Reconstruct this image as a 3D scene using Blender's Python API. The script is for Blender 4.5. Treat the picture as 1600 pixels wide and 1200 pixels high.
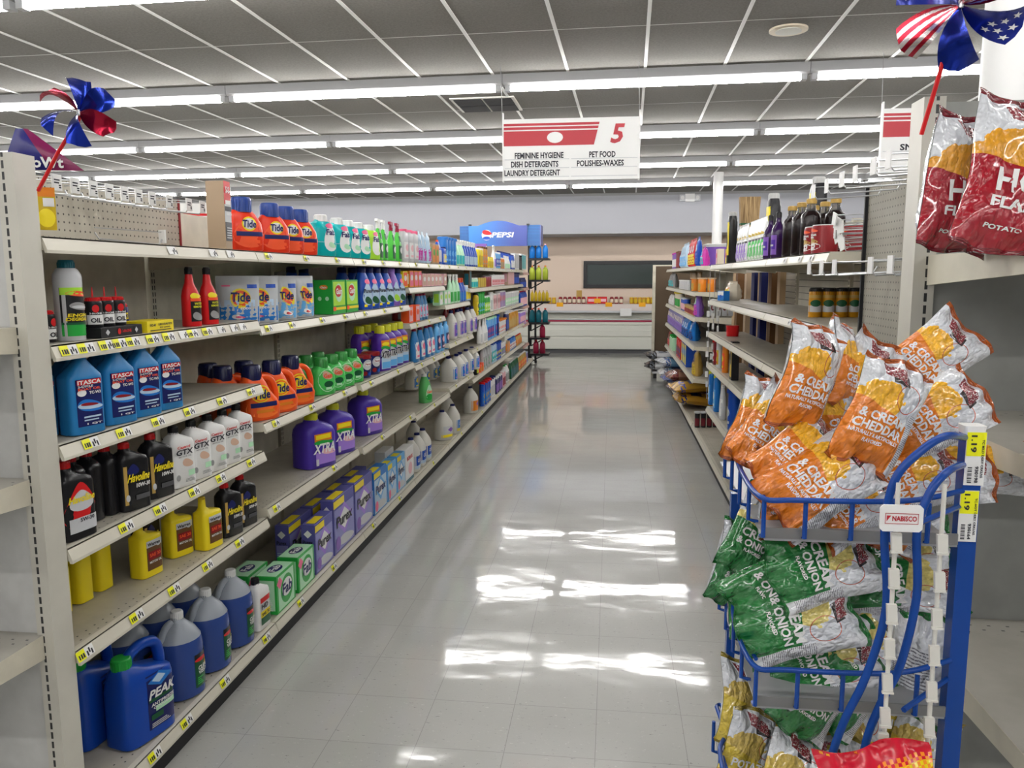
import bpy, math, random
from mathutils import Vector, Matrix
for _o in list(bpy.data.objects): bpy.data.objects.remove(_o)
SC = bpy.context.scene
COL = SC.collection
PI = math.pi
# ---------------------------------------------------------------- camera, world, exposure
cam_d = bpy.data.cameras.new('camera')
cam_d.sensor_width = 36.0
cam_d.lens = 1240.358 / 1600.0 * 36.0
cam_d.clip_start = 0.02
cam = bpy.data.objects.new('camera', cam_d)
COL.objects.link(cam)
_rt = (0.992289, 0.123889, -0.003870); _up = (-0.012804, 0.133510, 0.990965); _fw = (-0.123286, 0.983273, -0.134067)
cam.matrix_world = Matrix((
    (_rt[0], _up[0], -_fw[0], 0.0),
    (_rt[1], _up[1], -_fw[1], 0.0),
    (_rt[2], _up[2], -_fw[2], 1.5862),
    (0, 0, 0, 1)))
SC.camera = cam
w = bpy.data.worlds.new('world'); SC.world = w
w.use_nodes = True
w.node_tree.nodes['Background'].inputs[0].default_value = (0.8, 0.88, 1.0, 1)
w.node_tree.nodes['Background'].inputs[1].default_value = 0.25
SC.view_settings.view_transform = 'Standard'
SC.view_settings.look = 'None'
SC.view_settings.exposure = 0.0
SC.view_settings.gamma = 1.0
SC.view_settings.use_curve_mapping = False
TUBE_POWER = 50.0
SC.cycles.use_denoising = True
SC.cycles.max_bounces = 7
SC.cycles.diffuse_bounces = 4
SC.cycles.glossy_bounces = 3
SC.cycles.transmission_bounces = 5
SC.cycles.caustics_reflective = False
SC.cycles.caustics_refractive = False
SC.cycles.sample_clamp_indirect = 8.0
CEIL = 3.215
TH = -0.0218            # the ceiling grid runs a little askew of the shelving
# ---------------------------------------------------------------- colours and materials
def lin(c):
    c /= 255.0
    return c / 12.92 if c <= 0.04045 else ((c + 0.055) / 1.055) ** 2.4
def rgb(r, g, b): return (lin(r), lin(g), lin(b))
PAL = dict(
    white=(0.8, 0.8, 0.79), offwhite=(0.66, 0.65, 0.6), black=(0.012, 0.012, 0.014), grey=(0.3, 0.3, 0.3), dgrey=(0.08, 0.08, 0.085),
    orange=(0.85, 0.1, 0.015), dorange=(0.72, 0.22, 0.02), red=(0.6, 0.012, 0.015), dred=(0.25, 0.01, 0.015), maroon=(0.14, 0.012, 0.02),
    navy=(0.01, 0.015, 0.11), blue=(0.01, 0.07, 0.42), mblue=(0.015, 0.17, 0.55), sky=(0.12, 0.4, 0.75), pale=(0.45, 0.6, 0.75), teal=(0.0, 0.42, 0.45),
    dteal=(0.01, 0.12, 0.16), green=(0.02, 0.35, 0.05), gain=(0.06, 0.5, 0.09), lime=(0.4, 0.72, 0.05), dgreen=(0.01, 0.09, 0.035), pgreen=(0.45, 0.75, 0.5),
    yellow=(0.85, 0.68, 0.02), dyellow=(0.6, 0.42, 0.02), ylime=(0.68, 0.68, 0.03), amber=(0.55, 0.25, 0.01), brown=(0.13, 0.06, 0.02), tan=(0.42, 0.29, 0.17),
    purple=(0.075, 0.02, 0.32), lpurple=(0.22, 0.1, 0.45), violet=(0.34, 0.2, 0.65), pink=(0.8, 0.14, 0.28), magenta=(0.55, 0.04, 0.35), lpink=(0.8, 0.45, 0.5),
    berry=(0.3, 0.015, 0.05), beige=(0.62, 0.58, 0.47), cream=(0.72, 0.64, 0.5), silver=(0.55, 0.56, 0.58), liquid=(0.03, 0.065, 0.25), clear=(0.6, 0.66, 0.74),
    indigo=(0.1, 0.1, 0.34), peri=(0.25, 0.25, 0.55), orangered=(0.85, 0.1, 0.03), gold=(0.5, 0.32, 0.08), skin=(0.6, 0.4, 0.3), cardb=(0.36, 0.26, 0.17),
    rackblue=(0.006, 0.055, 0.29), tagyellow=(0.85, 0.85, 0.01), signred=(0.45, 0.02, 0.035), ink=(0.02, 0.02, 0.03))
_M = {}
def new_mat(name):
    m = bpy.data.materials.new(name); m.use_nodes = True
    return m, m.node_tree, m.node_tree.nodes['Principled BSDF']
def M(c, rough=0.35, metal=0.0, kind=''):
    key = (c, rough, metal, kind)
    if key in _M: return _M[key]
    m, nt, b = new_mat('%s_%s' % (c if isinstance(c, str) else 'tint', kind or 'plain'))
    col = PAL[c] if isinstance(c, str) else c
    b.inputs['Base Color'].default_value = (*col, 1)
    b.inputs['Roughness'].default_value = rough
    b.inputs['Metallic'].default_value = metal
    b.inputs['Specular IOR Level'].default_value = 0.3
    if kind == 'trans':
        b.inputs['Transmission Weight'].default_value = 0.45
    if kind == 'glass':
        b.inputs['Transmission Weight'].default_value = 0.9
        b.inputs['IOR'].default_value = 1.2
    if kind == 'worn':
        n = nt.nodes.new('ShaderNodeTexNoise'); n.inputs['Scale'].default_value = 9; n.inputs['Detail'].default_value = 6
        g = nt.nodes.new('ShaderNodeNewGeometry'); nt.links.new(g.outputs['Position'], n.inputs['Vector'])
        r = nt.nodes.new('ShaderNodeValToRGB')
        r.color_ramp.elements[0].position = 0.3; r.color_ramp.elements[1].position = 0.62
        r.color_ramp.elements[0].color = (*[v * 0.8 for v in col], 1); r.color_ramp.elements[1].color = (*col, 1)
        nt.links.new(n.outputs['Fac'], r.inputs['Fac']); nt.links.new(r.outputs['Color'], b.inputs['Base Color'])
    _M[key] = m
    return m
def emat(name, col, s):
    m, nt, b = new_mat(name)
    b.inputs['Base Color'].default_value = (*col, 1)
    b.inputs['Emission Color'].default_value = (*col, 1)
    b.inputs['Emission Strength'].default_value = s
    return m
class NT:
    """small helper for node math"""
    def __init__(s, m): s.m = m; s.nt = m.node_tree
    def n(s, t, **kw):
        x = s.nt.nodes.new(t)
        for k, v in kw.items(): setattr(x, k, v)
        return x
    def put(s, sock, v):
        if hasattr(v, 'links') or hasattr(v, 'is_linked'): s.nt.links.new(v, sock)
        else: sock.default_value = v
    def math(s, op, a, b=None, c=None):
        x = s.n('ShaderNodeMath', operation=op)
        for i, v in enumerate((a, b, c)):
            if v is not None: s.put(x.inputs[i], v)
        return x.outputs[0]
    def pos(s):
        g = s.n('ShaderNodeNewGeometry'); q = s.n('ShaderNodeSeparateXYZ'); s.nt.links.new(g.outputs['Position'], q.inputs[0])
        return q.outputs[0], q.outputs[1], q.outputs[2], g.outputs['Position']
    def uv(s):
        g = s.n('ShaderNodeUVMap'); q = s.n('ShaderNodeSeparateXYZ'); s.nt.links.new(g.outputs['UV'], q.inputs[0])
        return q.outputs[0], q.outputs[1], g.outputs['UV']
    def mix(s, f, a, b):
        x = s.n('ShaderNodeMix', data_type='RGBA')
        s.put(x.inputs[0], f)
        s.put(x.inputs[6], (*a, 1) if isinstance(a, tuple) and len(a) == 3 else a)
        s.put(x.inputs[7], (*b, 1) if isinstance(b, tuple) and len(b) == 3 else b)
        return x.outputs[2]
    def frac(s, a): return s.math('FRACT', a)
    def lt(s, a, b): return s.math('LESS_THAN', a, b)
    def gt(s, a, b): return s.math('GREATER_THAN', a, b)
    def mul(s, a, b): return s.math('MULTIPLY', a, b)
    def add(s, a, b): return s.math('ADD', a, b)
    def band(s, a, lo, hi): return s.mul(s.gt(a, lo), s.lt(a, hi))
    def noise(s, scale, vec=None, detail=3, rough=0.5):
        x = s.n('ShaderNodeTexNoise'); x.inputs['Scale'].default_value = scale; x.inputs['Detail'].default_value = detail
        x.inputs['Roughness'].default_value = rough
        if vec is not None: s.nt.links.new(vec, x.inputs['Vector'])
        return x.outputs['Fac']
    def ramp(s, f, stops):
        x = s.n('ShaderNodeValToRGB'); e = x.color_ramp.elements
        while len(e) < len(stops): e.new(0.5)
        for k, (p, c) in enumerate(stops): e[k].position = p; e[k].color = (*c, 1)
        s.put(x.inputs[0], f); return x.outputs[0]
# ---------------------------------------------------------------- mesh helpers
class G:
    def __init__(s): s.v = []; s.f = []; s.m = []; s.uv = None
    def quad(s, pts, mi=0):
        b = len(s.v); s.v += [tuple(p) for p in pts]; s.f.append(tuple(range(b, b + len(pts)))); s.m.append(mi)
    def box(s, x0, x1, y0, y1, z0, z1, mi=0):
        b = len(s.v)
        s.v += [(x0, y0, z0), (x1, y0, z0), (x1, y1, z0), (x0, y1, z0), (x0, y0, z1), (x1, y0, z1), (x1, y1, z1), (x0, y1, z1)]
        for f in ((0, 3, 2, 1), (4, 5, 6, 7), (0, 1, 5, 4), (1, 2, 6, 5), (2, 3, 7, 6), (3, 0, 4, 7)):
            s.f.append(tuple(b + i for i in f)); s.m.append(mi)
        return s
    def loft(s, rings, mi=0, cap0=True, cap1=True, mids=None):
        n = len(rings[0]); b = len(s.v)
        for r in rings: s.v += [tuple(p) for p in r]
        for k in range(len(rings) - 1):
            for i in range(n):
                j = (i + 1) % n
                s.f.append((b + k * n + i, b + k * n + j, b + (k + 1) * n + j, b + (k + 1) * n + i)); s.m.append(mids[k] if mids else mi)
        if cap0: s.f.append(tuple(b + i for i in reversed(range(n)))); s.m.append(mids[0] if mids else mi)
        if cap1: s.f.append(tuple(b + (len(rings) - 1) * n + i for i in range(n))); s.m.append(mids[-1] if mids else mi)
        return s
    def tube(s, pts, r, n=8, mi=0, closed=False):
        P = [Vector(p) for p in pts]; rings = []
        up = Vector((0, 0, 1)); N = len(P)
        for i, p in enumerate(P):
            a = P[(i - 1) % N] if (i > 0 or closed) else p
            c = P[(i + 1) % N] if (i < N - 1 or closed) else p
            t = (c - a)
            t = t.normalized() if t.length > 1e-9 else Vector((0, 0, 1))
            if i == 0: e = t.cross(up if abs(t.z) < 0.9 else Vector((1, 0, 0))).normalized()
            else:
                e = (e - t * e.dot(t))
                e = e.normalized() if e.length > 1e-6 else t.orthogonal().normalized()
            q = t.cross(e)
            rr = r[i] if isinstance(r, (list, tuple)) else r
            rings.append([p + (e * math.cos(2 * PI * k / n) + q * math.sin(2 * PI * k / n)) * rr for k in range(n)])
        if closed: rings.append(rings[0])
        return s.loft(rings, mi, not closed, not closed)
    def cyl(s, x, y, z0, z1, r, n=16, mi=0, r1=None, axis='z'):
        r1 = r if r1 is None else r1
        def P(a, z, rr):
            c, d = math.cos(a) * rr, math.sin(a) * rr
            return (x + c, y + d, z) if axis == 'z' else ((z, x + c, y + d) if axis == 'x' else (x + c, z, y - d))
        return s.loft([[P(2 * PI * k / n, z0, r) for k in range(n)], [P(2 * PI * k / n, z1, r1) for k in range(n)]], mi)
    def put(s, o, M4=None):
        b = len(s.v); s.v += [tuple(M4 @ Vector(p)) if M4 else p for p in o.v]
        s.f += [tuple(b + i for i in f) for f in o.f]; s.m += o.m
        return s
    def make(s, name, mats, parent=None, smooth=0, loc=None, rot=None):
        me = bpy.data.meshes.new(name); me.from_pydata(s.v, [], s.f)
        if not isinstance(mats, (list, tuple)): mats = [mats]
        for m in mats: me.materials.append(m)
        if len(mats) > 1: me.polygons.foreach_set('material_index', s.m)
        if s.uv:
            u = me.uv_layers.new(name='UVMap')
            for l in me.loops: u.data[l.index].uv = s.uv[l.vertex_index]
        if smooth:
            me.polygons.foreach_set('use_smooth', [True] * len(me.polygons))
            if smooth < 180:
                try: me.set_sharp_from_angle(angle=math.radians(smooth))
                except Exception: pass
        me.update()
        o = bpy.data.objects.new(name, me); COL.objects.link(o)
        if parent: o.parent = parent
        if loc: o.location = loc
        if rot: o.rotation_euler = rot
        return o
def bx(name, m, x0, x1, y0, y1, z0, z1, parent=None):
    return G().box(x0, x1, y0, y1, z0, z1).make(name, m, parent)
def empty(name, loc, rz=0.0, label=None, cat=None, group=None):
    o = bpy.data.objects.new(name, None); COL.objects.link(o); o.empty_display_size = 0.05
    o.location = loc; o.rotation_euler = (0, 0, rz)
    tag(o, label, cat, group); return o
def tag(o, label=None, cat=None, group=None, kind=None):
    if label: o['label'] = label
    if cat: o['category'] = cat
    if group: o['group'] = group
    if kind: o['kind'] = kind
    return o
def struct(o): o['kind'] = 'structure'; return o
def kids(o): return [c for c in bpy.data.objects if c.parent == o]
_KID = {}
def dup(root):
    """copy of a thing with copies of its parts and sub-parts"""
    def rec(o, par):
        c = o.copy(); COL.objects.link(c); c.parent = par
        if o not in _KID: _KID[o] = kids(o)
        for ch in _KID[o]: rec(ch, c)
        return c
    return rec(root, None)
def spline(pts, n=6, closed=False):
    P = [Vector(p) for p in pts]; out = []; N = len(P)
    for i in range(N if closed else N - 1):
        p0 = P[(i - 1) % N] if (i > 0 or closed) else P[0]; p1 = P[i]; p2 = P[(i + 1) % N]
        p3 = P[(i + 2) % N] if (i < N - 2 or closed) else P[-1]
        for k in range(n):
            t = k / n
            out.append(0.5 * ((2 * p1) + (p2 - p0) * t + (2 * p0 - 5 * p1 + 4 * p2 - p3) * t * t + (3 * p1 - p0 - 3 * p2 + p3) * t ** 3))
    if not closed: out.append(P[-1])
    return out
# text as flat mesh, normalised to a unit box; returned as (verts2d, faces)
_T = {}
def text2d(s, bold=0.03):
    if s in _T: return _T[s]
    cu = bpy.data.curves.new('t', 'FONT'); cu.body = s; cu.size = 1.0; cu.resolution_u = 2; cu.offset = bold
    o = bpy.data.objects.new('t', cu); COL.objects.link(o)
    bpy.context.view_layer.update()
    dg = bpy.context.evaluated_depsgraph_get()
    me = bpy.data.meshes.new_from_object(o.evaluated_get(dg))
    V = [(v.co.x, v.co.y) for v in me.vertices]; F = [tuple(p.vertices) for p in me.polygons]
    bpy.data.objects.remove(o); bpy.data.curves.remove(cu); bpy.data.meshes.remove(me)
    x0 = min(v[0] for v in V); x1 = max(v[0] for v in V); y0 = min(v[1] for v in V); y1 = max(v[1] for v in V)
    V = [((x - x0) / (x1 - x0), (y - y0) / (y1 - y0)) for x, y in V]
    _T[s] = (V, F, (x1 - x0) / (y1 - y0)); return _T[s]
def add_text(g, s, fn, x0, x1, z0, z1, mi=0, shear=0.0, vertical=0):
    """fn maps (x,z) on the label plane to a 3-D point"""
    V, F, asp = text2d(s); b = len(g.v)
    for u, v in V:
        if vertical: u, v = (v, 1 - u) if vertical == 1 else (1 - v, u)
        g.v.append(tuple(fn(x0 + (x1 - x0) * u + shear * v * (z1 - z0), z0 + (z1 - z0) * v)))
    for f in F: g.f.append(tuple(b + i for i in f)); g.m.append(mi)
def add_patch(g, fn, x0, x1, z0, z1, mi=0, shape='rect', nx=6, nz=4):
    b = len(g.v)
    if shape == 'rect':
        for j in range(nz + 1):
            for i in range(nx + 1): g.v.append(tuple(fn(x0 + (x1 - x0) * i / nx, z0 + (z1 - z0) * j / nz)))
        for j in range(nz):
            for i in range(nx):
                a = b + j * (nx + 1) + i; g.f.append((a, a + 1, a + nx + 2, a + nx + 1)); g.m.append(mi)
    else:                                            # oval, 'tear' or slanted quad from rings
        cx, cz = (x0 + x1) / 2, (z0 + z1) / 2; n = 20; g.v.append(tuple(fn(cx, cz)))
        for r in (0.5, 1.0):
            for k in range(n):
                a = 2 * PI * k / n; c, d = math.cos(a), math.sin(a)
                if shape == 'tear': c *= (1 - 0.45 * d)
                if shape == 'lean': c = c * (1 - 0.25 * d) - d * 0.35
                if shape == 'diam': q = abs(c) + abs(d); c, d = c / q, d / q
                g.v.append(tuple(fn(cx + (x1 - x0) / 2 * c * r, cz + (z1 - z0) / 2 * d * r)))
        for k in range(n):
            j = (k + 1) % n
            g.f.append((b, b + 1 + k, b + 1 + j)); g.m.append(mi)
            g.f.append((b + 1 + k, b + 1 + n + k, b + 1 + n + j, b + 1 + j)); g.m.append(mi)
# ---------------------------------------------------------------- labels in words
ORD = ['nearest', 'second nearest', 'third nearest', 'fourth nearest', 'fifth nearest', 'sixth nearest', 'seventh nearest', 'eighth nearest', 'ninth nearest', 'tenth nearest', 'eleventh nearest', 'twelfth nearest'] + [k + ' nearest' for k in 'thirteenth fourteenth fifteenth sixteenth seventeenth eighteenth nineteenth twentieth'.split()]
NUM = ['none', 'one', 'two', 'three', 'four', 'five', 'six', 'seven', 'eight', 'nine', 'ten', 'eleven', 'twelve'] + 'thirteen fourteen fifteen sixteen seventeen eighteen nineteen twenty twenty-one twenty-two'.split()
def nth(i, n):
    if n == 1: return ''
    if n == 2: return ['nearer', 'farther'][i] + ' of two'
    if i == n - 1: return 'farthest of ' + NUM[n]
    return ORD[i] + ' of ' + NUM[n]
# ================================================================ SETTING
def rotc(x, y): return (math.cos(TH) * x - math.sin(TH) * y, math.sin(TH) * x + math.cos(TH) * y)
def floor_mat():
    m, nt, b = new_mat('waxed_floor_tile'); N = NT(m); x, y, z, P = N.pos()
    fx = N.frac(N.math('DIVIDE', N.add(x, 1.2562), 0.3048)); fy = N.frac(N.math('DIVIDE', N.add(y, 97.545 - 100 + 0.0 + 0.3048 * 40 - 0.0), 0.3048))
    e = 0.008
    seam = N.math('MAXIMUM', N.lt(fx, e), N.lt(fy, e))
    cell = N.n('ShaderNodeTexWhiteNoise', noise_dimensions='2D')
    v = N.n('ShaderNodeCombineXYZ')
    N.put(v.inputs[0], N.math('FLOOR', N.math('DIVIDE', N.add(x, 1.2562), 0.3048))); N.put(v.inputs[1], N.math('FLOOR', N.math('DIVIDE', N.add(y, 97.545 - 100 + 0.3048 * 40), 0.3048)))
    nt.links.new(v.outputs[0], cell.inputs['Vector'])
    base = N.ramp(N.noise(2.2, P, 4), [(0.3, (0.37, 0.37, 0.345)), (0.7, (0.43, 0.43, 0.405))])
    base = N.mix(N.mul(cell.outputs['Value'], 0.35), base, (0.46, 0.46, 0.435))
    mp = N.n('ShaderNodeMapping'); mp.inputs['Scale'].default_value = (1.0, 2.3, 1); nt.links.new(P, mp.inputs['Vector'])
    sp = N.noise(42, mp.outputs[0], 4, 0.7)
    base = N.mix(N.gt(sp, 0.655), base, (0.2, 0.198, 0.19))
    base = N.mix(N.lt(sp, 0.345), base, (0.55, 0.545, 0.52))
    base = N.mix(N.mul(seam, 0.55), base, (0.16, 0.155, 0.145))
    nt.links.new(base, b.inputs['Base Color'])
    mp2 = N.n('ShaderNodeMapping'); mp2.inputs['Scale'].default_value = (1.0, 1.5, 1); nt.links.new(P, mp2.inputs['Vector'])
    wv = N.add(N.mul(N.noise(1.3, mp2.outputs[0], 2), 1.0), N.mul(N.noise(6.0, mp2.outputs[0], 2), 0.12))
    bu = N.n('ShaderNodeBump'); bu.inputs['Strength'].default_value = 0.6; bu.inputs['Distance'].default_value = 0.011
    nt.links.new(wv, bu.inputs['Height'])
    b.inputs['Roughness'].default_value = 0.42
    b.inputs['Coat Weight'].default_value = 1.0
    nt.links.new(N.ramp(N.noise(3, P, 3), [(0.35, (0.05,) * 3), (0.7, (0.1,) * 3)]), b.inputs['Coat Roughness'])
    b.inputs['Coat IOR'].default_value = 1.5
    nt.links.new(bu.outputs[0], b.inputs['Coat Normal'])
    return m
def ceil_mat():
    m, nt, b = new_mat('ceiling_tile'); N = NT(m); x, y, z, P = N.pos()
    c = N.ramp(N.noise(60, P, 4, 0.7), [(0.35, (0.16, 0.152, 0.138)), (0.6, (0.215, 0.205, 0.19))])
    c = N.mix(N.mul(N.noise(0.5, P, 2), 0.35), c, (0.16, 0.145, 0.125))
    nt.links.new(c, b.inputs['Base Color']); b.inputs['Roughness'].default_value = 0.95
    bu = N.n('ShaderNodeBump'); bu.inputs['Strength'].default_value = 0.3; bu.inputs['Distance'].default_value = 0.004
    nt.links.new(N.noise(90, P, 2), bu.inputs['Height']); nt.links.new(bu.outputs[0], b.inputs['Normal'])
    return m
XL, XR, YF, YB = -11.0, 8.5, -5.0, 17.5
struct(bx('floor', floor_mat(), XL, XR, YF, YB, -0.1, 0))
struct(bx('ceiling', ceil_mat(), XL, XR, YF, YB, CEIL, CEIL + 0.1))
def wall_mat(name, c):
    m, nt, b = new_mat(name); N = NT(m); x, y, z, P = N.pos()
    nt.links.new(N.mix(N.mul(N.noise(1.5, P, 3), 0.25), c, tuple(v * 0.88 for v in c)), b.inputs['Base Color']); b.inputs['Roughness'].default_value = 0.7
    return m
m_lav = wall_mat('painted_wall_pale', (0.4, 0.405, 0.44))
m_peach = wall_mat('painted_wall_peach', (0.74, 0.6, 0.49))
struct(bx('wall_left', m_lav, XL - 0.1, XL, YF, YB, 0, CEIL))
struct(bx('wall_right', m_lav, XR, XR + 0.1, YF, YB, 0, CEIL))
struct(bx('wall_front', m_lav, XL, XR, YF - 0.1, YF, 0, CEIL))
struct(bx('wall_back', m_peach, XL, XR, YB, YB + 0.1, 0, CEIL))
g = G().box(XL, XR, 16.2, YB, 2.43, CEIL)
struct(g.make('wall_soffit', m_lav))
struct(bx('trim_1', M('grey', 0.6), XL, XR, 16.185, 16.2, CEIL - 0.05, CEIL))
# ceiling T-bars
g = G(); W = 0.012
for n in range(-19, 15):
    x = 0.0942 + 0.6096 * n; a = rotc(x, -5.2); c = rotc(x, 16.1)
    g.quad([(a[0] - W, a[1], CEIL - .006), (c[0] - W, c[1], CEIL - .006), (c[0] + W, c[1], CEIL - .006), (a[0] + W, a[1], CEIL - .006)])
    g.quad([(a[0] - W, a[1], CEIL), (c[0] - W, c[1], CEIL), (c[0] - W, c[1], CEIL - .006), (a[0] - W, a[1], CEIL - .006)])
    g.quad([(a[0] + W, a[1], CEIL), (c[0] + W, c[1], CEIL), (c[0] + W, c[1], CEIL - .006), (a[0] + W, a[1], CEIL - .006)])
struct(g.make('trim_2', M('white', 0.5)))
g = G()
for k in range(-5, 5):
    y = 6.6175 + 0.1339 - 1.2192 + 2.4384 * k; a = rotc(-11.2, y); c = rotc(8.8, y)
    if a[1] > 16: continue
    g.quad([(a[0], a[1] - .006, CEIL - .003), (c[0], c[1] - .006, CEIL - .003), (c[0], c[1] + .006, CEIL - .003), (a[0], a[1] + .006, CEIL - .003)])
struct(g.make('trim_3', M('offwhite', 0.6)))
# door and window of the store front behind the photographer (daylight side)
# back window above the freezer case
wn = G(); X0, X1, Z0, Z1 = -0.615, 1.75, 1.335, 1.915
for a in ((X0, X1, Z0, Z0 + .075), (X0, X1, Z1 - .075, Z1), (X0, X0 + .08, Z0 + .075, Z1 - .075), (X1 - .08, X1, Z0 + .075, Z1 - .075)):
    wn.box(a[0], a[1], 17.43, 17.5, a[2], a[3])
wn_o = struct(wn.make('window_1', M('black', 0.35)))
def pane_mat():
    m, nt, b = new_mat('dark_window_glass'); N = NT(m); x, y, z, P = N.pos()
    b.inputs['Base Color'].default_value = (0.055, 0.07, 0.066, 1); b.inputs['Roughness'].default_value = 0.06
    return m
bx('pane', pane_mat(), X0 + .08, X1 - .08, 17.46, 17.47, Z0 + .075, Z1 - .075, wn_o)
# ---------------------------------------------------------------- fluorescent fixtures
m_tube = emat('fluorescent_tube_lit', (1.0, 0.985, 0.96), TUBE_POWER)
m_fix = M('white', 0.45)
def fixture():
    r = empty('fluorescent_fixture', (0, 0, CEIL))
    L = 1.19
    G().loft([[(s * (L + .008), y, z) for y, z in ((-.055, 0), (-.055, -.07), (-.035, -.082), (.035, -.082), (.055, -.07), (.055, 0))] for s in (-1, 1)]).make('housing', M((0.42, 0.42, 0.43), .5), r)
    for s in (-1, 1):
        G().box(s * (L - .03) - .022, s * (L - .03) + .022, -.03, .03, -.128, -.08).make('lamp_socket', M('silver', 0.4), r)
    t = G().cyl(0, -.108, -L + .055, L - .055, .0205, 10, axis='x')
    t.make('fluorescent_tube', m_tube, r, smooth=60)
    return r
fx0 = fixture(); first = True
rown = {1: 'first', 2: 'second', 3: 'third', 4: 'fourth'}
for k in range(-4, 4):
    Yr = 6.69 + 2.42 * k
    for j in range(-4, 4):
        Xr = -1.05 + 1.2 + 2.4 * j
        x, y = rotc(Xr, Yr)
        if x < XL + 1.3 or x > XR - 1.3 or y < YF + .2: continue
        r = fx0 if first else dup(fx0)
        first = False
        r.location = (x, y, CEIL); r.rotation_euler = (0, 0, TH)
        row = {-1: 'front', 0: 'second', 1: 'third', 2: 'fourth', 3: 'last'}.get(k, {-2: 'first unseen', -3: 'second unseen', -4: 'third unseen'}[k] if k < -1 else '')
        side = {-4: 'at the far left end', -3: 'well left over the shelving', -2: 'just left over the shelving', -1: 'left of the aisle sign', 0: 'right of the aisle sign', 1: 'over the right shelving', 2: 'far right', 3: 'at the far right end'}[j]
        tag(r, 'fluorescent strip light in the %s ceiling row, %s' % (row, side), 'ceiling light', 'fluorescent strips under the ceiling')
# ---------------------------------------------------------------- small ceiling things
r = empty('air_vent', (-1.2, 7.75, CEIL), TH, 'dark square louvred air vent in the ceiling left of the aisle sign', 'vent')
bx('vent_frame', M('offwhite', 0.5), -.3, .3, -.3, .3, -.012, 0, r); g = G()
for i in range(2):
    for j in range(2): g.box(-.27 + .28 * i, -.01 + .28 * i, -.27 + .28 * j, -.01 + .28 * j, -.018, -.012)
g.make('louver', M('black', 0.8), r)
for (x, y, l) in ((-6.6, 12.3, 'flat square ceiling diffuser over the far left of the store, near the third light row'), (-2.7, 15.0, 'flat square ceiling diffuser close to the back wall')):
    r = empty('air_diffuser', (x, y, CEIL), TH, l, 'vent')
    g = G()
    for k in range(4):
        a = .3 - .07 * k; g.box(-a, a, -a, a, -.01 - .006 * k, -.006 * k)
    g.make('louver', M('white', 0.5), r)
r = empty('ceiling_speaker', (1.147, 5.75, CEIL), 0, 'round beige speaker grille set in the ceiling at upper right', 'speaker')
G().cyl(0, 0, -.012, 0, .125, 28).make('bezel', M('cream', 0.5), r); G().cyl(0, 0, -.018, -.012, .085, 24).make('grille', M('offwhite', 0.7), r)
r = empty('emergency_light', (1.49, 16.2, 3.1), 0, 'white emergency light unit with two lamp heads high on the back wall', 'emergency light')
G().box(-.09, .09, -.07, 0, -.075, .075).make('case', M('white', 0.4), r)
for s in (-1, 1):
    h = G().box(s * .145 - .055, s * .145 + .055, -.07, 0, -.06, .06).make('lamp_head', M('silver', 0.3), r)
    G().cyl(s * .145, 0, -.085, -.07, .038, 14, axis='y').make('lens', M('white', 0.1), h)
r = empty('wall_outlet', (-0.707, 17.5, 1.195), 0, 'small beige wall outlet plate below the left end of the window', 'outlet')
bx('cover_plate', M('gold', 0.5), -.06, .06, -.012, 0, -.09, .09, r)
# ---------------------------------------------------------------- hanging signs
def sign(name, x, y, label, left, right, number, cut=None):
    r = empty(name, (x, y, 0), 0.02, label, 'sign')
    Wd, z0, z1 = 1.06, 2.34, 2.81
    if cut: Wd = cut
    H = z1 - z0
    bx('sign_board', M('white', 0.4), 0, Wd, -.012, .012, z0, z1, r)
    G().box(-.008, .002, -.02, .02, z0 - .01, z1 + .05).make('side_strip', M('white', 0.4), r)
    G().box(Wd - .002, Wd + .008, -.02, .02, z0 - .01, z1 + .05).make('side_strip', M('white', 0.4), r)
    for xx in (-.01, Wd): G().tube([(xx, 0, z1 + .04), (xx - .01, 0, CEIL)], .0025, 5).make('hanging_wire', M('grey', 0.4), r)
    fn = lambda a, b: (a, -.0135, b)
    fn2 = lambda a, b: (a, -.0150, b)
    g = G(); S = .715
    def bar(za, zb):
        sl = lambda z: (z - (z0 + .28)) * .25
        g.quad([(0.004, -.0135, za), (S + sl(za), -.0135, za), (S + sl(zb), -.0135, zb), (0.004, -.0135, zb)])
    bar(z0 + .265, z0 + .378); bar(z0 + .388, z0 + .408); bar(z0 + .417, z0 + .436)
    g.make('red_band', M('signred', 0.4), r)
    g = G(); add_patch(g, fn2, .345, .47, z0 + .283, z0 + .368, 0, 'oval'); g.make('oval_blank', M('white', 0.4), r)
    if number:
        g = G(); add_text(g, number, fn2,   .835, .925, z0 + .272, z0 + .42, shear=.22); g.make('aisle_number', M('signred', 0.4), r)
    g = G()
    for k in range(3):
        for c in (0, 1):
            a, b2 = (.01, .52) if c == 0 else (.535, Wd - .01)
            if b2 > a: g.box(a, b2, -.0145, -.012, z0 + .025 + .067 * k, z0 + .03 + .067 * k)
    g.make('slat_groove', M('silver', 0.5), r)
    g = G()
    for k, s in enumerate(left):
        a, b2 = s[1], s[2]; zt = z0 + .167 - .0665 * k
        add_text(g, s[0], fn2, a, b2, zt, zt + .047)
    for k, s in enumerate(right):
        a, b2 = s[1], s[2]; zt = z0 + .167 - .0665 * k
        add_text(g, s[0], fn2, a, b2, zt, zt + .047)
    g.make('sign_lettering', M('ink', 0.5), r)
    return r
sign('aisle_sign', -0.865, 6.42, 'white and red hanging aisle sign with the number 5 over the aisle',
     [('FEMININE HYGIENE', .09, .475), ('DISH DETERGENTS', .06, .435), ('LAUNDRY DETERGENT', .008, .448)], [('PET FOOD', .675, .88), ('POLISHES-WAXES', .58, .945)], '5')
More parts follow.
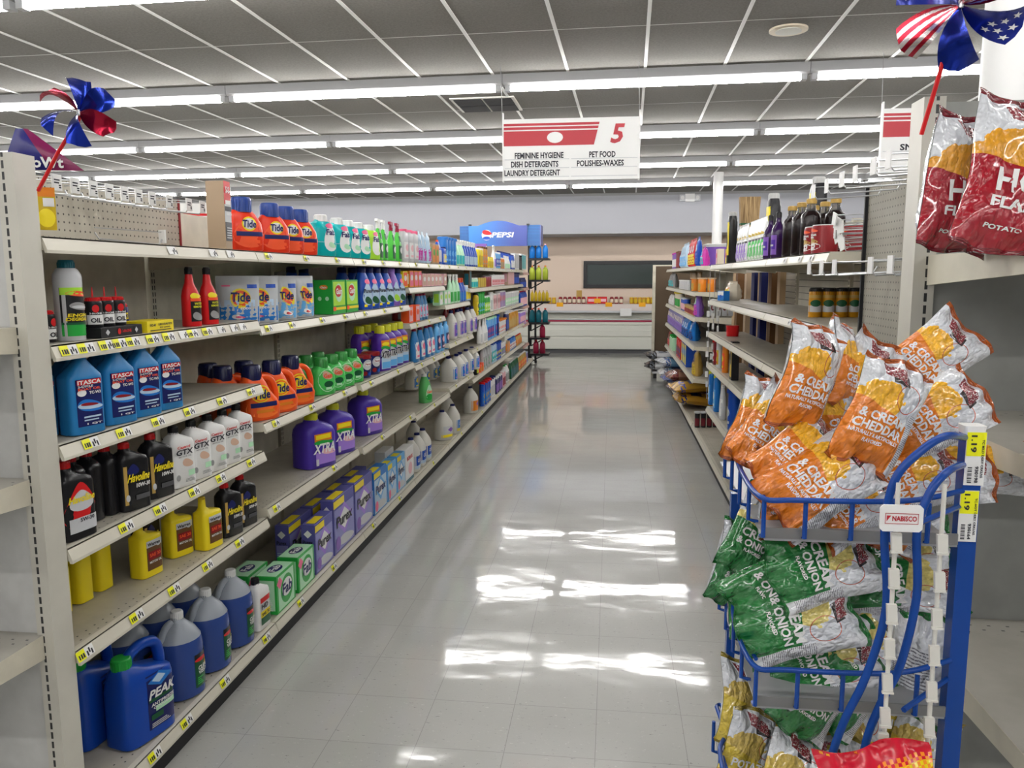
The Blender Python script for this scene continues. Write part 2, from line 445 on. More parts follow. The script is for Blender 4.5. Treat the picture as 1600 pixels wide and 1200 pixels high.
sign('aisle_sign', 1.985, 6.42, 'white and red hanging aisle sign half hidden behind the right shelf post',
     [('SNACKS', .13, .42), ('COOKIES', .2, .47)], [], None)
# ---------------------------------------------------------------- columns
def column(x, y, rr, label):
    g = G(); g.cyl(x, y, 0, CEIL, rr, 28)
    tag(g.make('column', M('white', 0.35), smooth=60), label, 'column')
column(1.225, 2.78, .074, 'thick white round column rising behind the red chip bags')
column(1.66, 13.25, .078, 'slender white round column behind the far right shelving')
# ================================================================ SHELVING
BG = 'beige'
m_bg = M(BG, 0.42, 0, 'worn'); m_rail = M((0.6, 0.57, 0.48), 0.35)
def deck_mat(name, xf, sgn):
    m, nt, b = new_mat(name); N = NT(m); x, y, z, P = N.pos()
    d = N.mul(N.add(x, -xf), sgn)            # distance in from the front edge
    row = N.math('FLOOR', N.math('DIVIDE', d, 0.024))
    yy = N.add(N.math('DIVIDE', y, 0.038), N.mul(row, 0.5))
    cy = N.math('ABSOLUTE', N.add(N.frac(yy), -0.5)); cx = N.math('ABSOLUTE', N.add(N.frac(N.math('DIVIDE', d, 0.024)), -0.5))
    hole = N.mul(N.mul(N.lt(cy, 0.085), N.lt(cx, 0.1)), N.band(d, 0.024, 0.072))
    c = N.ramp(N.noise(7, P, 5, 0.6), [(0.3, (0.36, 0.335, 0.275)), (0.65, (0.47, 0.44, 0.37))])
    c = N.mix(hole, c, (0.02, 0.02, 0.02))
    nt.links.new(c, b.inputs['Base Color']); b.inputs['Roughness'].default_value = 0.33
    return m
def peg_mat(name, axis='y', slat=False, dim=1.0):
    m, nt, b = new_mat(name); N = NT(m); x, y, z, P = N.pos(); a = y if axis == 'y' else x
    c = N.ramp(N.noise(4, P, 5, 0.6), [(0.3, tuple(dim * k for k in (0.4, 0.37, 0.3))), (0.65, tuple(dim * k for k in (0.52, 0.49, 0.41)))])
    if slat: msk = N.lt(N.frac(N.math('DIVIDE', z, 0.042)), 0.09)
    else:
        u = N.add(N.frac(N.math('DIVIDE', a, 0.0254)), -0.5); v = N.add(N.frac(N.math('DIVIDE', z, 0.0254)), -0.5)
        msk = N.lt(N.add(N.mul(u, u), N.mul(v, v)), 0.018)
    nt.links.new(N.mix(msk, c, (0.05, 0.045, 0.04)), b.inputs['Base Color']); b.inputs['Roughness'].default_value = 0.6
    return m
def slot_mat(name, axis, centre):
    m, nt, b = new_mat(name); N = NT(m); x, y, z, P = N.pos(); a = x if axis == 'x' else y
    msk = N.mul(N.lt(N.math('ABSOLUTE', N.add(a, -centre)), 0.0033), N.lt(N.frac(N.math('DIVIDE', z, 0.0268)), 0.7))
    c = N.ramp(N.noise(6, P, 4), [(0.35, (0.5, 0.48, 0.42)), (0.65, (0.56, 0.54, 0.47))])
    nt.links.new(N.mix(msk, c, (0.015, 0.015, 0.015)), b.inputs['Base Color']); b.inputs['Roughness'].default_value = 0.4
    return m
m_peg = peg_mat('pegboard_face'); m_peg2 = peg_mat('pegboard_face_dimmed', dim=.62); m_slat = peg_mat('slatted_back', slat=True)  # second pegboard: same face, darkened in colour for the dimmer right side
m_upL = slot_mat('upright_slots_left', 'y', 0)
m_dk = {-1: deck_mat('shelf_deck_left', -1.425, -1.0), 1: deck_mat('shelf_deck_right', 0.835, 1.0)}
m_plain = M((0.43, 0.4, 0.335), 0.33, 0, 'worn')
m_kick = M('black', 0.6)
PT = M('tagyellow', 0.5); PW = M('white', 0.5)
def price_tag(parent, xf, y, z, s, w=.034, h=.024, both=True):
    """yellow and white shelf tag slid in the price rail; s is -1 on the left run, +1 on the right"""
    g = G(); X = xf - s * .0135; Xb = xf - s * .0015; d = -s
    # the rail leans; tag lies 1 mm proud of it
    def q(ya, yb, mi, k=0.0):
        g.quad([(X + d * k, y + ya, z - .034 + .004), (X + d * k, y + yb, z - .034 + .004), (Xb + d * (.002 + k), y + yb, z - .004), (Xb + d * (.002 + k), y + ya, z - .004)], mi)
    if both: q(-w, -.001, 0); q(-.001, w, 1)
    else: q(-w * .7, w * .7, 1)
    for i in range(3):
        ya = .004 + .009 * i
        zt = z - .028 + .006 * (i % 2)
        f = lambda zz: X + (Xb + d * .002 - X) * ((zz - (z - .03)) / .026) + d * .0006
        g.quad([(f(zt), y + ya, zt), (f(zt), y + ya + .006, zt), (f(zt + .013), y + ya + .006, zt + .013), (f(zt + .013), y + ya, zt + .013)], 2)
    if both:
        zt = z - .026; f = lambda zz: X + (Xb + d * .002 - X) * ((zz - (z - .03)) / .026) + d * .0006
        for a, b in ((-.028, -.0235), (-.02, -.0135), (-.0115, -.005)):
            g.quad([(f(zt), y + a, zt), (f(zt), y + b, zt), (f(zt + .012), y + b, zt + .012), (f(zt + .012), y + a, zt + .012)], 2)
    g.make('price_tag', [PT, PW, M('ink', 0.6)], parent)
def shelf(parent, s, xf, xb, y0, y1, z, tags=(), holes=False, railm=None, name='shelf', steep=False):
    """s=-1 left run (front faces +X), s=+1 right run (front faces -X)"""
    e = .004; y0 += e; y1 -= e; d = -s
    g = G(); x0, x1 = sorted((xf, xb))
    g.box(x0, x1, y0, y1, z - .006, z)                         # deck
    for ya in (y0, y1 - .003):                                 # end brackets, deeper toward the back
        g.loft([[(xf, yq, z - .035), (xb, yq, z - .075), (xb, yq, z - .0003), (xf, yq, z - .0003)] for yq in (ya - .0008, ya + .0038)], 1)
    xa = xf + s * .02
    o = g.make(name, [m_dk[s] if holes else m_plain, m_bg], parent)
    # price rail: small top lip, face leaning outward at the bottom, return lip
    r = G(); prof = [(xa, z + .0004), (xf, z + .0004), (xf, z - .004), (xf + d * .012, z - .034), (xf + d * .012, z - .042), (xf + d * .004, z - .042), (xf - d * .006, z - .006), (xa, z - .004)]
    r.loft([[(px, yy, pz) for px, pz in prof] for yy in (y0, y1)])
    r.make('price_rail', railm or m_rail, o)
    for t in [q for q in tags if y0 < (q[0] if isinstance(q, tuple) else q) < y1]:
        if isinstance(t, tuple): price_tag(o, xf, t[0], z, s, both=False)
        else: price_tag(o, xf, t, z, s)
    return o
def bay(s, y0, y1, label, shelves, xb, xk, xbase, ztop, zb=.118, back=None, base_tags=(), kick=True, sxb=None):
    sxb = sxb or xb - s * .012
    r = empty('shelving_bay', (0, 0, 0), 0, label, 'shelving', 'bays of the %s shelving run' % ('left' if s < 0 else 'right'))
    x0, x1 = sorted((xb, xb + s * .012))
    bx('back_panel', back or m_bg, x0, x1, y0 + .015, y1 - .015, .05, ztop, r)
    for yy, nm in ((y0, 'upright'),):
        a, b = sorted((xb - s * .012, xb + s * .03))
        yy += .019; g = G().box(a, b, yy - .018, yy + .018, 0, ztop + .01); g.make(nm, m_bg, r)
        g = G()
        for k in range(int((ztop - .3) / .0268)):
            zz = .25 + .0268 * k; xx = xb - s * .0128
            for o_ in (-.008, .008):
                g.quad([(xx, yy + o_ - .003, zz), (xx, yy + o_ + .003, zz), (xx, yy + o_ + .003, zz + .018), (xx, yy + o_ - .003, zz + .018)])
        g.make('slot_strip', M('black', 0.7), r)
    for sh in shelves: shelf(r, s, sh[0], sxb, y0, y1, sh[1], sh[2] if len(sh) > 2 else (), sh[3] if len(sh) > 3 else False)
    o = shelf(r, s, xbase, xb - s * .012, y0, y1, zb, base_tags, True, name='base_deck')
    if kick:
        a, b = sorted((xk, xk + s * .02)); bx('kick_plate', m_kick, a, b, y0, y1, 0, zb - .04, r)
    return r
def tg(a, b, n): return [a + (b - a) * (k + .5) / n for k in range(n)]
XBL = -1.9
LB = [1.87 + 1.22 * k for k in range(10)]
TOPZ = 1.692
near_lab = ['first bay of the left shelving, next to the end post, with motor oil', 'second bay of the left shelving, with orange detergent bottles', 'third bay of the left shelving, with tall box detergents',
            'fourth bay of the left shelving, with the empty shelf end', 'fifth bay of the left shelving, with bleach jugs', 'sixth bay of the left shelving, with yellow and green cleaners',
            'seventh bay of the left shelving, with white cleaner bottles', 'eighth bay of the left shelving, near the drink rack', 'ninth and farthest long bay of the left shelving']
SH = {
    0: [(-1.43, TOPZ, [(2.46,), (2.73,), (2.86,)]), (-1.43, 1.415, [1.93, 2.0, 2.09, 2.15, 2.215, 2.32, 2.41, (2.5,), 2.56, 2.66, (2.76,), (2.86,), (2.93,)]), (-1.43, 1.153, [1.99, 2.14, 2.32, 2.51, 2.74, 2.98]), (-1.43, .872, [2.12, 2.3, 2.51, 2.7, 2.95], True), (-1.43, .584, [1.9, 2.14, 2.35, 2.57, 2.82], True)],
    1: [(-1.43, TOPZ, [3.2, 3.62, 4.05]), (-1.43, 1.393, [3.17, 3.42, 3.8, 4.15]), (-1.43, .985, [3.2, 3.62, 4.1]), (-1.43, .62, [3.17, 3.9], True)],
    2: [(-1.43, TOPZ, [4.5, 4.9, 5.3]), (-1.43, 1.393, [4.5, 4.9, 5.3]), (-1.405, .985, [4.5, 5.1]), (-1.405, .62, [4.7, 5.4], True)],
    3: [(-1.43, TOPZ, tg(5.55, 6.75, 3)), (-1.43, 1.512), (-1.43, 1.256, tg(5.55, 6.75, 3)), (-1.40, .958, tg(5.55, 6.75, 3)), (-1.40, .59, tg(5.55, 6.75, 1))],
    4: [(-1.43, TOPZ, tg(6.75, 7.97, 3)), (-1.43, 1.345), (-1.40, 1.01, tg(6.75, 7.97, 2)), (-1.40, .618, tg(6.75, 7.97, 2))],
}
for k in (5, 6, 7, 8): SH[k] = [(-1.43, TOPZ, tg(LB[k], LB[k + 1], 2)), (-1.43, 1.468), (-1.43, 1.168, tg(LB[k], LB[k + 1], 2)), (-1.41, .845, tg(LB[k], LB[k + 1], 2)), (-1.41, .538)]
for k in range(9):
    bay(-1, LB[k], LB[k + 1], near_lab[k], SH[k], XBL, -1.43, -1.415, 1.87 if k else 1.87, base_tags={0: [1.98, 2.16, 2.35, 2.62, 2.98], 1: [3.35, 3.8], 2: [4.5, 5.1]}.get(k, []) or tg(LB[k], LB[k + 1], 1))
# far end unit with pinkish rails
r = empty('shelving_bay', (0, 0, 0), 0, 'short end unit with pinkish price rails at the far end of the left shelving', 'shelving', 'bays of the left shelving run')
bx('back_panel', m_bg, -1.9, -1.888, 12.87, 14.05, .05, 1.87, r)
for z in (1.655, 1.4, 1.1, .8, .45): shelf(r, -1, -1.43, -1.888, 12.87, 13.75, z, railm=M((0.5, 0.3, 0.25), 0.5))
shelf(r, -1, -1.415, -1.888, 12.87, 14.3, .118, name='base_deck'); bx('kick_plate', m_kick, -1.45, -1.43, 12.87, 14.3, 0, .078, r)
# other side of the left gondola (seen past its top)
r = empty('shelving_bay', (0, 0, 0), 0, 'rear side of the left shelving, seen over its top', 'shelving')
bx('back_panel', m_bg, -1.96, -1.935, 3.1, 13.5, .05, 1.87, r)
bx('top_shelf', m_plain, -2.4, -1.955, 1.95, 13.5, 1.66, 1.68, r)
r = empty('promo_banner', (-2.25, 4.15, 1.68), .25, 'small white banner with a red line seen over the first top shelf', 'banner')
bx('card', M('white', .5), -.1, .1, -.004, .004, 0, .31, r); bx('red_line', M('red', .5), -.1, .1, -.006, -.004, .24, .252, r)
# pegboard display panel standing on the top shelf line of bay one
r = empty('pegboard_display', (0, 0, 0), 0, 'perforated pegboard panel above the top shelf at upper left', 'pegboard')
bx('board', m_peg, -1.76, -1.75, 1.92, 3.09, TOPZ + .003, 1.9, r)
bx('edge_strip', M('dred', 0.5), -1.765, -1.745, 3.09, 3.1, TOPZ + .003, 1.9, r)
bx('top_rail', M('dgrey', 0.5), -1.765, -1.748, 1.92, 3.09, 1.9, 1.907, r)
# ---------------------------------------------------------------- right run
XBR = 1.25
RB = [3.16, 4.38, 5.60, 6.82, 8.04, 9.26]
R_near = [(.815, 1.675, [(3.4,), (3.6,), (3.9,)]), (.815, 1.392, [(3.75,)]), (.815, 1.122), (.815, .86), (.815, .49)]
rl = ['first shelved bay of the right run, with dark syrup bottles on top', 'second shelved bay of the right run, mostly empty', 'third shelved bay of the right run, with long boards standing inside']
for k in range(3):
    bay(1, RB[k], RB[k + 1], rl[k], R_near, XBR, .83, .828, 1.87 if k < 2 else 1.66, zb=.1, back=m_slat, sxb=1.1 if k == 2 else None)
R_far = [(.83, 1.685), (.83, 1.425), (.83, 1.17), (.83, .88), (.83, .55)]
bay(1, 6.82, 8.10, 'fourth bay of the right run, a pegboard bay with boards standing in it', [], XBR + .03, .83, .828, 1.66, zb=.1, back=m_peg2)
FB = [8.12, 9.34, 10.56, 11.78, 12.42]
rl = ['fifth bay of the right run, the nearest with pet food', 'sixth bay of the right run, second with pet food', 'seventh bay of the right run, third with pet food', 'narrow last bay of the right run, beside the brown partition']
for k in range(4):
    bay(1, FB[k], FB[k + 1], rl[k], R_far, XBR + .03, .83, .828, 1.66, zb=.1)
bx('back_panel', m_bg, 1.32, 1.335, 3.2, 12.4, .05, 1.66, tag(empty('shelving_bay', (0, 0, 0)), 'rear side of the right shelving, hidden from the aisle', 'shelving'))
# brown end panel at the far end
r = empty('end_partition', (0, 0, 0), 0, 'brown panel with beige edge post at the far end of the right shelving', 'end panel')
bx('panel', M((0.09, 0.06, 0.035), 0.6), .69, 1.9, 12.95, 12.97, .12, 1.74, r)
bx('edge_post', m_bg, .645, .69, 12.93, 13.01, 0, 1.76, r); bx('top_cap', m_bg, .69, 1.9, 12.945, 12.975, 1.74, 1.76, r)
# pegboard bay nearest on the right
r = empty('pegboard_bay', (0, 0, 0), 0, 'tall perforated pegboard bay between the end post and the right shelves', 'pegboard')
bx('board', m_peg2, .94, .95, 1.96, 3.15, .12, 1.91, r)
bx('edge_strip', M('black', 0.5), .928, .952, 3.145, 3.157, .12, 1.915, r)
bx('base_deck', m_plain, .83, .94, 1.96, 3.15, .07, .1, r); bx('kick_plate', m_kick, .83, .85, 1.96, 3.15, 0, .07, r)
bx('filler_panel', m_bg, .952, 1.1, 3.147, 3.156, .12, 1.6, r)
# ================================================================ END CAPS facing the camera
def endcap(s, x_in, x_out, yp, ztop, shelves, label, depth):
    """post on the aisle edge, grey back panel, shelves toward the camera"""
    r = empty('end_shelving', (0, 0, 0), 0, label, 'shelving')
    a, b = sorted((x_in, x_in + s * .045))
    xc = x_in + s * .028
    mm = slot_mat('end_post_slots_%s' % ('left' if s < 0 else 'right'), 'x', xc)
    g = G().box(a, b, yp, yp + .075, 0, ztop)
    g.make('end_post', mm, r)
    a, b = sorted((x_in + s * .046, x_out)); bx('back_panel', M((0.56, 0.56, 0.54) if s < 0 else (0.33, 0.335, 0.315), 0.5, 0, 'worn'), a, b, yp + .012, yp + .03, .05, ztop - .01, r)  # right panel painted darker, standing in for the weaker light there
    for (z, dp, hol) in shelves:
        x0, x1 = sorted((x_in + s * .03, x_out)); yf = yp - dp; g = G()
        g.box(x0, x1, yf, yp + .01, z - .006, z)
        for xa in (x0, x1 - .004):
            g.loft([[(xq, yf, z - .038), (xq, yp, z - .066), (xq, yp, z - .0003), (xq, yf, z - .0003)] for xq in (xa - .001, xa + .005)], 1)
        m2, nt, bb = new_mat('end_shelf_deck'); N = NT(m2); X, Y, Z, P = N.pos()
        row = N.math('FLOOR', N.math('DIVIDE', Y, 0.024)); c1 = N.math('ABSOLUTE', N.add(N.frac(N.add(N.math('DIVIDE', X, 0.04), N.mul(row, .5))), -.5)); c2 = N.math('ABSOLUTE', N.add(N.frac(N.math('DIVIDE', Y, .024)), -.5))
        hole = N.mul(N.mul(N.lt(c1, .09), N.lt(c2, .1)), N.band(Y, yp - .075, yp - .02)) if hol else None
        c = N.ramp(N.noise(7, P, 5, .6), [(.3, (.34, .325, .28)), (.65, (.42, .4, .355))])
        if hol: c = N.mix(hole, c, (.03, .03, .03))
        nt.links.new(c, bb.inputs['Base Color']); bb.inputs['Roughness'].default_value = .4
        o = g.make('shelf', [m2, m_bg], r)
        pr = [(yf + .02, z + .0004), (yf, z + .0004), (yf, z - .004), (yf - .012, z - .034), (yf - .012, z - .042), (yf - .004, z - .042), (yf + .006, z - .006), (yf + .02, z - .004)]
        G().loft([[(xx, py, pz) for py, pz in pr] for xx in (x0, x1)]).make('price_rail', m_rail, o)
    return r
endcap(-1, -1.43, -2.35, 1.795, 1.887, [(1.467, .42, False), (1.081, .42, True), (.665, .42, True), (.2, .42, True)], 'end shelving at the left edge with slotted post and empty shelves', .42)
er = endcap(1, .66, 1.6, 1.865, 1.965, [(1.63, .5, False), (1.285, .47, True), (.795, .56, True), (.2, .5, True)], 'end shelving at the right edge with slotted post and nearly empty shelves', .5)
# ================================================================ PRODUCTS
def ring(z, hx, hy, cx=0, cy=0, p=4, n=20):
    out = []
    for k in range(n):
        a = 2 * PI * (k + .5) / n; c, s = math.cos(a), math.sin(a)
        out.append((cx + hx * math.copysign(abs(c) ** (2 / p), c), cy + hy * math.copysign(abs(s) ** (2 / p), s), z))
    return out
PROF = {   # (height fraction, half width fraction, half depth fraction, centre shift in half widths, superellipse power)
    'oil': [(0, .93, .9, 0, 5), (.012, 1, 1, 0, 5), (.66, 1, 1, 0, 5), (.70, .97, .96, 0, 5), (.84, .42, .62, .05, 4), (.875, .34, .56, .05, 2.4), (.93, .32, .54, .05, 2)],
    'slant': [(0, .93, .9, 0, 5), (.012, 1, 1, 0, 5), (.70, 1, 1, 0, 5), (.76, .93, .96, -.06, 5), (.83, .55, .7, -.28, 4), (.86, .32, .56, -.34, 2.4), (.9, .31, .54, -.34, 2)],
    'flask': [(0, .93, .9, 0, 5), (.012, 1, 1, 0, 5), (.66, 1, 1, 0, 5), (.70, .95, .95, -.05, 5), (.74, .45, .6, -.4, 4), (.80, .26, .42, -.5, 2.4), (.95, .24, .4, -.5, 2)],
    'taper': [(0, .96, .96, 0, 3), (.01, 1, 1, 0, 3), (.5, .98, .98, 0, 3), (.6, .82, .85, -.08, 2.6), (.72, .5, .6, -.12, 2.2), (.88, .36, .45, -.12, 2), (.9, .36, .45, -.12, 2)],
    'tide': [(0, .8, .9, .0, 3.5), (.02, .9, 1, .0, 3.5), (.22, .98, 1, .0, 3.5), (.36, .88, 1, -.08, 3.2), (.5, .7, .96, -.26, 3), (.66, .58, .86, -.36, 2.8), (.74, .5, .72, -.4, 2.4), (.77, .45, .64, -.42, 2)],
    'gainp': [(0, .84, .9, 0, 3.2), (.02, .94, 1, 0, 3.2), (.3, 1, 1, 0, 3.2), (.5, .94, .96, -.02, 3), (.66, .72, .86, -.1, 2.6), (.74, .55, .7, -.12, 2.2), (.77, .45, .6, -.12, 2)],
    'xtra': [(0, .94, .94, 0, 4), (.015, 1, 1, 0, 4), (.62, 1, 1, -.0, 4), (.72, .94, .95, -.04, 3.4), (.8, .72, .8, -.12, 2.8), (.84, .42, .5, -.14, 2.2), (.88, .38, .44, -.14, 2)],
    'fabb': [(0, .84, .9, 0, 3.2), (.02, .92, 1, 0, 3.2), (.3, 1, 1, 0, 3.2), (.6, .9, .96, -.04, 3), (.78, .78, .88, -.08, 2.8), (.83, .5, .62, -.08, 2.2), (.86, .46, .56, -.08, 2)],
    'tall': [(0, .88, .92, 0, 3.2), (.02, .96, 1, 0, 3.2), (.35, 1, 1, 0, 3.2), (.6, .78, .9, -.1, 3), (.76, .56, .72, -.18, 2.6), (.84, .42, .6, -.2, 2.2), (.87, .4, .58, -.2, 2)],
    'round': [(0, .9, .9, 0, 2), (.02, 1, 1, 0, 2.1), (.58, 1, 1, 0, 2.1), (.68, .95, .95, 0, 2), (.78, .72, .72, 0, 2), (.86, .4, .4, 0, 2), (.9, .27, .27, 0, 2), (.93, .26, .26, 0, 2)],
    'jug': [(0, .92, .92, 0, 2.8), (.02, 1, 1, 0, 2.8), (.52, 1, 1, 0, 2.8), (.6, .95, .95, 0, 2.6), (.72, .74, .74, -.06, 2.4), (.85, .36, .42, -.12, 2), (.9, .28, .34, -.12, 2)],
    'peak': [(0, .9, .88, 0, 4.5), (.02, 1, 1, 0, 4.5), (.62, 1, 1, 0, 4.5), (.7, .97, .96, 0, 4), (.8, .5, .8, -.42, 3), (.86, .3, .5, -.58, 2.4), (.88, .26, .42, -.6, 2)],
    'can': [(0, .95, .95, 0, 2), (.01, 1, 1, 0, 2), (.78, 1, 1, 0, 2), (.82, .97, .97, 0, 2), (.88, .76, .76, 0, 2), (.9, .6, .6, 0, 2)],
    'cyl': [(0, .97, .97, 0, 2), (.01, 1, 1, 0, 2), (.86, 1, 1, 0, 2), (.88, .97, .97, 0, 2)],
    'tub': [(0, .84, .84, 0, 3), (.02, .88, .88, 0, 3), (.8, 1, 1, 0, 3), (.82, 1, 1, 0, 3)],
    'spray': [(0, .92, .92, 0, 3), (.015, 1, 1, 0, 3), (.4, .96, 1, 0, 3), (.52, .7, .85, 0, 2.6), (.62, .62, .7, 0, 2.4), (.72, .36, .42, 0, 2), (.78, .3, .34, 0, 2)],
    'wine': [(0, .95, .95, 0, 2), (.01, 1, 1, 0, 2), (.55, 1, 1, 0, 2), (.64, .9, .9, 0, 2), (.74, .5, .5, 0, 2), (.8, .36, .36, 0, 2), (.92, .34, .34, 0, 2)],
    'syr': [(0, .95, .95, 0, 2), (.01, 1, 1, 0, 2), (.66, 1, 1, 0, 2), (.72, .93, .93, 0, 2), (.78, .58, .58, 0, 2), (.83, .46, .46, 0, 2), (.93, .44, .44, 0, 2)],
    'squat': [(0, .92, .92, 0, 3), (.02, 1, 1, 0, 3), (.74, 1, 1, 0, 3), (.82, .9, .9, 0, 2.6), (.86, .8, .8, 0, 2.2)],
}
def surf_of(prof, w, d, h):
    P = PROF[prof]
    def f(x, z):
        t = z / h
        for k in range(len(P) - 1):
            if t <= P[k + 1][0]: break
        a, b = P[k], P[k + 1]; q = 0 if b[0] == a[0] else max(0, min(1, (t - a[0]) / (b[0] - a[0])))
        L = [a[i] + (b[i] - a[i]) * q for i in range(5)]
        hx, hy, cx, p = L[1] * w / 2, L[2] * d / 2, L[3] * w / 2, L[4]
        u = min(.985, abs((x - cx) / hx)); return -hy * (1 - u ** p) ** (1 / p)
    return f
def decorate(r, fn, w, h, labels, texts, bend=1.0, name='label'):
    """labels (x0,x1,z0,z1,colour[,shape]) and texts (s,x0,x1,z0,z1,colour[,shear,vertical]) in fractions of width and height"""
    if not labels and not texts: return
    g = G(); cols = []
    def mi(c):
        if c not in cols: cols.append(c)
        return cols.index(c)
    for k, L in enumerate(labels):
        off = .0007 + .0005 * k
        add_patch(g, lambda x, z: (x, fn(x, z) - off, z), L[0] * w, L[1] * w, L[2] * h, L[3] * h, mi(L[4]), L[5] if len(L) > 5 else 'rect', 8, 5)
    lab = g.make(name, [M(c, .35) for c in cols], r, smooth=40) if g.v else r
    if texts:
        g = G(); cols = []; off2 = .0009 + .0005 * len(labels)
        for T in texts:
            add_text(g, T[0], lambda x, z: (x, fn(x, z) - off2 - .0004, z), T[1] * w, T[2] * w, T[3] * h, T[4] * h, mi(T[5]), T[6] if len(T) > 6 else 0, T[7] if len(T) > 7 else 0)
        g.make('lettering', [M(c, .4) for c in cols], lab)
def fine(x0, x1, z0, z1, n, c):
    """rows of small print as thin strips"""
    return [(x0, x1 - (.04 * (i % 3)), z0 + (z1 - z0) * i / n, z0 + (z1 - z0) * (i + .45) / n, c) for i in range(n)]
def bottle(name, w, d, h, prof, body, cap=None, labels=(), texts=(), handle=None, mat=None, body2=None, hcol=None, trig=None, spout=None, near=(), rough=.28):
    r = empty(name, (0, 0, 0)); P = PROF[prof]; n = 20
    rings = [ring(f[0] * h, f[1] * w / 2, f[2] * d / 2, f[3] * w / 2, 0, f[4], n) for f in P]
    g = G()
    m1 = M(body, rough, 0, mat or '')
    if body2:                     # lower part filled with liquid up to z=body2[1]
        zc = body2[1]; mids = [0 if (P[k][0] + P[k + 1][0]) / 2 < zc else 1 for k in range(len(P) - 1)]
        g.loft(rings, mids=mids); g.make('body', [M(body2[0], .2), M(body, .25, 0, mat or '')], r, smooth=50)
    else:
        g.loft(rings); g.make('body', m1, r, smooth=50)
    top = P[-1]
    if cap:                       # (radius m, height m, colour, kind)
        cr, ch, cc = cap[:3]; cx = top[3] * w / 2; z0 = top[0] * h - ch * .25
        z0 = min(z0, h - ch); g = G(); n2 = 20
        if trig is None:
            g.loft([ring(z0, cr, cr, cx, 0, 2, n2), ring(z0 + ch * .9, cr * .97, cr * .97, cx, 0, 2, n2), ring(z0 + ch, cr * .86, cr * .86, cx, 0, 2, n2)])
            for k in range(0, n2, 1):        # grip ribs
                a = 2 * PI * k / n2; g.box(cx + cr * math.cos(a) - .0007, cx + cr * math.cos(a) + .0007, cr * math.sin(a) - .0007, cr * math.sin(a) + .0007, z0, z0 + ch * .8)
            co = g.make('cap', M(cc, .3, 0, cap[3] if len(cap) > 3 else ''), r, smooth=40)
            if len(cap) > 4:                 # inner spout seen through a clear cap
                G().loft([ring(z0 + .002, cr * .55, cr * .55, cx, 0, 2, 14), ring(z0 + ch * .6, cr * .5, cr * .5, cx, 0, 2, 14)]).make('pour_spout', M(cap[4], .4), co, smooth=40)
    if trig:                      # trigger sprayer
        z0 = top[0] * h; s = h / .27
        g = G(); g.loft([ring(z0 - .01 * s, .014 * s, .014 * s, 0, 0, 2, 14), ring(z0 + .012 * s, .014 * s, .014 * s, 0, 0, 2, 14)])
        g.loft([[(x, y, z) for x, z in ((-.014 * s, z0 + .012 * s), (.016 * s, z0 + .012 * s), (.03 * s, z0 + .03 * s), (.028 * s, z0 + .048 * s), (-.04 * s, z0 + .05 * s), (-.044 * s, z0 + .034 * s), (-.014 * s, z0 + .03 * s))] for y in (-.009 * s, .009 * s)])
        sp = g.make('spray_head', M(trig, .35), r)
        G().tube([(-.022 * s, 0, z0 + .034 * s), (-.03 * s, 0, z0 + .018 * s), (-.026 * s, 0, z0 - .004 * s)], .004 * s, 6).make('trigger', M(trig, .35), sp)
    if spout: G().cyl(top[3] * w / 2, 0, top[0] * h + cap[1] * .6, top[0] * h + cap[1] + spout[0], .003, 8, 0, .0012).make('spout', M(spout[1], .4), r)
    if handle:                    # list of (x fraction, z fraction) points
        pts = spline([(a * w, 0, b * h) for a, b in handle[1:]], 5)
        G().tube(pts, handle[0], 8).make('handle', M(hcol or body, rough, 0, mat or ''), r, smooth=60)
    f = surf_of(prof, w, d, h)
    decorate(r, f, w, h, labels, texts)
    return r
def carton(name, w, d, h, color, labels=(), texts=(), side=(), stext=(), top=(), ttext=(), handle=False, rough=.4):
    r = empty(name, (0, 0, 0))
    e = .0015
    g = G(); g.loft([[(x * (w / 2 - i), y * (d / 2 - i), z) for x, y in ((-1, -1), (1, -1), (1, 1), (-1, 1))] for z, i in ((0, e), (e, 0), (h - e, 0), (h, e))])
    g.make('box_body', M(color, rough), r)
    decorate(r, lambda x, z: -d / 2, w, h, labels, texts, name='front_print')
    if side or stext:             # near side (local -X)
        g = G(); cols = []
        def mi(c):
            if c not in cols: cols.append(c)
            return cols.index(c)
        for k, L in enumerate(side): add_patch(g, lambda x, z: (-w / 2 - .0006 - .0004 * k, -x, z), L[0] * d, L[1] * d, L[2] * h, L[3] * h, mi(L[4]), L[5] if len(L) > 5 else 'rect', 1, 1)
        lo = g.make('side_print', [M(c, .4) for c in cols], r) if g.v else r
        if stext:
            g = G(); cols = []
            for T in stext: add_text(g, T[0], lambda x, z: (-w / 2 - .0012 - .0004 * len(side), -x, z), T[1] * d, T[2] * d, T[3] * h, T[4] * h, mi(T[5]), 0, T[6] if len(T) > 6 else 0)
            g.make('lettering', [M(c, .4) for c in cols], lo)
    if top or ttext:
        g = G(); cols = []
        def mi(c):
            if c not in cols: cols.append(c)
            return cols.index(c)
        for k, L in enumerate(top): add_patch(g, lambda x, y: (x, y, h + .0006 + .0004 * k), L[0] * w, L[1] * w, L[2] * d, L[3] * d, mi(L[4]), L[5] if len(L) > 5 else 'rect', 1, 1)
        lo = g.make('top_print', [M(c, .4) for c in cols], r) if g.v else r
        if ttext:
            g = G(); cols = []
            for T in ttext: add_text(g, T[0], lambda x, y: (x, y, h + .0014 + .0004 * len(top)), T[1] * w, T[2] * w, T[3] * d, T[4] * d, mi(T[5]))
            g.make('lettering', [M(c, .4) for c in cols], lo)
    return r
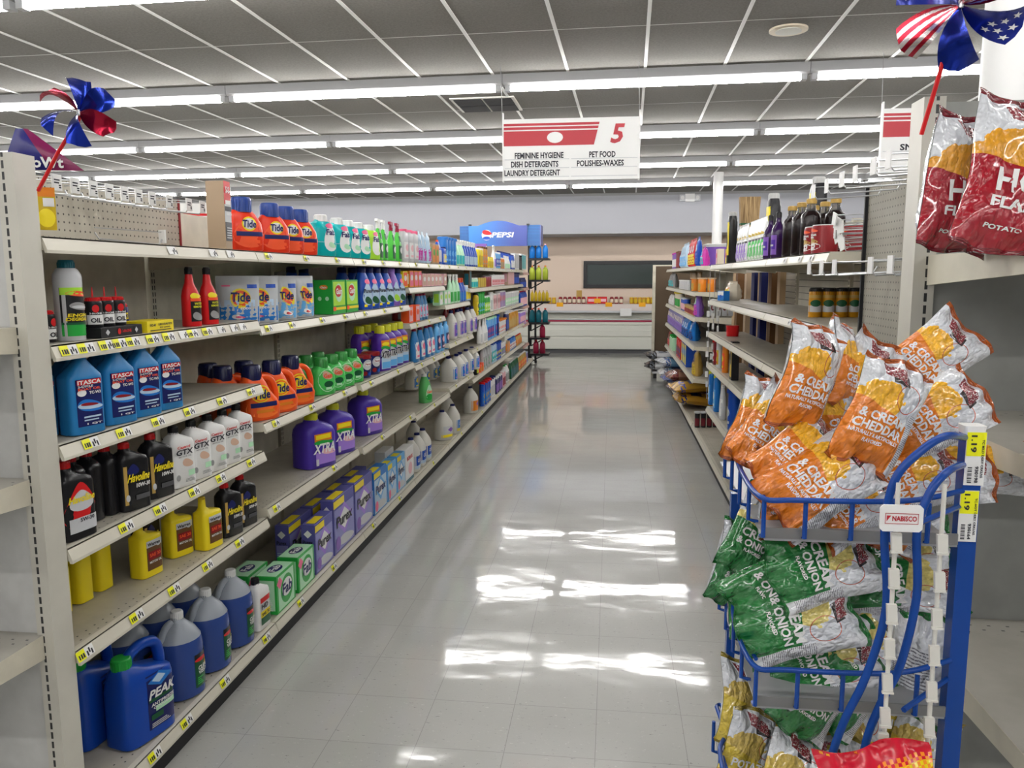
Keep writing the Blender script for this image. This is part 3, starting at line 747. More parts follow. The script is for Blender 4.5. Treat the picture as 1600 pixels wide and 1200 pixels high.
def pouch(name, w, d, h, color, labels=(), texts=(), rough=.25, seed=1, flare=1.0):
    r = empty(name, (0, 0, 0)); rnd = random.Random(seed)
    nz, nx = 14, 14; ph = [rnd.uniform(0, 6) for _ in range(6)]
    def half(x, z):
        t = z / h; u = abs(x) / (w / 2)
        prof = (1 - max(0, t - .3) ** 1.5 * 1.25)
        prof = max(.02, min(1, prof)) * min(1, .7 + t * 3)
        if t > .9: prof = .03
        q = max(0, 1 - u ** 2.4) ** .6
        wr = 1 + .10 * math.sin(9 * x / w + ph[0] + 5 * t) + .07 * math.sin(22 * t + ph[1] + 4 * x / w) + .05 * math.sin(31 * x / w + 9 * t + ph[2])
        return d / 2 * prof * q * wr + .0006
    g = G(); g.uv = None
    for s in (-1, 1):
        b = len(g.v)
        for j in range(nz + 1):
            z = h * j / nz; ww = w / 2 * (1 + .04 * flare * (j / nz))
            for i in range(nx + 1):
                x = -1 + 2 * i / nx; g.v.append((x * ww, s * half(x * w / 2, z), z))
        for j in range(nz):
            for i in range(nx):
                a = b + j * (nx + 1) + i; f = (a, a + 1, a + nx + 2, a + nx + 1); g.f.append(f if s < 0 else f[::-1]); g.m.append(0)
    g.make('pouch_body', M(color, rough), r, smooth=60)
    decorate(r, lambda x, z: -half(min(w / 2, max(-w / 2, x)), z), w, h, labels, texts)
    return r
PR = {}
def proto(key):
    if key in PR: return PR[key][0], False
    o = BUILD[key](); PR[key] = [o]; return o, True
def place(key, x, y, z, rz, label, cat, group=None, sc=None):
    o, fresh = proto(key)
    if not fresh: o = dup(o)
    o.location = (x, y, z + .001); o.rotation_euler = (0, 0, math.radians(rz))
    for k in ('group',):
        if k in o: del o[k]
    tag(o, label, cat, group)
    if sc: o.scale = (sc, sc, sc)
    return o
# how far each near product is turned toward the aisle entrance
FACE = dict(itasca=76, havoline=74, gtx=74, tide=62, gain=64, xtra=72, xtrabig=66, purexliq=72, fabteal=62, tidered=58, washer=74)
def row(key, pts, z, side, desc, cat, group, jit=3, seed=0):
    """pts near to far; side -1 left run (front toward +X), +1 right run"""
    rnd = random.Random(seed + len(pts)); n = len(pts)
    for i, (x, y) in enumerate(pts):
        a = FACE.get(key, 90) if side < 0 else -90
        l = desc if n == 1 else desc + ', ' + nth(i, n)
        place(key, x, y, z, a + rnd.uniform(-jit, jit), l, cat, group)
def tide(capk='navy', trans=False):
    return bottle('detergent_bottle', .175, .095, .245, 'tide', 'orange', (.04, .062, 'navy', 'trans', 'dred'),
        [(-.46, .4, .05, .56, (0.9, 0.18, 0.03), 'tear'), (-.4, .12, .32, .62, 'yellow', 'oval'), (-.37, .09, .34, .6, 'orange', 'oval'), (-.33, .05, .36, .575, 'yellow', 'oval'), (-.42, .3, .24, .32, 'navy'), (-.3, .2, .14, .19, 'dorange')],
        [('Tide', -.38, .1, .385, .54, 'navy', .12)], handle=(.0135, (-.1, .7), (.12, .74), (.34, .67), (.45, .5), (.46, .34), (.42, .22)))
def havo(name='motor_oil_bottle'):
    return bottle(name, .105, .062, .216, 'slant', 'black', (.0155, .026, 'red'), [(-.44, -.34, .1, .66, 'gold'), (-.32, .05, .52, .68, 'navy', 'tear'), (-.1, .4, .15, .22, 'dgrey'), (-.42, -.3, .15, .25, 'silver', 'oval')],
        [('Havoline', -.38, .4, .42, .54, 'yellow', .35), ('10W-30', -.08, .42, .33, .39, 'white', .1)], rough=.22)
def gtx():
    return bottle('motor_oil_bottle', .105, .06, .214, 'slant', 'white', (.0165, .028, 'black'), [(-.12, .3, .32, .46, 'skin', 'lean'), (-.4, -.24, .12, .22, 'grey', 'oval'), (.1, .4, .17, .26, 'pgreen')] + fine(-.05, .38, .08, .14, 3, 'grey'),
        [('Castrol', -.34, .2, .635, .68, 'red', .1), ('GTX', -.4, .3, .53, .62, 'ink', .15), ('MOTOR OIL', -.3, .24, .49, .515, 'grey')])
def fabbox():
    return carton('detergent_box', .2, .1, .172, 'green', [(-.42, .42, .05, .95, 'pgreen'), (-.3, .36, .12, .88, 'green', 'oval'), (-.5, -.2, .62, .95, 'pink', 'diam'), (-.24, .3, .3, .78, 'white', 'oval')],
        [('Fab', -.24, .28, .38, .68, 'navy', .1)], [(-.4, .4, .1, .9, 'pgreen'), (-.32, .1, .52, .82, 'navy', 'oval')] + fine(-.34, .3, .1, .42, 6, 'white'), [('Fab', -.3, .22, .56, .74, 'white')],
        [(-.46, .46, -.46, .46, 'pgreen'), (-.25, .25, -.3, .3, 'navy', 'oval')], [('Fab', -.2, .2, -.16, .16, 'white')])
def purex(w, h, c='indigo', c2='peri', txt='ink'):
    return lambda: carton('detergent_box', w, .07, h, c, [(-.46, .46, .03, .8, c2), (-.38, .38, .25, .85, 'violet' if c == 'indigo' else 'sky', 'diam'), (-.3, .3, .35, .75, 'white', 'diam'), (-.5, .0, .84, .97, 'yellow'), (-.3, .38, .06, .26, 'silver', 'lean'), (-.44, -.22, .05, .3, 'lpurple' if c == 'indigo' else 'pink', 'oval')],
        [('Purex', -.4, .36, .46, .66, txt, .12)], [(-.42, .42, .04, .6, c2)] + fine(-.36, .34, .08, .48, 10, 'pale') + [(-.3, .3, .74, .9, 'white', 'diam')], [('Purex', -.36, .36, .62, .7, 'ink')],
        [(-.4, .1, -.35, .3, 'yellow')], [])
def gainbox():
    return carton('detergent_box', .2, .1, .178, 'green', [(-.45, .45, .25, .95, 'lime'), (-.3, .25, .35, .9, 'pgreen', 'oval'), (-.32, .18, .5, .85, 'red', 'oval'), (-.5, .5, .12, .2, 'yellow'), (-.5, -.3, .1, .22, 'orangered')],
        [('Gain', -.28, .16, .58, .76, 'white', .1)], [(-.2, .25, .72, .86, 'dorange', 'oval'), (-.3, -.1, .4, .52, 'pgreen', 'oval'), (.1, .3, .4, .52, 'pgreen', 'oval')], [('Gain', -.14, .2, .76, .82, 'white')])
def bleach(wd=.15, h=.29, lab='blue', lab2='yellow', cap='navy', hx=1, name='bleach_jug', t=None):
    def f():
        return bottle(name, wd, wd * .85, h, 'jug', 'offwhite', (.021, .024, cap), [(-.44, .44, .1, .46, lab), (-.44, .44, .1, .19, lab2), (-.1, .4, .26, .42, 'lpurple', 'diam')],
            [(t, -.3, .38, .28, .38, 'white', .2)] if t else [], handle=(.012, (-.05 * hx, .84), (.12 * hx, .86), (.33 * hx, .74), (.42 * hx, .6), (.36 * hx, .5)))
    return f
def spray(c, trig, c2, name='spray_bottle', w=.085, h=.27, mat=None):
    return lambda: bottle(name, w, .055, h, 'spray', c, None, [(-.42, .42, .06, .4, c2), (-.3, .3, .2, .36, 'white', 'oval'), (-.25, .25, .5, .64, c2)], [], trig=trig, mat=mat)
def gen(prof, w, d, h, body, cap=None, c1=None, c2=None, name='bottle', caph=None, mat=None):
    def f():
        labs = []
        if c1: labs.append((-.43, .43, .1, .56, c1))
        if c2: labs += [(-.3, .3, .3, .5, c2, 'oval'), (-.3, .3, .14, .2, c2)]
        if prof == 'box': return carton(name, w, d, h, body, labs and [(-.42, .42, .08, .92, c1)] + ([(-.3, .3, .4, .75, c2, 'oval')] if c2 else []), [], [(-.35, .35, .2, .8, c2 or c1)] if c1 else [])
        if prof == 'pouch': return pouch(name, w, d, h, body, labs and [(-.4, .4, .08, .45, c1)] + ([(-.25, .25, .5, .75, c2, 'oval')] if c2 else []))
        if prof == 'spray': return bottle(name, w, d, h, 'spray', body, None, [(-.42, .42, .06, .38, c1 or 'white')], [], trig=cap or 'white')
        return bottle(name, w, d, h, prof, body, (min(w, d) * .5 * PROF[prof][-1][1] * 1.25 + .001, caph or h * .1, cap) if cap else None, labs, [],
            handle=(.011, (0, .82), (.2, .85), (.36, .7), (.36, .52)) if prof == 'jug' else None, mat=mat)
    return f
BUILD = {
 'itasca': lambda: bottle('motor_oil_bottle', .11, .066, .235, 'oil', (0.02, 0.2, 0.48), (.0165, .028, 'dred'), [(-.36, .38, .1, .66, 'navy'), (-.34, .36, .27, .42, 'mblue', 'lean'), (-.34, .34, .3, .38, 'pale', 'lean'), (-.26, .22, .34, .38, 'dred', 'lean'), (-.34, -.08, .46, .54, 'white', 'oval'), (-.2, .3, .2, .22, 'pale'), (-.2, .22, .165, .18, 'pale'), (-.34, .36, .595, .655, 'red')],
    [('ITASCA', -.33, .35, .6, .65, 'white'), ('2-CYCLE', -.33, .1, .565, .59, 'white'), ('BOAT OIL', -.33, .33, .53, .56, 'orangered'), ('TC-W3', -.02, .32, .48, .515, 'white'), ('1 QT', -.14, .3, .115, .14, 'white')]),
 'havoline': havo,
 'havored': lambda: bottle('motor_oil_bottle', .11, .07, .222, 'slant', 'black', (.0165, .028, 'red'), [(-.46, .46, .1, .72, 'red', 'tear'), (-.34, .34, .36, .62, 'silver', 'tear'), (-.4, .44, .1, .28, 'silver')], [('Havoline', -.4, .4, .47, .56, 'yellow', .2), ('5W-30', -.1, .34, .22, .27, 'ink')], rough=.22),
 'gtx': gtx,
 'warren': lambda: bottle('motor_oil_bottle', .1, .066, .2, 'flask', 'yellow', (.012, .018, 'dyellow'), [(-.3, .4, .12, .62, 'brown'), (-.3, .4, .52, .63, 'silver'), (-.24, .34, .3, .44, 'dred'), (.12, .34, .5, .6, 'silver', 'oval')], [('Warren', -.27, .3, .54, .6, 'ink'), ('MOTOR OIL', -.22, .34, .24, .28, 'white'), ('SAE 30', -.2, .3, .35, .41, 'orangered')]),
 'stp': lambda: bottle('fuel_additive_bottle', .068, .045, .21, 'taper', 'red', (.0125, .026, 'black'), [(-.3, .44, .08, .44, 'black'), (-.3, .44, .44, .56, 'yellow', 'lean'), (-.3, .44, .42, .47, 'orangered'), (-.22, .4, .1, .24, 'grey', 'lean')], [('WATER', -.1, .42, .36, .4, 'ylime'), ('REMOVER', -.16, .42, .31, .345, 'ylime')]),
 'degreaser': lambda: bottle('aerosol_can', .073, .073, .22, 'can', 'silver', (.021, .034, 'dteal'), [(-.5, .5, .08, .66, 'black'), (-.5, .5, .06, .2, 'green'), (-.5, .5, .2, .23, 'dgreen'), (-.5, .2, .57, .66, 'lime'), (-.42, .46, .55, .62, 'orangered', 'lean'), (-.36, .4, .38, .48, 'grey', 'lean'), (-.3, .34, .4, .44, 'silver', 'lean')], [('ENGINE', -.42, .4, .3, .34, 'yellow', .1), ('DEGREASER', -.46, .44, .25, .29, 'yellow', .1)]),
 'oilcan': lambda: bottle('oil_can', .048, .048, .085, 'cyl', 'black', (.02, .02, 'red'), [(-.5, .5, .1, .82, 'black'), (-.5, .5, .1, .42, 'white'), (-.2, .2, .5, .76, 'red', 'oval')], [('OIL', -.3, .3, .16, .32, 'ink'), ('3-IN-ONE', -.34, .34, .44, .5, 'white')], spout=(.02, 'red')),
 'wd40': lambda: bottle('lubricant_can', .044, .044, .09, 'cyl', 'navy', (.019, .03, 'red'), [(-.36, .36, .3, .8, 'yellow', 'diam'), (-.36, .36, .45, .68, 'yellow')], [('WD-40', -.34, .34, .5, .64, 'navy')]),
 'tray': lambda: carton('display_tray', .2, .09, .03, 'black', [(-.4, -.3, .2, .8, 'silver', 'diam'), (-.12, -.04, .2, .8, 'red', 'oval'), (.3, .38, .2, .8, 'silver', 'diam')], [('3-IN-ONE', -.02, .2, .35, .65, 'red')]),
 'ytray': lambda: carton('display_tray', .15, .09, .036, 'yellow', [(-.4, .4, .12, .2, 'ink')], [('WD-40', -.42, -.2, .5, .75, 'ink'), ('LUBRICATES PROTECTS', -.1, .42, .55, .75, 'ink'), ('RUST CONTROL', -.05, .35, .3, .45, 'ink')]),
 'strayw': lambda: carton('additive_box', .05, .07, .25, 'cardb', [(-.5, .5, .66, 1, 'red'), (-.5, .5, .4, .66, 'silver'), (-.5, .5, .12, .4, 'dgrey'), (-.5, .5, .56, .63, 'ink'), (-.4, .4, .66, .72, 'white')] + fine(-.4, .38, .16, .34, 5, 'silver'), [('S-S-S', -.44, .44, .82, .92, 'white'), ('SCRATCH', -.42, .4, .5, .54, 'white')]),
 'tidepouch': lambda: pouch('detergent_pouch', .168, .08, .2, (0.5, 0.52, 0.54), [(-.46, .48, .04, .4, 'mblue'), (-.46, .48, .36, .5, 'pale'), (-.22, .28, .32, .74, 'yellow', 'oval'), (-.18, .24, .36, .7, 'orange', 'oval'), (-.1, .16, .42, .64, 'yellow', 'oval'), (.2, .45, .74, .82, 'blue'), (-.2, .05, .1, .2, 'white', 'lean'), (-.12, .1, .12, .17, 'pink', 'lean'), (-.4, -.2, .78, .81, 'pink')],
    [('Tide', -.22, .26, .46, .66, 'navy', .1), ('PODS', .02, .26, .3, .35, 'white')], seed=3),
 'tidepouchs': lambda: pouch('detergent_pouch', .125, .07, .2, (0.5, 0.52, 0.54), [(-.46, .48, .04, .4, 'sky'), (-.25, .28, .32, .76, 'yellow', 'lean'), (-.2, .22, .36, .72, 'orangered', 'lean'), (.1, .45, .72, .82, 'blue'), (-.2, .15, .1, .22, 'white', 'lean'), (-.1, .12, .12, .18, 'red', 'lean')], [('Tide', -.3, .26, .46, .64, 'navy', .1)], seed=8),
 'tide': tide,
 'gain': lambda: bottle('detergent_bottle', .14, .085, .2, 'gainp', 'gain', (.036, .052, 'gain', 'trans', 'green'), [(-.42, .4, .08, .66, 'pgreen', 'oval'), (-.39, .37, .1, .64, 'gain', 'oval'), (-.24, .2, .4, .62, 'skin', 'lean'), (-.2, .24, .2, .36, 'dgreen', 'oval'), (-.12, .16, .14, .2, 'pgreen')], [('Gain', -.2, .2, .44, .56, 'orangered', .1)], handle=(.013, (.0, .68), (.2, .7), (.36, .58), (.4, .4))),
 'tub': lambda: bottle('detergent_tub', .12, .1, .15, 'tub', 'navy', (.058, .024, 'dred'), [(-.3, .36, .32, .74, 'silver', 'oval'), (-.2, .3, .48, .64, 'white', 'oval'), (-.3, 0, .1, .28, 'dred', 'oval'), (.05, .3, .08, .24, 'blue', 'oval')], [('Persil', -.16, .24, .52, .6, 'dred')]),
 'xtra': lambda: bottle('detergent_bottle', .14, .085, .29, 'xtra', 'purple', (.032, .05, 'ylime'), [(-.34, .3, .52, .68, 'dorange'), (-.3, .26, .56, .64, 'yellow', 'oval'), (-.36, .3, .47, .56, 'green', 'lean'), (-.36, .34, .05, .42, 'pale'), (-.32, .32, .06, .2, 'sky'), (-.38, .36, .26, .5, 'silver', 'lean')], [('XTRA', -.42, .34, .29, .44, 'ink', .3)]),
 'xtrabig': lambda: bottle('detergent_bottle', .21, .15, .278, 'xtra', (0.07, 0.035, 0.36), (.034, .045, 'ylime'), [(-.3, .26, .5, .64, 'dorange'), (-.26, .22, .54, .62, 'yellow'), (-.32, .28, .43, .52, 'green', 'lean'), (-.28, .38, .08, .3, 'violet'), (-.1, .34, .24, .36, 'lpink', 'lean'), (-.28, -.2, .06, .18, 'silver')], [('XTRA', -.36, .34, .28, .46, 'white', .2)]),
 'purexliq': lambda: bottle('detergent_bottle', .13, .08, .26, 'tall', 'blue', (.027, .035, 'navy'), [(-.34, .3, .1, .62, 'pale', 'tear'), (-.24, .26, .12, .3, 'dgreen', 'lean'), (-.2, .2, .58, .7, 'pink', 'oval'), (-.3, -.1, .06, .12, 'yellow')], [('Purex', -.3, .26, .38, .47, 'ink', .1)]),
 'purexpur': lambda: bottle('detergent_bottle', .13, .08, .26, 'tall', 'lpurple', (.027, .035, 'violet'), [(-.34, .3, .1, .62, 'pale', 'tear'), (-.24, .26, .12, .3, 'lime', 'lean')], [('Purex', -.3, .26, .38, .47, 'ink', .1)]),
 'fabteal': lambda: bottle('detergent_bottle', .15, .085, .215, 'fabb', (0.0, 0.4, 0.42), (.033, .035, 'white'), [(-.1, .44, .12, .78, 'white', 'tear'), (-.04, .34, .66, .78, 'pink', 'oval'), (.06, .34, .2, .34, 'pgreen', 'lean'), (-.44, -.14, .33, .34, 'pale')], [('Fab', -.04, .38, .5, .64, 'navy', .05)]),
 'fablime': lambda: bottle('detergent_bottle', .15, .085, .215, 'fabb', 'lime', (.033, .035, 'white'), [(-.1, .44, .12, .78, 'white', 'tear'), (-.04, .34, .66, .78, 'pink', 'oval')], [('Fab', -.04, .38, .5, .64, 'navy', .05)]),
 'tidered': lambda: bottle('detergent_bottle', .15, .085, .22, 'gainp', (0.75, 0.04, 0.012), (.04, .06, 'blue', 'trans', 'dred'), [(-.4, .44, .06, .62, 'orangered', 'tear'), (-.2, .22, .36, .62, 'yellow', 'oval'), (-.16, .18, .39, .59, 'white', 'oval'), (-.36, .4, .27, .35, 'navy'), (-.25, .3, .14, .2, 'orangered')], [('Tide', -.2, .2, .42, .56, 'navy', .1)]),
 'peak': lambda: bottle('antifreeze_jug', .205, .12, .3, 'peak', (0.006, 0.055, 0.36), (.03, .036, 'green'), [(-.12, .42, .12, .72, 'navy'), (-.1, .4, .56, .72, 'mblue', 'diam'), (-.02, .26, .6, .7, 'pale', 'diam'), (-.1, .4, .42, .46, 'dgreen'), (.02, .42, .3, .36, 'pgreen'), (-.08, .16, .22, .28, 'dgreen')] + fine(-.08, .3, .14, .2, 3, 'silver'), [('PEAK', -.12, .42, .46, .56, 'white', .3), ('ANTIFREEZE', -.08, .4, .375, .41, 'white', .1), ('COOLANT', -.04, .36, .34, .365, 'white', .1)],
    handle=(.018, (-.2, .8), (-.16, .94), (.1, 1.0), (.34, .95), (.42, .8), (.42, .66))),
 'washer': lambda: bottle('washer_fluid_jug', .165, .155, .305, 'round', 'clear', (.021, .028, 'white'), [(.0, .46, .1, .5, 'dgreen'), (.0, .46, .44, .5, 'black'), (.0, .46, .4, .45, 'red', 'lean'), (.3, .44, .3, .4, 'yellow', 'oval')] + fine(.04, .22, .14, .24, 4, 'gain'), [('CLEAR', .06, .42, .31, .36, 'white', .1), ('VISION', .06, .42, .26, .305, 'white', .1)], body2=('liquid', .66), handle=(.013, (-.14, .88), (-.3, .84), (-.42, .7), (-.46, .55)), hcol='clear', mat='trans'),
 'hd': lambda: bottle('motor_oil_bottle', .105, .062, .225, 'slant', 'white', (.017, .026, 'black'), [(-.34, .4, .1, .62, 'silver'), (-.34, .4, .52, .62, 'red'), (-.34, .4, .24, .36, 'yellow'), (-.34, .4, .1, .24, 'dgreen')], [('HD', -.3, .2, .4, .5, 'ink'), ('SAE 30', -.3, .3, .27, .33, 'ink')]),
 'fabbox': fabbox, 'gainbox': gainbox,
 'purexs': purex(.25, .255), 'purexm': purex(.335, .3), 'purexback': purex(.3, .255), 'purexblue': purex(.28, .27, 'mblue', 'pale', 'navy'), 'purexthin': purex(.2, .25, 'sky', 'pale', 'navy'),
 'borax': lambda: carton('borax_box', .22, .075, .25, 'white', [(-.5, .5, 0, .1, 'dteal'), (-.2, .3, .2, .55, 'lpink', 'oval')], [('BORAX', -.36, .36, .64, .76, 'red')], [(-.3, .3, .2, .7, 'silver')]),
 'gaindish': lambda: bottle('dish_soap_bottle', .12, .08, .24, 'tall', (0.1, 0.42, 0.12), (.02, .03, 'white'), [(-.3, .36, .12, .6, 'pgreen', 'tear'), (-.34, .34, .08, .3, 'green', 'oval')], [('Gain', -.26, .3, .32, .42, 'orangered', .1)]),
 'bleachb': bleach(.16, .29, 'mblue', 'yellow', t='CLOROX'), 'bleachs': bleach(.15, .27, 'blue', 'pale', t='CLOROX'), 'bleachy': bleach(.17, .3, 'dorange', 'dorange'), 'bleachplain': bleach(.17, .28, 'silver', 'yellow'),
}
# ================================================================ NEAR PRODUCTS ON THE LEFT RUN
S0, S1, S2_, S3_, S4_ = TOPZ, 1.415, 1.153, .872, .584
def near():
    L = -1
    # shelf below the top, bay one
    place('degreaser', -1.485, 2.03, S1, 80, 'tall silver engine degreaser spray can at the near end of the second shelf', 'spray can')
    place('tray', -1.485, 2.195, S1, 90, 'black cardboard tray holding small black and white oil cans', 'tray')
    pts = [(-1.48, 2.125), (-1.48, 2.18), (-1.48, 2.235), (-1.535, 2.125), (-1.535, 2.19), (-1.535, 2.25)]
    for i, (x, y) in enumerate(pts):
        place('oilcan', x, y, S1 + .0305 if i < 3 else S1, 56 + 6 * (i % 3 - 1), ('small oil can in the front of the black tray, ' + nth(i, 3)) if i < 3 else ('small oil can with red spout behind the black tray, ' + nth(i - 3, 3)), 'oil can', 'small oil cans by the tray')
    place('oilcan', -1.51, 1.965, S1, 90, 'small oil can with red spout half hidden behind the tall degreaser can', 'oil can', 'small oil cans by the tray')
    place('ytray', -1.48, 2.39, S1, 90, 'yellow cardboard tray with black print at the shelf edge', 'tray')
    for i, y in enumerate((2.31, 2.37)): place('wd40', -1.56 + .005 * i, y, S1, 50, 'blue and yellow lubricant can with red cap behind the yellow tray, ' + nth(i, 2), 'lubricant can', 'blue and yellow lubricant cans')
    for i, y in enumerate((2.665, 2.79)): place('stp', -1.48, y, S1, 70, 'slim red fuel additive bottle with black cap, ' + nth(i, 2), 'bottle', 'red fuel additive bottles')
    # detergent pouches
    place('tidepouch', -1.56, 3.19, 1.393, 34, 'large silver and blue detergent pouch, farther left and partly covered by the other large one', 'pouch', 'detergent pouches')
    place('tidepouch', -1.525, 3.3, 1.393, 30, 'large silver and blue detergent pouch leaning in front, bright orange ring in full view', 'pouch', 'detergent pouches')
    place('tidepouchs', -1.5, 3.52, 1.393, 52, 'smaller crinkled detergent pouch between the large pouch and its twin', 'pouch', 'detergent pouches')
    place('tidepouchs', -1.49, 3.72, 1.393, 60, 'smaller crinkled detergent pouch next to the green cartons', 'pouch', 'detergent pouches')
    for i, (x, y) in enumerate(((-1.485, 4.09), (-1.485, 4.305))): place('gainbox', x, y, 1.393, 90, 'bright green detergent carton at the shelf edge, ' + nth(i, 2), 'box', 'green detergent cartons')
    for i, (x, y) in enumerate(((-1.6, 4.09), (-1.71, 4.09))): place('gainbox', x, y, 1.393, 90, ['bright green detergent carton directly behind the front ones', 'bright green detergent carton farthest back on its shelf'][i], 'box', 'green detergent cartons')
    row('purexliq', [(-1.48, 4.64), (-1.48, 4.79), (-1.48, 4.95), (-1.48, 5.12)], 1.393, L, 'dark blue tall detergent bottle beside the green cartons', 'bottle', 'tall blue detergent bottles')
    place('purexpur', -1.48, 5.28, 1.393, 72, 'purple tall detergent bottle between blue ones', 'bottle', 'tall blue detergent bottles')
    place('purexliq', -1.48, 5.43, 1.393, 74, 'dark blue tall detergent bottle after the purple one, last on its shelf', 'bottle', 'tall blue detergent bottles')
    row('purexliq', [(-1.78, 4.32), (-1.78, 4.5), (-1.62, 4.7), (-1.62, 4.9)], 1.393, L, 'dark blue tall detergent bottle in the shaded back row', 'bottle', 'tall blue detergent bottles')
    # itasca
    row('itasca', [(-1.475, 2.035), (-1.475, 2.19), (-1.475, 2.325), (-1.475, 2.455)], S2_, L, 'bright blue two-cycle oil bottle in the front row', 'oil bottle', 'blue two-cycle oil bottles')
    row('itasca', [(-1.56, 1.955), (-1.56, 2.1), (-1.56, 2.25), (-1.56, 2.39)], S2_, L, 'bright blue two-cycle oil bottle in the back row', 'oil bottle', 'blue two-cycle oil bottles', seed=4)
    # tide + gain + tubs + xtra
    row('tide', [(-1.485, 3.19), (-1.485, 3.39), (-1.485, 3.6)], .985, L, 'orange detergent bottle with dark blue cap in the front row', 'detergent bottle', 'orange detergent bottles')
    row('tide', [(-1.6, 3.16), (-1.6, 3.36), (-1.71, 3.25)], .985, L, 'orange detergent bottle with dark blue cap in the back row', 'detergent bottle', 'orange detergent bottles', seed=2)
    row('gain', [(-1.48, 3.92), (-1.48, 4.08), (-1.48, 4.235), (-1.48, 4.4)], .985, L, 'green detergent bottle with clear green cap in the front row', 'detergent bottle', 'green detergent bottles')
    row('gain', [(-1.6, 3.86), (-1.6, 4.02), (-1.6, 4.2)], .985, L, 'green detergent bottle with clear green cap in the back row', 'detergent bottle', 'green detergent bottles', seed=2)
    for i, (x, y) in enumerate(((-1.49, 4.6), (-1.49, 4.79))): place('tub', x, y, .985, 66, 'dark blue detergent tub with red lid, ' + nth(i, 2), 'tub', 'detergent tubs')
    row('xtra', [(-1.48, 4.98), (-1.48, 5.135), (-1.48, 5.29), (-1.48, 5.445)], .985, L, 'purple detergent bottle with yellow cap in the front row', 'detergent bottle', 'purple detergent bottles')
    row('xtra', [(-1.6, 4.93), (-1.6, 5.08), (-1.6, 5.24)], .985, L, 'purple detergent bottle with yellow cap in the back row', 'detergent bottle', 'purple detergent bottles', seed=3)
    row('xtrabig', [(-1.515, 3.86), (-1.515, 4.18), (-1.515, 4.72)], .62, L, 'big purple detergent jug with yellow cap on the nearly empty shelf', 'detergent bottle', 'big purple detergent jugs')
    place('gaindish', -1.47, 6.15, .59, 66, 'single green liquid soap bottle with white cap on the empty shelf end', 'bottle')
    # motor oil
    place('havored', -1.475, 1.965, S3_, 80, 'black motor oil bottle with red shield label beside the end post', 'oil bottle', 'black motor oil bottles')
    for i, (x, y) in enumerate(((-1.55, 2.045), (-1.55, 2.115), (-1.54, 2.185))): place('havoline', x, y, S3_, 182, 'black motor oil bottle turned edge on in shade, ' + nth(i, 3), 'oil bottle', 'black motor oil bottles')
    row('havoline', [(-1.48, 2.245), (-1.48, 2.385)], S3_, L, 'black motor oil bottle with yellow print at the shelf edge', 'oil bottle', 'black motor oil bottles', seed=1)
    row('gtx', [(-1.475, 2.515), (-1.475, 2.63), (-1.475, 2.745), (-1.475, 2.86), (-1.475, 2.975)], S3_, L, 'white motor oil bottle with black cap', 'oil bottle', 'white motor oil bottles')
    for i, y in enumerate((1.99, 2.09, 2.19, 2.29)): place('warren', -1.66, y, S4_, 176, 'plain yellow oil bottle in the shaded back row, ' + nth(i, 4), 'oil bottle', 'yellow oil bottles')
    place('warren', -1.56, 2.42, S4_, 80, 'yellow oil bottle with dark label left of two others', 'oil bottle', 'yellow oil bottles')
    place('warren', -1.56, 2.62, S4_, 70, 'yellow oil bottle turned partly away, between two yellow ones', 'oil bottle', 'yellow oil bottles')
    place('warren', -1.49, 2.71, S4_, 78, 'yellow oil bottle with long neck at the shelf edge', 'oil bottle', 'yellow oil bottles')
    row('havoline', [(-1.48, 2.855), (-1.48, 2.985)], S4_, L, 'black motor oil bottle on the lower shelf end', 'oil bottle', 'black motor oil bottles', seed=3)
    place('havoline', -1.62, 2.52, S4_, 90, 'black motor oil bottle in shade behind the yellow ones', 'oil bottle', 'black motor oil bottles')
    # base deck
    place('peak', -1.495, 2.235, .118, 76, 'bright blue antifreeze jug with green cap standing in front', 'antifreeze jug', 'blue antifreeze jugs')
    place('peak', -1.645, 2.21, .118, 88, 'bright blue antifreeze jug in shade behind the front one', 'antifreeze jug', 'blue antifreeze jugs')
    row('washer', [(-1.51, 2.5), (-1.51, 2.7), (-1.51, 2.9)], .118, L, 'round jug of blue washer fluid in the front row', 'washer fluid jug', 'washer fluid jugs', jit=8)
    row('washer', [(-1.69, 2.47), (-1.69, 2.66), (-1.69, 2.85)], .118, L, 'round jug of blue washer fluid in the back row', 'washer fluid jug', 'washer fluid jugs', jit=8, seed=2)
    place('hd', -1.465, 3.04, .118, 86, 'white motor oil bottle with black cap on the bottom deck beside the washer fluid', 'oil bottle')
    place('fabbox', -1.485, 3.26, .118, 90, 'green and white detergent carton nearest the washer fluid jugs', 'box', 'green and white cartons')
    place('fabbox', -1.485, 3.5, .118, 90, 'green and white detergent carton beside the tall purple cartons', 'box', 'green and white cartons')
    place('fabbox', -1.61, 3.25, .118, 90, 'green and white detergent carton behind the nearest one', 'box', 'green and white cartons')
    place('purexs', -1.475, 3.76, .118, 90, 'purple detergent carton, shortest of the tall ones in front', 'box', 'purple detergent cartons')
    place('purexm', -1.475, 4.07, .118, 90, 'purple detergent carton, second in the front line', 'box', 'purple detergent cartons')
    place('purexm', -1.475, 4.42, .118, 90, 'purple detergent carton, third in the front line', 'box', 'purple detergent cartons')
    for i, y in enumerate((3.76, 4.08, 4.4, 4.72)): place('purexback', -1.6, y, .118, 90, 'purple detergent carton in the back line, ' + nth(i, 4), 'box', 'purple detergent cartons')
    place('purexblue', -1.475, 4.76, .118, 90, 'blue detergent carton right of the purple ones', 'box', 'blue detergent cartons')
    place('purexthin', -1.475, 5.03, .118, 90, 'light blue detergent carton, nearer of the thin pair', 'box', 'blue detergent cartons')
    place('purexthin', -1.475, 5.26, .118, 90, 'light blue detergent carton, farther of the thin pair', 'box', 'blue detergent cartons')
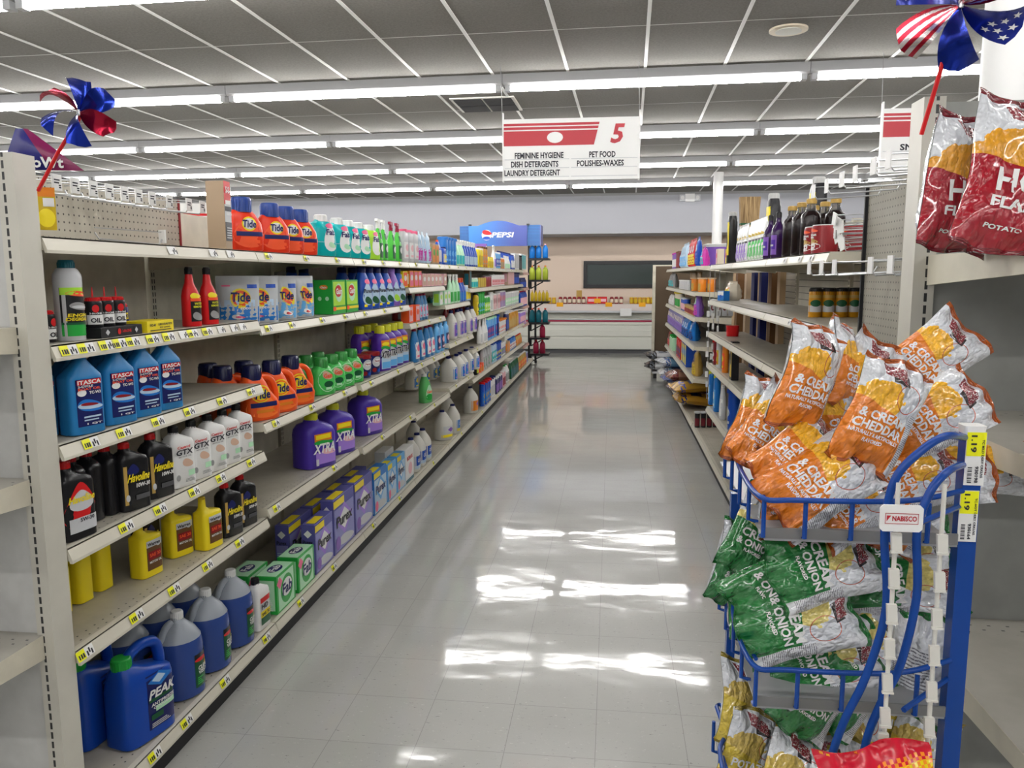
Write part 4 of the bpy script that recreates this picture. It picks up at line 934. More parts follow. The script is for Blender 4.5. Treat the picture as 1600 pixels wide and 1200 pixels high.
    place('borax', -1.475, 5.49, .118, 90, 'white carton with red print beside the bleach jugs', 'box', 'white cartons')
    place('borax', -1.6, 5.4, .118, 90, 'white carton with red print in the back line', 'box', 'white cartons')
    for i, (x, y) in enumerate(((-1.5, 5.78), (-1.5, 5.97), (-1.5, 6.16))): place('bleachs', x, y, .118, 90, 'small white bleach jug with blue cap after the cartons, ' + nth(i, 3), 'bleach jug', 'bleach jugs on the bottom deck')
    place('bleachplain', -1.51, 6.98, .118, 60, 'large white bleach jug turned to show its yellow edge label', 'bleach jug', 'bleach jugs on the bottom deck')
    place('bleachb', -1.48, 7.28, .118, 96, 'white bleach jug with light blue label behind the large turned one', 'bleach jug', 'bleach jugs on the bottom deck')
    place('bleachs', -1.66, 6.5, .118, 84, 'white bleach jug in shade left of the large one', 'bleach jug', 'bleach jugs on the bottom deck')
    place('bleachy', -1.51, 8.42, .118, 75, 'white bleach jug with a wide orange yellow label', 'bleach jug', 'bleach jugs on the bottom deck')
    place('bleachs', -1.68, 8.0, .118, 84, 'white bleach jug in shade left of the orange labelled one', 'bleach jug', 'bleach jugs on the bottom deck')
    # top shelf
    place('strayw', -1.47, 2.885, S0, 90, 'tall brown cardboard box with red and black front strip on the top shelf', 'box')
    row('tidered', [(-1.485, 3.12), (-1.485, 3.39), (-1.485, 3.56), (-1.485, 3.73)], S0, L, 'red detergent bottle with blue cap edging the top shelf', 'detergent bottle', 'red detergent bottles on the top shelf', jit=10)
    place('tidered', -1.575, 3.27, S0, 60, 'red detergent bottle with clear blue cap, set back between the others', 'detergent bottle', 'red detergent bottles on the top shelf')
    row('fabteal', [(-1.485, 4.0), (-1.485, 4.24), (-1.485, 4.42), (-1.485, 4.6)], S0, L, 'teal detergent bottle with white cap on the top shelf', 'detergent bottle', 'teal detergent bottles', jit=8)
    place('fablime', -1.485, 4.81, S0, 64, 'lime green detergent bottle with white cap right of the teal ones', 'detergent bottle')
    BUILD['spraygw'] = spray((0.08, 0.5, 0.06), 'white', 'dgreen'); BUILD['spraygr'] = spray((0.08, 0.5, 0.06), 'berry', 'dgreen')
    row('spraygw', [(-1.485, 5.0), (-1.49, 5.13)], S0, L, 'green spray bottle with white trigger on the top shelf', 'spray bottle', 'green spray bottles')
    row('spraygr', [(-1.485, 5.3), (-1.485, 5.46)], S0, L, 'green spray bottle with dark red trigger on the top shelf', 'spray bottle', 'green spray bottles')
near()
def FAR(side, shelf_, z, items):
    """items sorted from near to far: (shape, width, depth, height, body, cap, colours, name, x, y, description, category)"""
    for prof, w, d, h, body, cap, c1, c2, nm, pts, desc, cat in items:
        key = 'far|%s|%s' % (shelf_, desc); n = len(pts)
        BUILD[key] = gen(prof, w, d, h, body, cap, c1, c2, nm)
        for k, (x, y) in enumerate(pts):
            place(key, x, y, z, 90 if side < 0 else -90, desc if n == 1 else desc + ', ' + nth(k, n), cat, desc if n > 1 else None)
FAR(-1, 'top', 1.692, [('squat', 0.121, 0.06, 0.246, 'silver', 'pink', 'white', 'lpink', 'clear_bottle', ((-1.47, 5.56), (-1.47, 5.71), (-1.47, 5.86)), 'clear bottle with bright pink cap on the top left shelf', 'bottle'),
('pouch', 0.047, 0.06, 0.241, 'pale', None, 'magenta', 'white', 'plastic_pouch', ((-1.47, 5.95), (-1.47, 6.02), (-1.47, 6.14), (-1.47, 6.3)), 'pale blue pouch with magenta bottom on the top left shelf', 'pouch'),
('box', 0.115, 0.06, 0.159, 'tan', None, 'dorange', 'green', 'cleaner_box', ((-1.47, 6.42), (-1.47, 6.55)), 'tan and orange carton under the red-orange cap on the top left shelf', 'box'),
('jug', 0.147, 0.06, 0.208, 'blue', 'orangered', 'silver', None, 'cleaner_jug', ((-1.47, 6.68),), 'blue jug with wide red-orange cap on the top left shelf', 'jug'),
('squat', 0.13, 0.06, 0.162, 'blue', 'navy', 'silver', 'yellow', 'cleaner_bottle', ((-1.47, 6.88),), 'short blue bottle with silver label beside the tall blue canister', 'bottle'),
('cyl', 0.118, 0.084, 0.257, 'mblue', 'mblue', 'mblue', 'sky', 'wipes_canister', ((-1.49, 7.01), (-1.49, 7.13), (-1.49, 7.26), (-1.49, 7.39)), 'tall plain blue canister on the top left shelf', 'canister'),
('spray', 0.125, 0.07, 0.257, 'pgreen', 'white', 'teal', 'white', 'spray_bottle', ((-1.48, 7.51), (-1.48, 7.65), (-1.48, 7.79)), 'clear green spray bottle with teal label left of two blue sprayers', 'spray bottle'),
('spray', 0.114, 0.069, 0.262, 'blue', 'white', 'pale', 'red', 'spray_bottle', ((-1.48, 7.92), (-1.48, 8.05), (-1.48, 8.19), (-1.48, 8.31), (-1.48, 8.44), (-1.48, 8.56)), 'blue spray bottle with white trigger on the top left shelf', 'spray bottle'),
('squat', 0.13, 0.06, 0.222, 'yellow', 'white', 'dyellow', None, 'cleaner_bottle', ((-1.47, 8.76), (-1.47, 8.9)), 'yellow bottle just left of the amber one on the top shelf', 'bottle'),
('squat', 0.119, 0.081, 0.251, 'amber', 'brown', 'dorange', 'grey', 'oil_soap_bottle', ((-1.49, 9.03), (-1.49, 9.16), (-1.49, 9.29)), 'amber bottle with dark brown top on the top left shelf', 'bottle'),
('squat', 0.13, 0.06, 0.137, 'yellow', 'yellow', 'dyellow', None, 'cleaner_bottle', ((-1.48, 9.47), (-1.48, 9.61), (-1.48, 9.75)), 'small bright yellow bottle right of the amber one', 'bottle'),
('spray', 0.13, 0.06, 0.289, 'white', 'white', 'violet', 'lpurple', 'spray_bottle', ((-1.47, 9.91),), 'white and violet spray bottle on the top left shelf', 'spray bottle'),
('squat', 0.128, 0.06, 0.216, 'sky', 'white', 'blue', 'white', 'cleaner_bottle', ((-1.47, 10.05), (-1.47, 10.19), (-1.47, 10.32)), 'light blue bottle with white cap far along the top shelf', 'bottle'),
('squat', 0.119, 0.06, 0.151, 'dorange', 'white', 'tan', None, 'polish_bottle', ((-1.47, 10.45), (-1.47, 10.58), (-1.47, 10.71)), 'little orange bottle far along the top shelf', 'bottle'),
('spray', 0.113, 0.06, 0.185, 'white', 'white', 'pgreen', 'lpink', 'spray_bottle', ((-1.47, 10.9), (-1.47, 11.04), (-1.48, 11.16), (-1.48, 11.29), (-1.48, 11.4)), 'small white spray bottle far along the top shelf', 'spray bottle'),
('tall', 0.13, 0.06, 0.225, 'blue', 'navy', 'white', None, 'cleaner_bottle', ((-1.47, 11.58), (-1.47, 11.72), (-1.47, 11.86)), 'slim blue bottle near the top shelf end', 'bottle'),
('box', 0.13, 0.066, 0.24, 'white', None, 'silver', None, 'cleaner_box', ((-1.48, 12.02), (-1.48, 12.16), (-1.48, 12.3), (-1.48, 12.44)), 'narrow white box near the top shelf end', 'box'),
('squat', 0.113, 0.06, 0.24, 'black', 'black', 'dgrey', None, 'black_bottle', ((-1.47, 12.57), (-1.47, 12.69), (-1.47, 12.81)), 'slim black bottle ending the top shelf', 'bottle'),
('box', 0.128, 0.074, 0.258, 'white', None, 'teal', None, 'cleaner_box', ((-1.49, 12.94), (-1.49, 13.08), (-1.49, 13.21), (-1.49, 13.35), (-1.49, 13.49)), 'white box with teal base ending the top shelf', 'box'),
])
FAR(-1, 'topback', 1.692, [('box', 0.121, 0.149, 0.316, 'lpurple', None, 'white', 'orange', 'cleaner_box', ((-1.7, 10.34),), 'violet carton behind the amber bottle on the top shelf', 'box'),
('tall', 0.12, 0.06, 0.281, 'blue', 'navy', 'mblue', 'white', 'window_cleaner_bottle', ((-1.65, 11.56), (-1.65, 11.7), (-1.65, 11.84), (-1.65, 11.98), (-1.65, 12.12), (-1.65, 12.25), (-1.65, 12.38), (-1.65, 12.51), (-1.65, 12.64), (-1.65, 12.78), (-1.65, 12.91), (-1.65, 13.07), (-1.65, 13.21), (-1.65, 13.35), (-1.65, 13.53)), 'dark-capped blue bottle behind the far top shelf goods', 'bottle'),
])
FAR(-1, 'b4a', 1.512, [('box', 0.121, 0.06, 0.114, 'yellow', None, 'orange', 'white', 'dryer_sheet_box', ((-1.47, 5.49),), 'yellow and orange carton at the near end of the small upper shelf', 'box'),
('box', 0.113, 0.06, 0.119, 'dorange', None, 'pink', 'white', 'dryer_sheet_box', ((-1.47, 5.67), (-1.47, 5.8), (-1.47, 5.92)), 'orange and pink carton on the small upper shelf', 'box'),
('box', 0.13, 0.06, 0.099, 'lpink', None, 'skin', 'white', 'dryer_sheet_box', ((-1.47, 6.07), (-1.47, 6.21), (-1.47, 6.35), (-1.47, 6.49), (-1.47, 6.63), (-1.47, 6.84)), 'pale pink carton on the small upper shelf', 'box'),
])
FAR(-1, 'b4a2', 1.512, [('box', 0.113, 0.06, 0.083, 'tan', None, 'brown', None, 'wood_sided_box', ((-1.5, 6.19), (-1.5, 6.32), (-1.5, 6.45), (-1.5, 6.57)), 'brown striped carton on the small upper shelf', 'box'),
])
FAR(-1, 'b4b', 1.256, [('box', 0.121, 0.06, 0.124, 'orangered', None, 'lpink', 'orange', 'detergent_box', ((-1.47, 5.63), (-1.47, 5.83)), 'small red and pink carton below the steel blue bottles', 'box'),
('tall', 0.086, 0.06, 0.214, (0.04, 0.17, 0.36), 'berry', 'pale', 'pink', 'softener_bottle', ((-1.47, 5.95), (-1.47, 6.05), (-1.47, 6.15)), 'steel blue bottle with dark red cap below the orange cartons', 'bottle'),
])
FAR(-1, 'b4b2', 1.256, [('squat', 0.121, 0.06, 0.098, 'dred', 'dred', 'grey', None, 'red_bottle', ((-1.63, 5.93), (-1.63, 6.06)), 'dark red bottle in shade behind the small red cartons', 'bottle'),
('tall', 0.13, 0.06, 0.209, (0.02, 0.09, 0.2), 'berry', 'navy', None, 'softener_bottle', ((-1.63, 6.2), (-1.63, 6.35)), 'steel blue bottle with dark red cap in the rear row', 'bottle'),
])
FAR(-1, 'b4c', 0.958, [('tall', 0.121, 0.061, 0.263, (0.03, 0.19, 0.45), 'berry', 'white', 'pink', 'softener_bottle', ((-1.45, 5.75), (-1.45, 5.93), (-1.45, 6.13), (-1.45, 6.27)), 'light blue bottle with dark red cap right of the purple bottles', 'bottle'),
('fabb', 0.13, 0.06, 0.258, 'sky', 'sky', 'navy', 'lpink', 'softener_jug', ((-1.45, 6.49), (-1.45, 6.65), (-1.45, 6.85)), 'sky blue jug with dark label right of the red capped bottles', 'jug'),
])
FAR(-1, 'b5a', 1.345, [('box', 0.121, 0.06, 0.121, 'pgreen', None, 'white', 'lime', 'cleaner_box', ((-1.47, 6.67), (-1.47, 6.86), (-1.47, 7.0)), 'white and pale green carton on the sprayer shelf', 'box'),
('spray', 0.13, 0.06, 0.273, 'pgreen', 'white', 'green', 'white', 'spray_bottle', ((-1.47, 7.17), (-1.47, 7.33), (-1.47, 7.49)), 'green spray bottle with white trigger below the top shelf', 'spray bottle'),
('spray', 0.119, 0.079, 0.238, 'blue', 'orangered', 'mblue', 'violet', 'spray_bottle', ((-1.49, 7.62), (-1.49, 7.75), (-1.49, 7.87)), 'blue spray bottle with orange trigger below the top shelf', 'spray bottle'),
('squat', 0.123, 0.06, 0.166, 'pale', 'white', 'yellow', None, 'cleaner_bottle', ((-1.48, 8.0), (-1.48, 8.13)), 'clear bottle with yellow label at the end of the sprayer shelf', 'bottle'),
])
FAR(-1, 'b5a2', 1.345, [('spray', 0.121, 0.06, 0.07, 'dgreen', 'black', 'dteal', None, 'spray_bottle', ((-1.69, 7.3), (-1.69, 7.52)), 'dark green sprayer in shade behind the pale cartons', 'spray bottle'),
])
FAR(-1, 'b5b', 1.01, [('jug', 0.121, 0.108, 0.275, 'offwhite', 'navy', 'lpurple', 'blue', 'bleach_jug', ((-1.48, 7.27), (-1.47, 7.52), (-1.47, 7.69), (-1.46, 7.99), (-1.46, 8.26)), 'white bleach jug with violet label, middle shelf', 'jug'),
])
FAR(-1, 'b5b2', 1.01, [('wine', 0.117, 0.06, 0.303, 'dred', 'dred', None, None, 'red_bottle', ((-1.73, 8.19), (-1.73, 8.32), (-1.73, 8.46), (-1.73, 8.59), (-1.73, 8.71), (-1.73, 8.84), (-1.73, 8.97), (-1.73, 9.1), (-1.73, 9.24)), 'dark red bottle standing in shade behind the bleach jugs', 'bottle'),
])
FAR(-1, 'b5c', 0.618, [('jug', 0.121, 0.16, 0.244, 'offwhite', 'navy', 'mblue', 'violet', 'bleach_jug', ((-1.5, 7.22), (-1.47, 7.46), (-1.47, 7.63), (-1.47, 7.96), (-1.46, 8.24)), 'white bleach jug with blue label on the shelf above the lowest', 'jug'),
])
FAR(-1, 'b5c2', 0.618, [('jug', 0.121, 0.113, 0.2, 'offwhite', 'white', 'mblue', 'yellow', 'cleaner_jug', ((-1.72, 6.68), (-1.7, 6.87), (-1.7, 7.04), (-1.7, 7.34), (-1.7, 7.51)), 'white jug with blue and yellow label behind the green soap', 'jug'),
])
FAR(-1, 'f1', 1.468, [('box', 0.121, 0.06, 0.186, 'brown', None, 'dteal', None, 'sponge_box', ((-1.47, 8.1),), 'dark teal and brown package on the small shelf right of the sprayers', 'box'),
('squat', 0.13, 0.06, 0.114, 'pgreen', 'white', 'teal', None, 'cleaner_tub', ((-1.47, 8.26), (-1.47, 8.4), (-1.47, 8.54)), 'pale teal tub under the top shelf, right of the sprayers', 'tub'),
('box', 0.126, 0.07, 0.107, 'gold', None, 'dyellow', None, 'scrubber_box', ((-1.48, 8.67), (-1.48, 8.81), (-1.48, 8.94), (-1.48, 9.08)), 'tan carton under the top shelf beside the pale teal tub', 'box'),
('squat', 0.118, 0.06, 0.136, 'berry', 'grey', 'dred', None, 'candle_jar', ((-1.48, 9.2), (-1.48, 9.33), (-1.48, 9.46), (-1.48, 9.58)), 'dark red jar under the top shelf', 'jar'),
('squat', 0.129, 0.06, 0.152, 'white', 'white', 'lpink', 'red', 'freshener_jar', ((-1.48, 9.76), (-1.48, 9.9), (-1.48, 10.04), (-1.48, 10.18), (-1.48, 10.31), (-1.48, 10.48), (-1.48, 10.62), (-1.48, 10.76)), 'white and red jar under the top shelf', 'jar'),
('box', 0.13, 0.09, 0.204, 'skin', None, 'lpink', None, 'freshener_box', ((-1.49, 11.21), (-1.49, 11.35), (-1.49, 11.49), (-1.49, 11.63), (-1.49, 11.77)), 'tall peach carton under the far part of the top shelf', 'box'),
('cyl', 0.13, 0.077, 0.189, 'navy', 'navy', 'blue', None, 'canister', ((-1.49, 11.97), (-1.49, 12.11), (-1.49, 12.25), (-1.49, 12.39), (-1.49, 12.53)), 'dark blue canister under the far part of the top shelf', 'canister'),
])
FAR(-1, 'f2', 1.168, [('squat', 0.121, 0.06, 0.256, 'dyellow', 'black', 'yellow', 'brown', 'cleaner_bottle', ((-1.47, 8.57),), 'yellow bottle left of the big green one', 'bottle'),
('cyl', 0.13, 0.071, 0.262, 'green', 'green', 'green', 'sky', 'cleaner_bottle', ((-1.48, 8.73), (-1.48, 8.87), (-1.48, 9.01)), 'big plain green bottle midway on the left run', 'bottle'),
('squat', 0.13, 0.06, 0.209, 'green', 'white', 'lime', 'white', 'cleaner_bottle', ((-1.48, 9.18), (-1.48, 9.32), (-1.48, 9.46)), 'green and white bottle right of the big green one', 'bottle'),
('cyl', 0.13, 0.06, 0.244, 'white', 'white', 'silver', None, 'aerosol_can', ((-1.47, 9.61),), 'thin white can right of the green bottles', 'can'),
('box', 0.13, 0.06, 0.207, 'white', None, 'lpink', 'berry', 'cleaner_box', ((-1.47, 9.75), (-1.47, 9.89), (-1.47, 10.1), (-1.47, 10.24)), 'white and pink carton right of the green bottles', 'box'),
('box', 0.13, 0.06, 0.231, 'white', None, 'lpurple', 'red', 'cleaner_box', ((-1.48, 10.39), (-1.48, 10.53), (-1.48, 10.67), (-1.48, 10.81)), 'white carton with red top far along the left run', 'box'),
('cyl', 0.13, 0.06, 0.212, 'silver', 'white', 'pgreen', 'white', 'freshener_can', ((-1.47, 10.96), (-1.47, 11.1), (-1.47, 11.24), (-1.47, 11.38), (-1.47, 11.56), (-1.47, 11.7), (-1.47, 11.84), (-1.48, 12.01), (-1.48, 12.15), (-1.48, 12.29), (-1.48, 12.43)), 'pale grey can far along the left run', 'can'),
])
FAR(-1, 'f3', 0.845, [('spray', 0.121, 0.062, 0.281, 'white', 'white', 'silver', 'green', 'spray_bottle', ((-1.46, 8.74), (-1.45, 8.92), (-1.45, 9.06)), 'white spray bottle with dark label below the yellow bottle', 'spray bottle'),
('squat', 0.118, 0.06, 0.28, 'sky', 'pgreen', 'blue', 'red', 'cleaner_bottle', ((-1.45, 9.19), (-1.45, 9.31), (-1.45, 9.44), (-1.45, 9.57), (-1.45, 9.79)), 'sky blue bottle, red print, midway on the left run', 'bottle'),
('cyl', 0.13, 0.06, 0.278, 'blue', 'blue', 'navy', None, 'canister', ((-1.45, 10.02),), 'dark blue canister left of the white bucket shaped tub', 'canister'),
('tub', 0.13, 0.089, 0.211, 'white', 'dorange', 'white', 'orangered', 'wipes_tub', ((-1.47, 10.16), (-1.47, 10.3), (-1.47, 10.44), (-1.47, 10.58), (-1.47, 10.72)), 'white tub with orange rim far along the left run', 'tub'),
('squat', 0.13, 0.06, 0.269, 'navy', 'white', 'blue', None, 'cleaner_bottle', ((-1.45, 10.85), (-1.45, 10.99)), 'navy bottle with white cap right of the white tub', 'bottle'),
('tall', 0.124, 0.06, 0.259, 'amber', 'white', 'gold', None, 'oil_soap_bottle', ((-1.45, 11.15), (-1.45, 11.29), (-1.45, 11.43), (-1.45, 11.57), (-1.45, 11.7), (-1.45, 11.83), (-1.45, 12.02), (-1.45, 12.16)), 'golden brown bottle far along the left run', 'bottle'),
('squat', 0.13, 0.105, 0.195, 'violet', 'white', 'lpink', None, 'freshener_bottle', ((-1.48, 12.63), (-1.48, 12.77), (-1.48, 12.91), (-1.48, 13.05), (-1.48, 13.19)), 'lilac bottle at the far end of the left run', 'bottle'),
])
FAR(-1, 'f4', 0.538, [('squat', 0.121, 0.06, 0.207, 'black', 'white', 'ylime', None, 'cleaner_bottle', ((-1.45, 8.41),), 'small black and yellow bottle left of the white sprayers', 'bottle'),
('squat', 0.13, 0.06, 0.1, 'orangered', 'orangered', 'dorange', None, 'cleaner_bottle', ((-1.45, 8.62), (-1.45, 8.76)), 'small orange bottle in front of the white sprayers', 'bottle'),
('tall', 0.047, 0.06, 0.265, 'silver', 'white', 'grey', 'green', 'toilet_cleaner_bottle', ((-1.45, 8.85), (-1.45, 8.99), (-1.45, 9.19), (-1.45, 9.4)), 'white and grey bottle on the second lowest shelf', 'bottle'),
('squat', 0.12, 0.06, 0.263, 'pale', 'blue', 'teal', 'white', 'cleaner_bottle', ((-1.45, 9.53), (-1.45, 9.65), (-1.45, 9.78)), 'pale blue bottle on the second lowest shelf', 'bottle'),
('cyl', 0.13, 0.06, 0.239, 'blue', 'blue', 'blue', 'yellow', 'salt_canister', ((-1.45, 9.91), (-1.45, 10.05), (-1.45, 10.19)), 'blue canister with yellow base on the second lowest shelf', 'canister'),
('tub', 0.121, 0.06, 0.198, 'white', 'white', 'lpurple', 'green', 'wipes_tub', ((-1.46, 10.32), (-1.46, 10.45), (-1.46, 10.58), (-1.46, 10.71)), 'white tub with violet band on the second lowest shelf', 'tub'),
('box', 0.13, 0.06, 0.153, 'tan', None, 'dorange', None, 'match_box', ((-1.45, 10.91), (-1.45, 11.05)), 'tan and orange box on the second lowest shelf', 'box'),
('tall', 0.117, 0.06, 0.179, 'mblue', 'blue', 'white', 'red', 'cleaner_bottle', ((-1.45, 11.18), (-1.45, 11.31), (-1.45, 11.43), (-1.45, 11.56), (-1.45, 11.69), (-1.45, 11.82)), 'blue and white bottle far along the second lowest shelf', 'bottle'),
('tall', 0.13, 0.06, 0.163, 'gold', 'red', 'dorange', None, 'cleaner_bottle', ((-1.45, 12.02), (-1.45, 12.16), (-1.45, 12.32), (-1.45, 12.46), (-1.45, 12.6)), 'gold bottle with red cap far along the second lowest shelf', 'bottle'),
])
FAR(-1, 'f0', 0.118, [('cyl', 0.121, 0.06, 0.288, 'blue', 'red', 'mblue', 'gold', 'coffee_can', ((-1.46, 8.88), (-1.45, 9.01), (-1.45, 9.14), (-1.45, 9.28)), 'blue can with red lid on the bottom shelf', 'can'),
('cyl', 0.13, 0.06, 0.26, 'white', 'navy', 'silver', None, 'aerosol_can', ((-1.46, 9.42), (-1.46, 9.56), (-1.46, 9.7)), 'tall white can with dark cap on the bottom shelf', 'can'),
('squat', 0.13, 0.06, 0.216, 'navy', 'white', 'lpurple', None, 'cleaner_bottle', ((-1.45, 9.85), (-1.45, 9.99), (-1.45, 10.16), (-1.45, 10.3)), 'dark blue bottle with white neck on the bottom shelf', 'bottle'),
('squat', 0.13, 0.06, 0.226, 'lpink', 'white', 'berry', None, 'cleaner_bottle', ((-1.45, 10.48), (-1.45, 10.62)), 'pink and white bottle on the bottom shelf', 'bottle'),
('jug', 0.158, 0.095, 0.251, 'white', 'green', 'grey', None, 'cleaner_jug', ((-1.48, 10.93), (-1.48, 11.1)), 'white jug with green cap on the bottom shelf', 'jug'),
('tall', 0.123, 0.06, 0.264, 'dgreen', 'white', 'dteal', None, 'pine_cleaner_bottle', ((-1.45, 11.34), (-1.45, 11.47), (-1.45, 11.6), (-1.45, 11.73), (-1.45, 11.87), (-1.45, 12.01), (-1.45, 12.15)), 'dark green bottle on the bottom shelf', 'bottle'),
('tall', 0.126, 0.06, 0.242, 'gold', 'white', 'orangered', 'yellow', 'cleaner_bottle', ((-1.45, 12.28), (-1.45, 12.41), (-1.45, 12.6), (-1.45, 12.74), (-1.45, 12.88), (-1.45, 13.01), (-1.45, 13.15), (-1.45, 13.28)), 'gold and orange bottle at the far end of the bottom shelf', 'bottle'),
('box', 0.13, 0.06, 0.182, 'pale', None, 'lpurple', None, 'paper_pack', ((-1.46, 13.42), (-1.46, 13.56)), 'pale blue pack at the far end of the bottom shelf', 'pack'),
])
FAR(-1, 'e1', 1.4, [('round', 0.12, 0.06, 0.167, 'navy', 'navy', 'blue', None, 'drink_bottle', ((-1.47, 12.8), (-1.47, 12.93), (-1.47, 13.06), (-1.47, 13.19), (-1.47, 13.34), (-1.47, 13.48)), 'dark blue bottle by the drink rack', 'bottle'),
])
FAR(-1, 'e2', 1.1, [('round', 0.121, 0.06, 0.254, 'blue', 'red', 'lpink', None, 'drink_bottle', ((-1.47, 12.8), (-1.47, 12.92), (-1.47, 13.05), (-1.47, 13.18), (-1.47, 13.31), (-1.47, 13.45), (-1.47, 13.59)), 'blue and pink bottle by the drink rack', 'bottle'),
])
FAR(-1, 'e3', 0.8, [('box', 0.115, 0.06, 0.222, 'violet', None, 'lpink', None, 'snack_box', ((-1.47, 12.89), (-1.47, 13.01), (-1.47, 13.13), (-1.47, 13.26), (-1.47, 13.38)), 'lilac box by the drink rack', 'box'),
])
FAR(1, 'rt', 1.685, [('pouch', 0.09, 0.087, 0.191, 'magenta', None, 'teal', 'sky', 'treat_bag', ((0.92, 8.21),), 'magenta and teal treat bag on the far right top shelf', 'bag'),
('pouch', 0.184, 0.074, 0.3, 'blue', None, 'blue', 'pale', 'treat_bag', ((0.89, 8.49),), 'blue pointed treat bag on the far right top shelf', 'bag'),
('pouch', 0.184, 0.075, 0.3, 'red', None, 'yellow', 'white', 'toy_bag', ((0.89, 8.84), (0.89, 9.06), (0.89, 9.28)), 'red and yellow bag on the far right top shelf', 'bag'),
('pouch', 0.184, 0.117, 0.3, 'pale', None, 'sky', None, 'toy_bag', ((0.91, 9.91), (0.91, 10.13), (0.91, 10.35)), 'clear bag of pale blue toys on the far right top shelf', 'bag'),
('cyl', 0.16, 0.05, 0.231, 'maroon', 'brown', 'dred', None, 'treat_can', ((0.87, 10.55), (0.87, 10.72), (0.87, 10.89)), 'slim dark red can ending the right top shelf', 'can'),
('cyl', 0.184, 0.05, 0.226, 'lpurple', 'magenta', 'white', None, 'treat_can', ((0.87, 11.13), (0.87, 11.35), (0.87, 11.57)), 'slim purple can ending the right top shelf', 'can'),
])
FAR(1, 'rt2', 1.675, [('box', 0.092, 0.057, 0.107, 'yellow', None, 'yellow', 'red', 'treat_box', ((0.87, 6.14),), 'yellow box with red figures on the right top shelf', 'box'),
('box', 0.095, 0.053, 0.123, 'cream', None, 'lpink', 'red', 'treat_box', ((0.86, 6.62),), 'cream box with pink figures on the right top shelf', 'box'),
])
FAR(1, 'r2', 1.425, [('cyl', 0.09, 0.081, 0.149, 'dorange', 'tan', 'gold', None, 'treat_jar', ((0.9, 8.21), (0.99, 8.21), (0.88, 8.69)), 'amber jar with tan lid on the far right second shelf', 'jar'),
('cyl', 0.173, 0.05, 0.117, 'silver', 'white', 'silver', None, 'pet_food_cup', ((0.87, 9.27), (0.87, 9.49), (0.87, 9.71), (0.87, 9.91), (0.87, 10.1), (0.87, 10.29)), 'small grey cup on the far right second shelf', 'cup'),
('pouch', 0.184, 0.108, 0.211, 'grey', None, 'teal', None, 'toy_bag', ((0.9, 11.75), (0.9, 11.97), (0.9, 12.19)), 'grey and teal bag ending the second right shelf', 'bag'),
])
FAR(1, 'r2b', 1.425, [('cyl', 0.184, 0.053, 0.227, 'tan', 'tan', 'dred', 'gold', 'treat_can', ((1.0, 9.37), (1.02, 10.03), (1.02, 10.25), (1.02, 10.47)), 'tan can with red print standing behind the amber jars', 'can'),
])
FAR(1, 'r3', 1.17, [('pouch', 0.136, 0.092, 0.259, 'lpurple', None, 'magenta', 'pgreen', 'treat_bag', ((0.89, 8.37),), 'purple and green bag with magenta base on the third right shelf', 'bag'),
('cyl', 0.172, 0.05, 0.098, 'gold', 'tan', 'dred', None, 'treat_can', ((0.87, 8.54), (0.87, 8.73), (0.87, 8.92), (0.87, 9.11), (0.87, 9.29), (0.87, 9.48)), 'low gold can on the third right shelf', 'can'),
('cyl', 0.166, 0.083, 0.16, 'blue', 'silver', 'lpink', None, 'treat_canister', ((0.89, 9.66), (0.89, 9.84), (0.89, 10.02)), 'blue canister on the third right shelf', 'canister'),
('cyl', 0.184, 0.094, 0.211, 'cream', 'yellow', 'green', None, 'treat_canister', ((0.9, 10.61), (0.9, 10.83), (0.9, 11.05)), 'cream and yellow canister on the third right shelf', 'canister'),
('pouch', 0.184, 0.076, 0.146, 'white', None, 'silver', None, 'treat_bag', ((0.89, 11.75), (0.89, 11.97), (0.89, 12.19)), 'white round bag at the far end of the third right shelf', 'bag'),
])
FAR(1, 'r4', 0.88, [('pouch', 0.184, 0.114, 0.227, 'mblue', None, 'navy', 'pale', 'cat_food_bag', ((0.91, 8.91), (0.9, 9.29), (0.9, 9.51), (0.9, 9.73)), 'big blue food bag on the fourth right shelf', 'bag'),
('pouch', 0.165, 0.071, 0.255, 'peri', None, 'lpurple', 'cream', 'cat_food_bag', ((0.88, 9.94), (0.88, 10.13), (0.88, 10.33), (0.88, 10.51), (0.88, 10.69), (0.88, 10.87), (0.88, 11.13), (0.88, 11.35), (0.88, 11.57), (0.88, 11.79), (0.88, 11.99), (0.88, 12.2)), 'small violet and cream food bag on the fourth right shelf', 'bag'),
])
FAR(1, 'r5', 0.55, [('pouch', 0.184, 0.102, 0.272, 'gold', None, 'dyellow', 'navy', 'treat_bag', ((0.9, 8.45),), 'golden yellow bag on the fifth right shelf', 'bag'),
('box', 0.184, 0.142, 0.266, 'blue', None, 'yellow', 'sky', 'litter_box', ((0.92, 9.29), (0.92, 9.51), (0.92, 9.73)), 'blue carton with yellow panel on the fifth right shelf', 'box'),
('squat', 0.184, 0.065, 0.27, 'red', 'red', 'dred', 'blue', 'litter_bottle', ((0.88, 10.09), (0.88, 10.31), (0.88, 10.53)), 'red bottle on the fifth right shelf', 'bottle'),
('squat', 0.184, 0.092, 0.209, 'pgreen', 'green', 'pgreen', None, 'litter_bottle', ((0.89, 11.29), (0.89, 11.51), (0.89, 11.73)), 'pale green bottle on the fifth right shelf', 'bottle'),
('pouch', 0.184, 0.062, 0.227, 'dred', None, 'red', None, 'treat_bag', ((0.88, 11.97), (0.88, 12.19)), 'dark red bag at the far end of the fifth right shelf', 'bag'),
])
